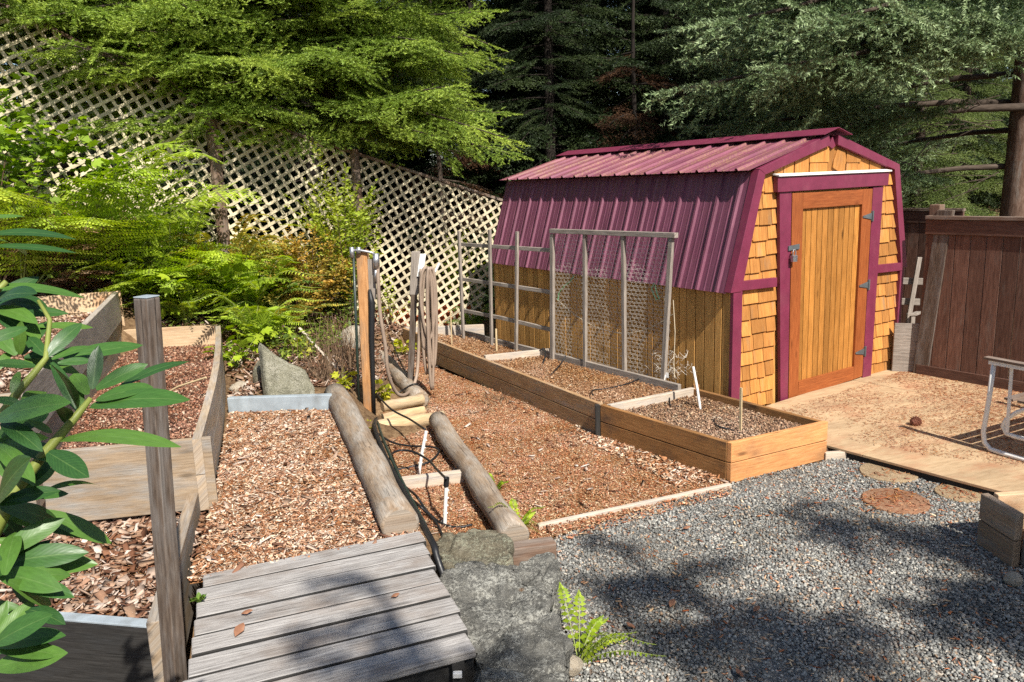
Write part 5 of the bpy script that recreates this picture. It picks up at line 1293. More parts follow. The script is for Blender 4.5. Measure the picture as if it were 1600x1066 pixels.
# ================================================================== NEIGHBOUR HOUSE, far behind the trees
hy = 30.0; ha, hb_ = Vector(aty(1400, 340, hy)), Vector(aty(1640, 340, hy))
hs = thing('neighbour_house', 'pale neighbour house glimpsed through the trees above the right fence', 'house', (ha.x, hy, 0))
m_ = MB(); m_.box(((hb_.x-ha.x)/2, 3, .2), (hb_.x-ha.x, 6, 3.2)); m_.build('wall', M['housewall'], hs)
m_ = MB(); w_ = hb_.x-ha.x; m_.prism([(-.4, -.5, 1.8), (-.4, 6.5, 1.8), (-.4, 3, 3.6)], (w_+.8, 0, 0), (1, 0, 0)); m_.build('roof', M['grey_wood'], hs)
m_ = MB(); m_.box((w_*.5, -.02, .5), (1.4, .06, 1.0)); m_.build('window', M['dark_steel'], hs)

# ================================================================== small litter
def dead_leaf(label, p, s, rz, k):
    P = [(-.5, 0, 0), (-.2, .22, .05), (.1, .28, .02), (.3, .15, .08), (.5, 0, .03), (.3, -.18, .06), (0, -.26, .03), (-.25, -.18, .07)]
    m_ = MB(); m_.prism([Vector(q)*s+Vector((0, 0, .02*s*((i*k) % 3))) for i, q in enumerate(P)], (0, 0, .0025), (1, 0, 0))
    o = m_.build('dead_leaf', M['leaf_dead'], None); o.location = p; o.rotation_euler = (.15, -.2, rz)
    prop(o, label, 'leaf', 'fallen leaves')
M['leaf_dead'] = paint('dead_leaf', (0.24, 0.11, 0.06), 0.8, 0.3, (0.4, 0.28, 0.2), .5)
for k, (u, v, z, s, rz, lab) in enumerate(((374, 985, ZD+.012, .075, 1.4, 'curled pale dead leaf near the deck left edge, largest on the planks'), (618, 931, ZD+.012, .04, .4, 'small brown dead leaf in the middle of the deck'), (386, 957, ZD+.012, .05, .2, 'reddish dead leaf above the curled leaf on the deck'),
    (1182, 952, .03, .05, .6, 'pinkish dead leaf on shaded gravel in the centre foreground'), (1155, 1052, .03, .05, 2, 'red-brown dead leaf at the bottom edge of the gravel'), (1073, 825, .03, .05, .1, 'orange-brown dead leaf on sunlit gravel below the edging board'), (1050, 943, .03, .06, 1, 'tan dead leaf on gravel right of the rock fern'), (985, 978, .03, .05, 2.5, 'pale dead leaf on gravel just beside the rock fern tips'))):
    dead_leaf(lab, Vector(at(u, v, z)), s, rz, k+1)
pc = Vector(at(1431, 659, ZP+.03)); bm = bmesh.new()
V = []; 
m_ = MB(); m_.tube([(-.045, 0, 0), (-.03, 0, 0), (0, 0, 0), (.03, 0, 0), (.05, 0, 0)], [.012, .026, .03, .022, .006], 10)
for k in range(60):
    f = k/60; x = -.04+.085*f; r = .028*math.sin(PI*min(1, f*.9+.12))+.004; a = k*2.4
    c = Vector((x, math.cos(a)*r, math.sin(a)*r)); o_ = Vector((.25, math.cos(a), math.sin(a))).normalized()*.013; s_ = Vector((0, -math.sin(a), math.cos(a)))*.009
    m_.hexa([c-s_, c+s_, c+s_+Vector((.004, 0, 0)), c-s_+Vector((.004, 0, 0))], [c+o_-s_*.6, c+o_+s_*.6, c+o_+s_*.6+Vector((.003, 0, 0)), c+o_-s_*.6+Vector((.003, 0, 0))], (1, 0, 0))
o = m_.build('pine_cone', M['cone'], None); o.location = pc; o.rotation_euler = (0, 0, .5); prop(o, 'red-brown cone lying on the plywood platform', 'cone')

# ================================================================== CONIFERS
def unit(a): return a/np.maximum(np.linalg.norm(a, axis=-1, keepdims=True), 1e-9)
def spray_segs(L, rng, ang=0.85, dens=0.045, sub=True):
    """flat spray along +x: list of (start, dir, length, tip-ness)"""
    S = []
    S.append((np.zeros(3), np.array([1., 0, 0]), L, .6))
    x = .06*L; side = 1
    while x < L*.97:
        side = -side
        l = (.62*(L-x)+.035)*rng.uniform(.75, 1.15); l = min(l, .5*L)
        a = ang*rng.uniform(.8, 1.1)*side
        d = np.array([math.cos(a), math.sin(a), rng.uniform(-.12, .06)]); d /= np.linalg.norm(d)
        st = np.array([x, 0, 0]); S.append((st, d, l, .8))
        if sub and l > .1:
            y = .3*l; s2 = 1
            while y < l*.92:
                s2 = -s2; l2 = (.55*(l-y)+.02)*rng.uniform(.7, 1.2); a2 = a+ang*.85*s2
                d2 = np.array([math.cos(a2), math.sin(a2), rng.uniform(-.15, .05)]); d2 /= np.linalg.norm(d2)
                S.append((st+d*y, d2, l2, 1.0)); y += dens*1.25
        x += dens*rng.uniform(.8, 1.2)
    return S
def bough_segs(L, rng, dens, droop, start=.22, gap=.15, spr=.42):
    """a whole limb: sprays on both sides of a sagging axis"""
    def axis(x): f = x/L; return np.array([x, .05*L*math.sin(f*3+rng_ph), droop[0]*x-droop[1]*x*x/L+droop[2]*max(0, f-.55)**2*L*2])
    rng_ph = rng.uniform(0, 6)
    segs = []
    x = start*L; side = 1
    pts = [axis(L*k/10) for k in range(11)]
    while x < L:
        side = -side
        ls = min((1-x/L)*L*.62+.24, spr*L+.1)*rng.uniform(.7, 1.15)
        p = axis(x); t = axis(min(L, x+.02*L))-axis(x-.02*L); t /= np.linalg.norm(t)
        a = rng.uniform(.75, 1.15)*side*(1-.25*x/L)
        yv = np.cross(np.array([0, 0, 1.]), t); yv /= np.linalg.norm(yv); zv = np.cross(t, yv)
        dx = t*math.cos(a)+yv*math.sin(a)+zv*rng.uniform(-.28, .05); dx /= np.linalg.norm(dx)
        dz = unit(zv+0.35*rng.normal(size=3)-dx*0); dz = dz-dx*(dz@dx); dz /= np.linalg.norm(dz); dy = np.cross(dz, dx)
        B = np.stack([dx, dy, dz], 1)
        tint = rng.uniform(.0, .75)+.25*x/L
        for (s, d, l, q) in spray_segs(ls, rng, dens=dens):
            s2 = s.copy(); s2[2] -= .22*(s[0]**2)/max(ls, .2)*.6; d2 = d.copy(); d2[2] -= .25*s[0]/max(ls, .2)*.6
            segs.append((p+B@s2, unit(B@d2), l, np.clip(tint+.3*(q-.8)+.25*s[0]/ls, 0, 1)))
        x += gap*rng.uniform(.75, 1.25)
    p = axis(L*.97); t = unit(axis(L)-axis(.94*L))
    yv = unit(np.cross(np.array([0, 0, 1.]), t)); zv = np.cross(t, yv); B = np.stack([t, yv, zv], 1)
    for (s, d, l, q) in spray_segs(.3, rng, dens=dens): segs.append((p+B@s, unit(B@d), l, .75))
    return segs, pts
def needles(segs, rng, per_m, ln, w, flat=.6, fwd=.75):
    S = np.array([s[0] for s in segs]); D = np.array([s[1] for s in segs]); Ls = np.array([s[2] for s in segs]); Tn = np.array([s[3] for s in segs])
    cnt = np.maximum(3, (Ls*per_m).astype(int)); I = np.repeat(np.arange(len(segs)), cnt); n = len(I)
    t = rng.uniform(0.02, 1, n); d = D[I]
    base = S[I]+d*(Ls[I]*t)[:, None]
    upv = np.array([0, 0, 1.])
    sv = unit(np.cross(d, upv)+1e-6); uv_ = np.cross(sv, d)
    ph = np.where(rng.uniform(size=n) < .5, 0, PI)+rng.normal(0, 1.0-flat*.55, n)
    perp = sv*np.cos(ph)[:, None]+uv_*(np.sin(ph)*(1 if flat < .5 else .8)+.15)[:, None]
    nd = unit(d*fwd+perp*rng.uniform(.7, 1.1, (n, 1)))
    l = ln*rng.uniform(.7, 1.2, n)
    wv = unit(np.cross(nd, unit(rng.normal(size=(n, 3)))))
    T = np.stack([base-wv*w/2, base+wv*w/2, base+nd*l[:, None]], 1)
    return T, np.repeat(np.clip(Tn[I]+rng.normal(0, .05, n), 0, 1)[:, None], 3, 1)
class Bough:
    def __init__(s, L, seed, dens, per_m, ln, w, droop=(.1, .22, .08), **kw):
        rng = np.random.default_rng(seed); fl = kw.pop('flat', .6)
        segs, s.pts = bough_segs(L, rng, dens, droop, **kw); s.T, s.tint = needles(segs, rng, per_m, ln, w, flat=fl); s.L = L
def conifer(name, label, cat, base, trunk_r, height, boughs, spec, mat, bark, group=None, lean=(0, 0), trunk_top=None, limb_r=.018, limb_mat=None):
    """spec: list of (z, azimuth, pitch, length, roll, tint shift)"""
    t = thing(name, label, cat, tuple(base), 0, group)
    m_ = MB(); th = trunk_top or height
    m_.tube([(lean[0]*f*th+.03*math.sin(f*7), lean[1]*f*th, f*th-.15) for f in np.linspace(0, 1, 9)], [trunk_r*(1.12 if f == 0 else 1)*(1-f*.85*th/height) for f in np.linspace(0, 1, 9)], 14)
    m_.build('trunk', bark, t, smooth=True)
    TT = []; TI = []; lm = MB()
    for (z, az, pit, ln, roll, ts) in spec:
        b = boughs[rnd.randrange(len(boughs))]; sc = ln/b.L
        R = np.array(Matrix.Rotation(az, 3, 'Z') @ Matrix.Rotation(-pit, 3, 'Y') @ Matrix.Rotation(roll, 3, 'X'))
        o = np.array([lean[0]*z, lean[1]*z, z])
        sl = sc**.8
        TT.append((b.T.reshape(-1, 3)*sc) @ R.T + o); TI.append(np.clip(b.tint.ravel()+ts, 0, 1))
        P = [tuple(R@(np.array(p)*sc)+o) for p in b.pts[::2]]
        lm.tube(P, [limb_r*(1.15-k/5)*max(.6, ln/2.5)+.003 for k in range(len(P))], 6, False)
    lm.build('limbs', limb_mat or bark, t, smooth=True)
    V = np.concatenate(TT); fast('crown', V, tri_index(len(V)//3), mat, t, np.concatenate(TI))
    return t
U = rnd.uniform
firB = [Bough(2.4, 100+k, .058, 185, .03, .0095, droop=(.06, .22, .08), gap=.14, flat=.6) for k in range(5)]
farB = [Bough(2.4, 200+k, .085, 70, .06, .02, droop=(.05, .24, .05), gap=.2, flat=.4) for k in range(4)]
shaB = [Bough(2.4, 400+k, .1, 55, .1, .05, droop=(.05, .24, .05), gap=.22, flat=.4) for k in range(3)]
sprB = [Bough(2.6, 300+k, .06, 240, .026, .0085, droop=(.04, .2, .16), start=.3, gap=.14, flat=.25) for k in range(5)]

def face_cam(x, y): return math.atan2(-y, -x)
# bright fir behind the lattice
sp = []
c = face_cam(-2.5, 11.2)+.1
for k in range(100):
    z = 1.9+4.2*(k/100)+U(-.15, .15)
    az = c+(U(-1.9, 1.9) if k % 6 else U(-PI, PI))
    sp.append((z, az, U(-.12, .25), U(2.3, 3.3)*(1-.05*(z-1.5)), U(-.25, .25), U(-.15, .15)))
conifer('fir_tree', 'bright green fir with drooping sunlit boughs over the lattice fence', 'tree', (-2.45, 11.2, .9), .15, 9.5, firB, sp, M['fir'], M['bark_tree'])
sp = []
c = face_cam(-5.6, 10.2)
for k in range(64):
    z = 1.75+3.6*(k/64); sp.append((z, c+U(-1.7, 1.7), U(-.15, .2), U(2.0, 2.9), U(-.3, .3), U(-.15, .15)))
conifer('fir_tree', 'bright green fir at the top left behind the vine maple', 'tree', (-5.6, 10.2, 1.6), .13, 9, firB, sp, M['fir'], M['bark_tree'])

sp = []
c = face_cam(-3.9, 10.7)
for k in range(70):
    z = 2.0+3.4*(k/70); sp.append((z, c+U(-1.6, 1.6), U(-.12, .25), U(2.0, 2.8), U(-.3, .3), U(-.15, .15)))
conifer('fir_tree', 'bright green fir between the two others, its boughs over the grey lattice post', 'tree', (-3.9, 10.7, 1.25), .13, 8, firB, sp, M['fir'], M['bark_tree'])

# big spruce at the right: bare inner limbs, blue-green tips
sx, sy = aty(1588, 330, 10.6)[0], 10.6
sp = []
base_az = PI
for (z, az, pit, ln) in ((2.05, PI+.05, .0, 3.6), (2.75, PI+.22, .02, 4.6), (2.85, PI-.12, .06, 4.2), (3.6, PI+.12, .05, 4.4), (3.7, PI+.5, -.03, 4.8), (3.9, PI+.33, -.08, 5.2), (4.2, PI-.05, .05, 4.4), (4.4, PI+.62, -.1, 5.0), (4.6, PI+.42, -.1, 5.3), (4.9, PI+.25, -.05, 4.8),
    (5.2, PI+.75, -.12, 4.6), (5.4, PI+.52, -.15, 5.0), (5.6, PI+.1, -.08, 4.6), (5.9, PI+.38, -.16, 4.8), (6.3, PI+.6, -.2, 4.6), (6.6, PI+.2, -.15, 4.4), (3.2, PI-.5, .0, 3.8), (4.5, PI-.7, 0, 3.8), (2.5, PI-.9, 0, 3.4), (4.0, PI+1.0, -.1, 3.6), (5.0, PI+1.15, -.1, 3.6), (6.0, PI+.95, -.1, 3.8),
    (3.0, .6, 0, 3), (4.2, -.3, 0, 3), (5.4, 1.4, 0, 3), (6.6, -.9, 0, 3.2), (7.2, PI+.5, -.15, 4), (7.6, PI+.1, -.1, 4), (7.0, PI+.9, -.15, 3.8), (8, 2, 0, 3), (8.4, 4.2, -.1, 3.4)):
    sp.append((z, az+U(-.05, .05), pit, ln, U(-.25, .25), U(-.25, .2)))
spruce = conifer('spruce_tree', 'large spruce with thick scaly trunk and blue-green boughs reaching over the shed', 'tree', (sx, sy, .05), .235, 14, sprB, sp, M['spruce'], M['bark_red'], trunk_top=9, limb_r=.024, limb_mat=M['bark_tree'])
# dry bare twigs along the spruce's lower limbs
m_ = MB()
for k in range(70):
    z = U(1.6, 4.6); az = PI+U(-.5, .6); r0_, r1_ = U(.3, 2.2), U(.5, 1.1)
    p = Vector((math.cos(az)*r0_, math.sin(az)*r0_, z)); d = Vector((math.cos(az+U(-.7, .7)), math.sin(az+U(-.7, .7)), U(-.5, .25)))
    m_.tube([p, p+d*r1_*.5+Vector((0, 0, U(-.05, .05))), p+d*r1_+Vector((0, 0, U(-.15, .05)))], [.008, .005, .002], 4, False)
m_.build('bare_twigs', M['bark_tree'], spruce)

# the dark wood behind
def tree_spec(z0, z1, n, l0, l1, pit=(-.25, .1)):
    return [(z0+(z1-z0)*((k+U(0, 1))/n), U(0, 2*PI), U(*pit), (l0+(l1-l0)*(k/n))*U(.8, 1.1), U(-.3, .3), U(-.2, .2)) for k in range(n)]
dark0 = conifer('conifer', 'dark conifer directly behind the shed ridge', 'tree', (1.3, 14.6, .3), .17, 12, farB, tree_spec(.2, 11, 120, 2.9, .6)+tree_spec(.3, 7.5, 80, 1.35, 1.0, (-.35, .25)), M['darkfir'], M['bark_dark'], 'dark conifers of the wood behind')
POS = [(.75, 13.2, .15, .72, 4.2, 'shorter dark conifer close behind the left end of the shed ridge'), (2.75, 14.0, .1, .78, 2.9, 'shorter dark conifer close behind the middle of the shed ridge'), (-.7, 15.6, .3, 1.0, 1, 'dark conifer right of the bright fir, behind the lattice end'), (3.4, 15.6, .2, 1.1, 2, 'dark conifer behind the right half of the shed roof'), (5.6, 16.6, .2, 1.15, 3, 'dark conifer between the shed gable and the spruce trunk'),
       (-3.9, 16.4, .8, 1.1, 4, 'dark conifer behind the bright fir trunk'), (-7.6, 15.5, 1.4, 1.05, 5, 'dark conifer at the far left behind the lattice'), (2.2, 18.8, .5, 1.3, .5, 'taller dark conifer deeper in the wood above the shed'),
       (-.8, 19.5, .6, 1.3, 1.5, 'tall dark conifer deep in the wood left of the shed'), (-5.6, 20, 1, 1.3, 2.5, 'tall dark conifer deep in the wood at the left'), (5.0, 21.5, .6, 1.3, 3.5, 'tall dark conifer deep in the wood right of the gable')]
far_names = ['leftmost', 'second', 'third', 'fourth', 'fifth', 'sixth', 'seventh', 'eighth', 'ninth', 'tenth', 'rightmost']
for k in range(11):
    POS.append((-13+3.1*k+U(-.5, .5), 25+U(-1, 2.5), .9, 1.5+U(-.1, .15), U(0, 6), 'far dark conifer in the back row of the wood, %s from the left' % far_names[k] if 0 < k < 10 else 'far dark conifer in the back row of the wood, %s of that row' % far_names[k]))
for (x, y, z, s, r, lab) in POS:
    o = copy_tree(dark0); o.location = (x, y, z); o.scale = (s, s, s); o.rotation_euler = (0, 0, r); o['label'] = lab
back0 = conifer('conifer', 'sunlit yellow-green conifer seen between shed gable and spruce trunk', 'tree', (7.6, 19.5, -.3), .16, 9, farB, tree_spec(.2, 5.2, 60, 2.4, 1.2), M['backfir'], M['bark_tree'], 'pale conifers beyond the right fence')
for (x, y, z, s, r, lab) in ((10.6, 20.5, -.3, 1, 2, 'pale conifer behind the spruce trunk at the right edge'), (13.4, 23.5, -.2, 1.1, 4, 'pale distant conifer at the extreme right'), (5.2, 18.2, -.6, .8, 5, 'low pale conifer just behind the shed gable')):
    o = copy_tree(back0); o.location = (x, y, z); o.scale = (s, s, s); o.rotation_euler = (0, 0, r); o['label'] = lab
conifer('dead_conifer', 'reddish dead conifer in the shade above the shed roof', 'tree', (2.1, 13.0, .2), .07, 6, farB, tree_spec(2.0, 3.9, 16, 1.5, 1.0, (-.4, .0)), M['deadfir'], M['bark_dark'])
conifer('dead_conifer', 'brown dead lower boughs between lattice top and bright fir', 'tree', (-1.1, 13.2, .5), .06, 5, farB, tree_spec(.6, 2.3, 16, 1.7, 1.3, (-.4, .0)), M['deadfir'], M['bark_tree'])
# trees behind the viewpoint: their shade dapples the deck and the yard
for (x, y, hh_, nb, r_, lab) in SHADE:
    conifer('garden_tree', lab, 'tree', (x, y, 0), .13, hh_, shaB, tree_spec(1.5, hh_-.25, nb, r_, .45, (-.2, .2)), M['darkfir'], M['bark_tree'], 'trees behind the viewpoint')

# ================================================================== BROAD LEAVES
LF = np.array([(0, 0, 0), (.45, .27, .09), (1, 0, -.06), (.45, -.27, .09)])     # folded leaf: two triangles on the midrib
LFF = np.array([(0, 2, 1), (0, 3, 2)])
def lobed():
    P = [(0, 0, 0)]
    for k in range(11):
        a = -2.3+4.6*k/10; r = (.95 if k % 2 == 0 else .58)*(1 - .18*abs(k-5)/5); P.append((.42+r*.55*math.cos(a), r*.6*math.sin(a), -.1*r*r+.05*(k % 2)))
    F = [(0, k, k+1) for k in range(1, 11)]
    return np.array(P), np.array(F)
LOB, LOBF = lobed()
def place_leaves(P, D, size, rng, T=LF, F=LFF, up=.6):
    n = len(P); d = unit(D+rng.normal(0, .28, (n, 3)))
    u_ = np.array([0, 0, 1.])[None]*up+rng.normal(0, .42, (n, 3)); u_ = u_-d*(u_*d).sum(1, keepdims=True); u_ = unit(u_); s = np.cross(u_, d)
    B = np.stack([d, s, u_], 2)
    V = np.einsum('nij,kj->nki', B, T)*size[:, None, None]+P[:, None, :]
    Fa = (F[None]+(np.arange(n)*len(T))[:, None, None]).reshape(-1, F.shape[1])
    return V.reshape(-1, 3), Fa
def shrub(name, label, cat, base, stems, size, mat, seed, spread, height, leaf_gap=.035, T=LF, F=LFF, up=.6, first=.25, group=None, stem_mat=None, stem_r=.006, tip=None, sub=3, arch=.3):
    """stems out of one base, side twigs, leaves set alternately along them"""
    rng = np.random.default_rng(seed); t = thing(name, label, cat, tuple(base), 0, group)
    P = []; D = []; S = []; TI = []; m_ = MB()
    for k in range(stems):
        a = rng.uniform(0, 2*PI); r = spread*math.sqrt(rng.uniform(.03, 1)); h = height*rng.uniform(.6, 1.0)*(1-.35*(r/spread)**2)
        end = np.array([math.cos(a)*r, math.sin(a)*r, h])
        if tip is not None: end = end+np.array(tip)*rng.uniform(.7, 1.1)
        mid = end*np.array([.35, .35, .6])+rng.normal(0, .03, 3)
        cur = lambda f: (1-f)**2*np.zeros(3)+2*f*(1-f)*mid+f*f*end-np.array([0, 0, arch*max(0, f-.6)**2*h])
        pts = [cur(f) for f in np.linspace(0, 1, 7)]
        m_.tube([tuple(p) for p in pts], [stem_r*(1.1-f) for f in np.linspace(0, 1, 7)], 5, False)
        Lg = sum(np.linalg.norm(pts[i+1]-pts[i]) for i in range(6))
        tt = rng.uniform(.2, .8)
        runs = [(cur, first, 1.0, Lg)]
        for q in range(sub):
            f0 = rng.uniform(first+.1, .85); o = cur(f0); dr = unit(end*np.array([1, 1, .4])+rng.normal(0, .6*max(spread, .3), 3))*Lg*rng.uniform(.16, .34)
            runs.append((lambda f, o=o, dr=dr: o+dr*f-np.array([0, 0, .06*f*f]), .1, 1.0, np.linalg.norm(dr)))
        for (cv, f0, f1, ll) in runs:
            n = max(2, int(ll*(f1-f0)/leaf_gap)); side = 1
            for i in range(n):
                f = f0+(f1-f0)*(i+.5)/n; p = cv(f); tg = unit(cv(min(1, f+.02))-cv(f-.02)); side = -side
                sd_ = unit(np.cross(tg, np.array([0, 0, 1.]))+1e-6)
                P.append(p); D.append(tg*.5+sd_*side+np.array([0, 0, .1])); S.append(size*rng.uniform(.65, 1.2)); TI.append(np.clip(tt+.35*(f-.5)+rng.normal(0, .1), 0, 1))
    V, Fa = place_leaves(np.array(P), np.array(D), np.array(S), rng, T, F, up)
    fast('leaves', V, Fa, mat, t, np.repeat(np.array(TI), len(T)))
    m_.build('stems', stem_mat or M['twigbark'], t)
    return t

# ================================================================== FERNS
def frond(L, rise, reach, n, pin, wid, rng, taper=.8, curl=.25):
    """one pinnate frond in the x-z plane; returns vertices (leaflets as 2-triangle blades) and the rachis"""
    def ax(f): return np.array([reach*f**1.15, 0, rise*math.sin(min(1.0, f*(1+curl))*PI/2*1.25)*(1.0)])
    V = []; pts = [ax(f) for f in np.linspace(0, 1, 9)]
    for k in range(n):
        f = .1+.89*(k+.5)/n; p = ax(f); tg = unit(ax(min(1, f+.01))-ax(f-.01))
        prof = (math.sin(PI*min(1, (f*.93+.07))**.75))**.7*(1-taper*max(0, f-.5)**2*1.2); l = pin*max(.12, prof)
        for s in (-1, 1):
            dr = unit(np.array([0, s, 0])+tg*.3+np.array([0, 0, -.16+rng.normal(0, .08)])); w_ = unit(np.cross(dr, np.cross(tg, dr)))
            V.append(np.stack([p, p+dr*l*.4+tg*wid*.5+np.array([0, 0, .008]), p+dr*l, p+dr*l*.4-tg*wid*.5-np.array([0, 0, .003])]))
    return np.array(V), pts
def bracken(L, rise, reach, n, pin, rng):
    def ax(f): return np.array([reach*f, 0, rise*math.sin(f*PI/2*1.3)])
    V = []; pts = [ax(f) for f in np.linspace(0, 1, 9)]
    for k in range(n):
        f = .18+.81*(k+.5)/n; p = ax(f); tg = unit(ax(min(1, f+.01))-ax(f-.01)); l = pin*(1-((f-.25)/.8)**1.3 if f > .25 else .8)
        l = max(l, .03)
        for s in (-1, 1):
            dr = unit(np.array([0, s, 0])+tg*.45+np.array([0, 0, -.12+rng.normal(0, .06)])); q = np.cross(dr, tg); q /= np.linalg.norm(q); up_ = q if q[2] > 0 else -q; sd_ = np.cross(up_, dr)
            m = max(3, int(l/.034))
            for j in range(m):
                g = (j+.5)/m; b = p+dr*l*g; pl_ = .085*(1-g*.8)*min(1, l/.2)
                for s2 in (-1, 1):
                    d2 = unit(sd_*s2+dr*.55+up_*(-.1)); V.append(np.stack([b, b+d2*pl_*.45+dr*.015, b+d2*pl_, b+d2*pl_*.45-dr*.015]))
    return np.array(V), pts
def fern(name, label, base, nf, L, mat, seed, kind='sword', az=(0, 2*PI), rise=(.4, .9), group='ferns on the bank', pinn=.075, cat='fern', lean=0):
    rng = np.random.default_rng(seed); t = thing(name, label, cat, tuple(base), 0, group); VV = []; TI = []; m_ = MB()
    for k in range(nf):
        a = az[0]+(az[1]-az[0])*(k+rng.uniform(.1, .9))/nf; l = L*rng.uniform(.7, 1.1); rf = rng.uniform(*rise)
        if kind == 'sword': V, pts = frond(l, l*rf*.75, l*(1-.38*rf), int(27*max(.55, min(1, l/.7))), pinn*(1.35 if l > .6 else 1), .026*min(1.15, max(.45, l)), rng)
        else: V, pts = bracken(l, l*rf*.6, l*.85, 13, l*.42, rng)
        roll = rng.normal(0, .18); R = np.array(Matrix.Rotation(a, 3, 'Z') @ Matrix.Rotation(roll, 3, 'X'))
        VV.append((V.reshape(-1, 3) @ R.T)); TI.append(np.full(len(V)*4, np.clip(rng.uniform(.1, .9), 0, 1)))
        m_.tube([tuple(R@p) for p in pts], [.005*(1.15-f)*L+.001 for f in np.linspace(0, 1, 9)], 4, False)
    V = np.concatenate(VV); nq = len(V)//4
    F = (np.array([(0, 2, 1), (0, 3, 2)])[None]+(np.arange(nq)*4)[:, None, None]).reshape(-1, 3)
    fast('fronds', V, F, mat, t, np.concatenate(TI)); m_.build('stalks', M['greentwig'] if mat != M['fern_dry'] else M['twigbark'], t)
    return t
def gp(u, v, dz=0.0): return onground(u, v)+np.array([0, 0, dz])
def byl(u, v, t_off, zoff=0):                                   # in front of the lattice line: the fence point seen at the pixel, moved out towards the viewer
    p = atp(u, v, FP+FN*t_off, np.array([-FD[1], FD[0], 0])); z = ht(p[0], p[1]); return np.array([p[0], p[1], z+zoff])
CAMAZ = -PI/2
fern('sword_fern', 'tall upright sword fern against the lattice at the left', byl(262, 370, .35), 18, 1.6, M['fern'], 1, rise=(.9, 1.3))
fern('sword_fern', 'sword fern with yellow-brown fronds sweeping right below the grey lattice post', byl(345, 395, .4), 22, 1.45, M['fern_brown'], 2, az=(-2.2, 1.6), rise=(.4, 1.0))
fern('sword_fern', 'green sword fern drooping over the bank right of the terrace bed', byl(390, 445, .65), 20, 1.35, M['fern'], 3, rise=(.3, .9))
fern('sword_fern', 'deep green sword fern hanging down beside the orange-tinged bush', byl(410, 480, .7), 20, 1.15, M['fern_dark'], 4, rise=(.15, .6))
fern('sword_fern', 'green sword fern in the middle of the bank above the upper bed', byl(215, 385, .3), 16, 1.5, M['fern'], 5, rise=(.6, 1.2))
fern('sword_fern', 'sword fern at the left end of the bank behind rhododendron leaves', byl(40, 385, .3), 14, 1.4, M['fern'], 6, rise=(.5, 1.1))
fern('bracken_fern', 'broad bright bracken arching at the far left of the bank', byl(95, 345, .3), 12, 1.9, M['fern'], 7, 'bracken', rise=(.8, 1.25))
fern('bracken_fern', 'bright bracken spreading over the middle of the bank', byl(170, 360, .32), 12, 1.8, M['fern'], 8, 'bracken', rise=(.7, 1.2))
fern('bracken_fern', 'low bracken frond arching just above the pale far board', byl(245, 430, .4), 9, 1.2, M['fern'], 9, 'bracken', az=(-2.8, .2), rise=(.4, .9))
fern('bracken_fern', 'bracken between brown fern and lobed leaves in the bank centre', byl(300, 400, .45), 10, 1.5, M['fern'], 10, 'bracken', rise=(.5, 1.0))
fern('bracken_fern', 'bracken rising behind the upper bed at the left frame edge', byl(15, 350, .35), 11, 1.8, M['fern'], 18, 'bracken', rise=(.7, 1.2))
fern('dry_bracken', 'tangle of pale dead bracken at the top left under the lattice corner', byl(75, 260, .25), 20, 1.25, M['fern_dry'], 11, 'bracken', rise=(.7, 1.2), cat='dead fern')
fern('dry_bracken', 'heap of brown dead bracken behind the upper terrace bed', byl(130, 450, .35), 20, .6, M['fern_dry'], 12, 'bracken', rise=(.2, .8), cat='dead fern')
fern('sword_fern', 'dark sword fern in the shade between lattice and shed corner', np.array(at(738, 520, .0)), 14, .7, M['fern_dark'], 13, rise=(.4, .9), group='small ferns')
fern('small_fern', 'lime green fern growing on the gravel against the large boulder', np.array(at(905, 1040, .0)), 9, .4, M['lime'], 14, az=(-.9, 1.9), rise=(.3, 1.0), pinn=.035, group='small ferns')
fern('small_fern', 'lime green fern sprouting at the lower end of the slim log', np.array(at(812, 828, .02)), 8, .26, M['lime'], 15, rise=(.3, .9), pinn=.03, group='small ferns')
fern('small_fern', 'tiny lime fern beside the middle of the slim log', np.array(at(774, 768, .02)), 6, .16, M['lime'], 16, rise=(.4, .9), pinn=.025, group='small ferns')
fern('small_fern', 'tiny fern sprig between deck and pale retaining board', np.array(at(312, 940, ZD)), 5, .055, M['fern_dark'], 17, rise=(.3, .7), pinn=.012, group='small ferns')

fern('sword_fern', 'bright sword fern spilling over the bank beside the terrace bed far corner', gp(398, 548)+np.array([0, .15, .05]), 18, .95, M['fern'], 61, rise=(.3, .8))
fern('sword_fern', 'bright sword fern directly behind the pale far board of the terrace bed', byl(290, 470, .75), 16, 1.0, M['fern'], 62, rise=(.4, .9))
fern('sword_fern', 'yellowish sword fern at the bank foot above the upright slab', gp(450, 520)+np.array([0, .1, .05]), 14, .75, M['fern_brown'], 63, rise=(.3, .8))
# lobed-leaf plants, shrubs
LB = dict(T=LOB, F=LOBF)
shrub('thimbleberry', 'lime lobed-leaf plant right of the tall post behind the terrace bed', 'plant', byl(285, 465, .8), 17, .17, M['lime'], 21, .65, .9, .09, group='lobed-leaf plants on the bank', sub=1, up=1.0, stem_mat=M['greentwig'], **LB)
shrub('thimbleberry', 'lime lobed-leaf plant overhanging the bank beside the bed corner', 'plant', byl(362, 460, .75), 20, .17, M['lime'], 22, .75, 1.1, .09, group='lobed-leaf plants on the bank', sub=1, up=1.0, stem_mat=M['greentwig'], **LB)
shrub('thimbleberry', 'lime lobed-leaf plant low at the terrace bed far corner by pale stones', 'plant', gp(372, 575), 9, .11, M['lime'], 23, .26, .4, .07, group='lobed-leaf plants on the bank', sub=1, up=1.0, stem_mat=M['greentwig'], **LB)
shrub('thimbleberry', 'lobed-leaf plant in the upper middle of the bank among ferns', 'plant', byl(270, 430, .5), 12, .14, M['lime'], 24, .55, .9, .09, group='lobed-leaf plants on the bank', sub=1, up=1.0, stem_mat=M['greentwig'], **LB)
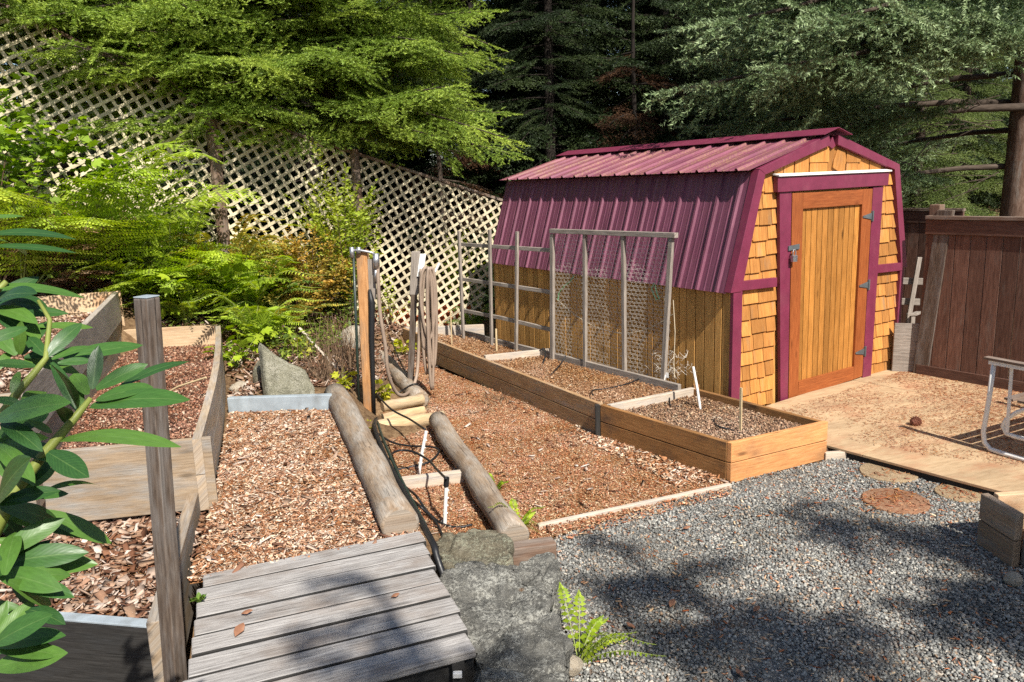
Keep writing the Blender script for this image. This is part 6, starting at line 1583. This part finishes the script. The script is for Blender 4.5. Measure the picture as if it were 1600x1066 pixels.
shrub('thimbleberry', 'lobed-leaf plant left of the tall lattice post, high on the bank', 'plant', byl(120, 330, .3), 12, .14, M['maple'], 25, .5, .9, .09, group='lobed-leaf plants on the bank', sub=1, up=.8, stem_mat=M['greentwig'], **LB)
shrub('thimbleberry', 'lime lobed-leaf plant on the bank slope above the small pale stones', 'plant', gp(415, 545)+np.array([-.05, .1, 0]), 12, .13, M['lime'], 26, .4, .5, .07, group='lobed-leaf plants on the bank', sub=1, up=1.0, stem_mat=M['greentwig'], **LB)
shrub('thimbleberry', 'lime lobed-leaf plant between the brown fern and the orange-tinged bush', 'plant', byl(415, 430, .6), 14, .14, M['lime'], 27, .5, .8, .08, group='lobed-leaf plants on the bank', sub=1, up=1.0, stem_mat=M['greentwig'], **LB)
shrub('leafy_shrub', 'upright yellow-green shrub growing against the lattice', 'shrub', byl(545, 500, .5), 22, .065, M['shrub'], 31, .5, 2.3, .028, sub=9, first=.15, stem_r=.009, arch=.05)
shrub('leafy_shrub', 'dense round orange-tinged bush left of the hose post', 'shrub', byl(490, 510, .7), 52, .05, M['shrub_orange'], 32, .68, 1.3, .022, sub=7, first=.2, arch=.2)
shrub('leafy_shrub', 'low dark undergrowth at the foot of the orange-tinged bush', 'shrub', byl(545, 520, .6), 18, .05, M['undergreen'], 33, .5, .6, .03, sub=4)
shrub('leafy_shrub', 'yellow-green sprigs poking through the lattice beside the hose post', 'shrub', byl(610, 500, .3), 8, .045, M['shrub'], 34, .3, .8, .035, sub=4)
shrub('leafy_shrub', 'mixed green undergrowth high at the left of the bank', 'shrub', byl(40, 330, .25), 22, .075, M['maple'], 35, .8, .9, .035, sub=5)
shrub('leafy_shrub', 'mixed undergrowth filling the bank below the brown fern', 'shrub', byl(320, 470, .55), 24, .06, M['undergreen'], 36, .7, .5, .035, sub=5)
shrub('leafy_shrub', 'mixed undergrowth behind the upper terrace bed', 'shrub', byl(170, 440, .35), 22, .065, M['undergreen'], 37, .8, .6, .035, sub=5)
shrub('leafy_shrub', 'green bush seen through the right lattice panel', 'shrub', np.array([-1.0, 12.2, .1]), 22, .08, M['shrub'], 38, .8, 1.7, .05, sub=5)
shrub('leafy_shrub', 'leafy green bush by the far roof corner of the shed, behind the lattice', 'shrub', np.array([.3, 13.0, .1]), 20, .07, M['maple'], 39, .8, 2.0, .05, sub=5)
# vine maple leaning in at the top left
shrub('vine_maple', 'vine maple with bright pointed leaves leaning in at the top left', 'tree', byl(-40, 300, .25), 20, .12, M['maple'], 41, .8, 2.5, .085, sub=5, first=.6, stem_r=.013, up=.9, tip=(1.0, -.2, .2), arch=.35, **LB)
vt = thing('vine', 'thin trailing vine with paired leaves hanging over the lattice post', 'vine', tuple(ftz and fp(t_p2+.6, ztop(t_p2+.6)+.3, .25)))
vp = [atp(u, v, FP+FN*.3, np.array([-FD[1], FD[0], 0])) for u, v in ((215, 70), (238, 98), (262, 122), (285, 145), (303, 165), (318, 185), (333, 205), (344, 220), (349, 240), (350, 262))]
m_ = MB(); m_.tube([rel(p, vt) for p in vp], [.006]*5+[.005, .004, .004, .003, .002], 5); m_.build('stem', M['twigbark'], vt)
rg = np.random.default_rng(5); Pp = []; Dd = []
for k in range(len(vp)-1):
    for f in (.2, .7):
        p = vp[k]*(1-f)+vp[k+1]*f-np.array(vt.location)
        for s in (-1, 1): Pp.append(p); Dd.append(np.array([s, -.2, .25]))
V, Fa = place_leaves(np.array(Pp), np.array(Dd), np.full(len(Pp), .095)*rg.uniform(.6, 1.1, len(Pp)), rg, LOB, LOBF, .9)
fast('leaves', V, Fa, M['maple'], vt, np.repeat(rg.uniform(.4, 1, len(Pp)), len(LOB)))
# small yellow weeds by the hose post
for k, (u, v, s, hgt, lab, yo) in enumerate(((532, 615, .17, .26, 'yellow-green weed at the far end of the large log', .1), (602, 632, .13, .34, 'yellow-green weed just right of the orange hose post foot', -.05), (628, 560, .16, .3, 'yellow-green weed behind the hose between both posts', .1), (570, 668, .1, .12, 'tiny yellow weed at the foot of the orange post', -.1), (470, 560, .2, .25, 'yellow-green weed among dry stalks left of the thin lath', .1), (448, 520, .22, .35, 'yellow-green weed below the orange-tinged bush', .1))):
    b = gp(u, v) if u < 560 else np.array(at(u, v, .05))
    shrub('weed', lab, 'weed', b+np.array([0, yo, 0]), 7, .075, M['yellowweed'], 50+k, s, hgt, .05, sub=1, up=1.0, stem_mat=M['greentwig'], stem_r=.003, group='yellow-green weeds by the posts', **LB)
# dry stalks
def stalks(label, base, n, spread, h, seed):
    rng = np.random.default_rng(seed); t = thing('dry_stalks', label, 'dead plant', tuple(base), 0, 'clumps of dry stalks'); m_ = MB()
    for k in range(n):
        a = rng.uniform(0, 2*PI); r = spread*rng.uniform(0, 1); p = Vector((math.cos(a)*r, math.sin(a)*r, -.02)); q = Vector((rng.normal(0, .12), rng.normal(0, .12), h*rng.uniform(.4, 1.1)))
        m_.tube([p, p+q*.5+Vector((rng.normal(0, .02), 0, 0)), p+q], [.004, .003, .0015], 4, False)
    m_.build('stalks', M['stalk'], t)
stalks('clump of thin dry stalks right of the upright slab', gp(505, 600), 90, .35, .5, 1)
stalks('clump of dry stalks left of the orange hose post', gp(540, 570), 90, .35, .55, 2)
stalks('dry grass tufts at the foot of the long bed', np.array(at(780, 630, 0)), 40, .16, .12, 3)
# low litter and leaves over the bank
bank = [(-.95, 9.6), (-1.5, 7.2), (-2.4, 6.4), (-3.0, 8.1), (-4.0, 8.3), (-5.6, 7.6), (-5.6, 8.2), (-3.6, 9.3), (-1.4, 10.6)]
Pb = sample(bank, 9000); o = scatter('bank_litter', Pb, lambda x, y: terrain(x, y), M['bark'], (.02, .09), (.15, .5), (.1, .3), 'chip', .5, lift=.05); prop(o, 'brown leaf litter and twigs over the bank', 'litter', kind='stuff')
Pb = sample([(-1.7, 9.2), (-2.2, 7.4), (-3.0, 8.3), (-5.4, 8.0), (-3.4, 9.3), (-1.9, 10.1)], 2600); rg = np.random.default_rng(3)
P3 = np.concatenate([Pb, (terrain(Pb[:, 0], Pb[:, 1])+rg.uniform(.02, .22, len(Pb)))[:, None]], 1)
V, Fa = place_leaves(P3, rg.normal(0, 1, (len(P3), 3))*np.array([1, 1, .3]), rg.uniform(.04, .1, len(P3)), rg, up=1.2)
o = fast('ground_cover', V, Fa, M['undergreen'], None, np.repeat(rg.uniform(0, 1, len(P3)), 4)); prop(o, 'low leafy ground cover on the bank', 'ground cover', kind='stuff')
Pb = sample([(-9, 9.5), (-.5, 12.2), (8, 11.5), (14, 16), (4, 20), (-10, 18)], 5200)
P3 = np.concatenate([Pb, (terrain(Pb[:, 0], Pb[:, 1])+rg.uniform(.0, .7, len(Pb))**1.5)[:, None]], 1)
V, Fa = place_leaves(P3, rg.normal(0, 1, (len(P3), 3))*np.array([1, 1, .4]), rg.uniform(.08, .22, len(P3)), rg, up=.8)
o = fast('forest_undergrowth', V, Fa, M['undergreen'], None, np.repeat(rg.uniform(0, .8, len(P3)), 4)); prop(o, 'dim leafy undergrowth of the wood beyond the fence and shed', 'undergrowth', kind='stuff')

# ================================================================== RHODODENDRON in the left foreground
def rhodo_mat():
    m, nt = new_mat('rhododendron_leaf'); N = NT(nt)
    uv = N.n('ShaderNodeUVMap').outputs[0]; sx_ = N.n('ShaderNodeSeparateXYZ'); N.l(uv, sx_.inputs[0])
    isl = N.n('ShaderNodeNewGeometry').outputs['Random Per Island']
    vv = sx_.outputs[1]; dist = N.math('ABSOLUTE', N.math('SUBTRACT', vv, .5))
    w = N.n('ShaderNodeTexWave', wave_type='BANDS', bands_direction='X'); w.inputs['Scale'].default_value = 2.2; w.inputs['Distortion'].default_value = 2.5
    sk = N.n('ShaderNodeCombineXYZ'); N.l(N.math('SUBTRACT', N.math('MULTIPLY', sx_.outputs[0], 1.6), N.math('MULTIPLY', dist, .9)), sk.inputs[0]); N.l(vv, sk.inputs[1]); N.l(sk.outputs[0], w.inputs['Vector'])
    c = N.ramp(isl, [(0, (.016, .052, .014)), (.5, (.036, .1, .018)), (1, (.085, .17, .025))])
    c = N.mix(N.rng(w.outputs['Fac'], .7, 1, 0, .25), c, (.06, .14, .03))
    c = N.mix(N.rng(dist, .01, .035, .5, 0), c, (.11, .19, .05))
    c = N.hsv(c, val=N.rng(N.noise(uv, 7, 4, .6), .3, .7, .85, 1.15))
    N.finish(c, N.rng(N.noise(uv, 9, 3), .3, .7, .36, .5), w.outputs['Fac'], .05, .001, .4, trans=.12)
    return m
M['rhodo'] = rhodo_mat()
RL = []   # (base u, v, tip u, v, full width px, depth, tip depth shift, roll)
def z7(bx, by, tx, ty, w, d=1.2, dd=0.0, roll=0.0): RL.append((bx/3.33, 440+by/3.33, tx/3.33, 440+ty/3.33, w/3.33, d, dd, roll))
def z8(bx, by, tx, ty, w, d=1.1, dd=0.0, roll=0.0): RL.append((bx/2.913, 700+by/2.913, tx/2.913, 700+ty/2.913, w/2.913, d, dd, roll))
for a in ((470, 650, 975, 600, 78, 1.2, -.06, .5), (480, 560, 512, 332, 95, 1.22, .03, .2), (500, 560, 765, 425, 84, 1.22, .03, .4), (500, 615, 792, 545, 62, 1.2, -.02, .6), (620, 550, 985, 400, 40, 1.26, .1, .9), (400, 655, 280, 425, 46, 1.2, -.06, 1.0), (420, 690, 370, 505, 95, 1.24, .05, -.3), (455, 590, 380, 470, 80, 1.25, .06, .2), (345, 740, 325, 640, 80, 1.2, -.05, .3),
    (300, 828, 925, 832, 58, 1.17, -.12, .7), (250, 890, 458, 1015, 115, 1.12, -.06, -.3), (245, 390, 425, 210, 108, 1.3, .06, .2), (270, 405, 490, 330, 46, 1.3, .05, .9), (300, 425, 480, 410, 70, 1.3, .03, .5), (330, 400, 745, 325, 62, 1.34, .1, .7), (270, 420, 395, 660, 52, 1.27, -.06, 1.0), (235, 385, 140, 285, 105, 1.3, .04, 0), (205, 300, 88, 185, 95, 1.34, .06, .2), (170, 180, 110, 112, 62, 1.36, .03, .4),
    (140, 240, -60, 310, 118, 1.28, -.05, .3), (185, 440, -40, 425, 64, 1.28, -.04, .5), (-40, 168, 356, 160, 40, 1.4, .05, 1.0), (-60, 30, 440, 70, 42, 1.42, .06, 1.0), (-60, 95, 250, 15, 36, 1.42, .08, 1.0), (190, 235, 485, 235, 26, 1.38, .08, 1.1), (-20, 715, 355, 622, 100, 1.16, -.04, .3), (10, 735, 215, 872, 74, 1.16, -.05, .4), (140, 725, 275, 785, 66, 1.18, .02, .5), (100, 470, 60, 580, 85, 1.24, -.03, .1),
    (-30, 925, 112, 1060, 110, 1.14, -.02, .1), (105, 1075, 275, 925, 120, 1.14, .05, .1), (-40, 610, 120, 640, 70, 1.2, 0, .5), (-40, 480, 60, 360, 90, 1.3, .04, .2), (120, 640, 230, 560, 60, 1.28, .1, .3),
    (-40, -220, 140, -150, 46, 1.44, .1, .9), (-60, -330, 130, -340, 48, 1.46, .05, 1.0), (-60, -245, 395, -235, 34, 1.44, .08, 1.1), (-40, -185, 400, -155, 32, 1.44, .06, 1.1)): z7(*a)
for a in ((-10, 500, 290, 315, 84, 1.08, .05, .3), (-10, 530, 400, 470, 92, 1.08, .03, .3), (60, 545, 445, 525, 84, 1.1, .03, .6), (-10, 570, 278, 640, 100, 1.06, -.03, .2), (-20, 860, 162, 690, 112, 1.02, .04, .2), (120, 735, 292, 795, 88, 1.05, -.03, .5), (-30, 1000, 302, 930, 122, 1.0, -.01, .2), (-30, 930, 222, 870, 72, 1.03, .03, .5), (160, 285, 512, 430, 66, 1.16, .05, .4), (-10, 250, 155, 355, 90, 1.14, -.02, .3), (220, 190, 462, 158, 24, 1.2, .1, 1.1), (90, 225, 312, 205, 46, 1.16, .04, .8), (200, 370, 432, 410, 46, 1.16, .05, .7),
    (-20, 700, 130, 770, 110, 1.08, .0, .2), (60, 640, 160, 720, 80, 1.12, .02, .3), (-30, 420, 130, 440, 80, 1.14, .02, .4), (-30, 800, 90, 830, 70, 1.1, .03, .4), (-20, 330, 100, 300, 70, 1.2, .06, .4)): z8(*a)
def whorl(cu, cv, dep, n_, ln, wd, a0, a1):
    for k in range(n_):
        a = a0+(a1-a0)*(k+rnd.uniform(.1, .9))/n_; l = ln*rnd.uniform(.75, 1.15)
        RL.append((cu+math.cos(a)*8, cv-math.sin(a)*6, cu+math.cos(a)*l, cv-math.sin(a)*l*.72, wd*rnd.uniform(.8, 1.1), dep+rnd.uniform(-.03, .03), rnd.uniform(-.08, .1), rnd.uniform(.1, .8)))
for wv_ in ((6, 905, 1.04, 6, 105, 25, -1.0, 2.0), (-8, 790, 1.1, 5, 120, 25, -1.2, 1.5), (30, 560, 1.32, 5, 90, 22, -.4, 2.4), (-10, 690, 1.18, 5, 115, 24, -1.2, 1.2), (-15, 1010, 1.0, 5, 115, 28, -.4, 1.4), (-20, 480, 1.42, 5, 105, 20, -.9, .9)): whorl(*wv_)
rh = thing('rhododendron', 'glossy dark green rhododendron in the left foreground', 'shrub', (-1.15, 1.35, .3))
nu, nv = 9, 5
V = []; F = []; UVs = []
for (bu, bv, tu_, tv_, wpx, dep, dd, roll) in RL:
    b = aty(bu, bv, dep); e = aty(tu_, tv_, dep+dd); Lf = np.linalg.norm(e-b); ax_ = (e-b)/Lf
    toC = unit(EYEP-(b+e)/2); upv = np.array([0, 0, 1.]); nrm = unit(toC*(1-min(roll, .8)*.55)+upv*(.35+.65*min(roll, 1))); nrm = unit(nrm-ax_*(nrm@ax_)); sd_ = np.cross(nrm, ax_)
    wid = wpx/FPX*np.linalg.norm((b+e)/2-EYEP)
    fs = abs(unit(sd_) @ unit(np.cross(toC, ax_))); wid = min(wid/max(fs, .5), Lf*.31)
    i0 = len(V); bend = rnd.uniform(.02, .07)*Lf; tw = rnd.uniform(-.25, .25)
    for i in range(nu):
        f = i/(nu-1); hw = wid/2*(math.sin(PI*min(1, f**1.12*.97+.03))**.62)*(1 if f < .99 else .5)+.0006
        cpt = b+ax_*Lf*f+nrm*(bend*math.sin(PI*f)-bend*.9*f*f)
        s_r = sd_*math.cos(tw*f)+nrm*math.sin(tw*f); n_r = np.cross(ax_, s_r)
        for j in range(nv):
            g = (j/(nv-1)-.5)*2; V.append(cpt+s_r*hw*g+n_r*(hw*(.28*abs(g)-.16*g*g))+n_r*rnd.uniform(-1, 1)*.0006); UVs.append((f, (g+1)/2))
    for i in range(nu-1):
        for j in range(nv-1): q = i0+i*nv+j; F.append((q, q+1, q+nv+1, q+nv))
V = np.array(V)-np.array(rh.location)
lo = fast('leaves', V, np.array(F), M['rhodo'], rh, smooth=True)
uvl = lo.data.uv_layers.new(name='UVMap'); fl_ = np.array(F).ravel(); uvl.data.foreach_set('uv', np.array(UVs, dtype=np.float32)[fl_].ravel())
sm = lo.modifiers.new('round', 'SUBSURF'); sm.levels = 1; sm.render_levels = 1
def rstem(px, r):
    m_ = MB(); P = [rel(aty(u, v, d), rh) for u, v, d in px]; m_.tube(P, r, 8); m_.build('stem', M['rstem'], rh, smooth=True)
M['rstem'] = paint('rhododendron_stem', (.17, .2, .04), .5, .15)
rstem([(-20, 860, 1.08), (24, 768, 1.12), (70, 708, 1.15), (114, 657, 1.18), (142, 622, 1.2)], [.009, .009, .008, .007, .004])
rstem([(-40, 700, 1.2), (8, 640, 1.22), (30, 610, 1.25), (52, 585, 1.27), (72, 560, 1.3), (78, 500, 1.34), (60, 470, 1.36)], [.008, .007, .007, .006, .005, .004, .003])
rstem([(-30, 1100, 1.0), (-20, 950, 1.03), (-10, 870, 1.06)], [.011, .01, .009])
rstem([(-60, 520, 1.4), (-20, 470, 1.42), (10, 440, 1.43)], [.007, .006, .005])

# ================================================================== CAMERA, LIGHT, WORLD
cam = bpy.data.cameras.new('camera'); co = bpy.data.objects.new('camera', cam); COL.objects.link(co); SC.camera = co
R3 = Matrix((tuple(CAM_R), tuple(CAM_U), tuple(-CAM_F))).transposed()
co.matrix_world = Matrix.Translation(Vector(EYEP)) @ R3.to_4x4()
cam.sensor_width = 36; cam.sensor_fit = 'HORIZONTAL'; cam.lens = FPX/1600*36; cam.clip_start = .05; cam.clip_end = 500
cam.shift_y = 0
SUN = Vector((.44, -.90, 1.07)).normalized()
sl_ = bpy.data.lights.new('sun', 'SUN'); sl_.energy = SUN_E; sl_.angle = math.radians(.55); sl_.color = (1, .95, .86)
so_ = bpy.data.objects.new('sun', sl_); COL.objects.link(so_); so_.rotation_euler = SUN.to_track_quat('Z', 'Y').to_euler(); so_.location = (4, -8, 12)
w = bpy.data.worlds.new('World'); SC.world = w; w.use_nodes = True
nt = w.node_tree; nt.nodes.clear()
sk = nt.nodes.new('ShaderNodeTexSky'); sk.sky_type = 'NISHITA'; sk.sun_disc = False; sk.sun_elevation = math.asin(SUN.z); sk.sun_rotation = math.atan2(SUN.x, SUN.y)
bg = nt.nodes.new('ShaderNodeBackground'); bg.inputs[1].default_value = SKY_E; ow = nt.nodes.new('ShaderNodeOutputWorld')
nt.links.new(sk.outputs[0], bg.inputs[0]); nt.links.new(bg.outputs[0], ow.inputs[0])
SC.view_settings.view_transform = 'Standard'; SC.view_settings.look = 'None'; SC.view_settings.exposure = EXPO; SC.view_settings.gamma = 1
SC.view_settings.use_curve_mapping = False
SC.render.engine = 'CYCLES'
SC.cycles.max_bounces = 6; SC.cycles.diffuse_bounces = 3; SC.cycles.glossy_bounces = 2; SC.cycles.transmission_bounces = 4; SC.cycles.transparent_max_bounces = 4
SC.cycles.use_adaptive_sampling = True; SC.cycles.adaptive_threshold = 0.02
SC.cycles.use_denoising = False
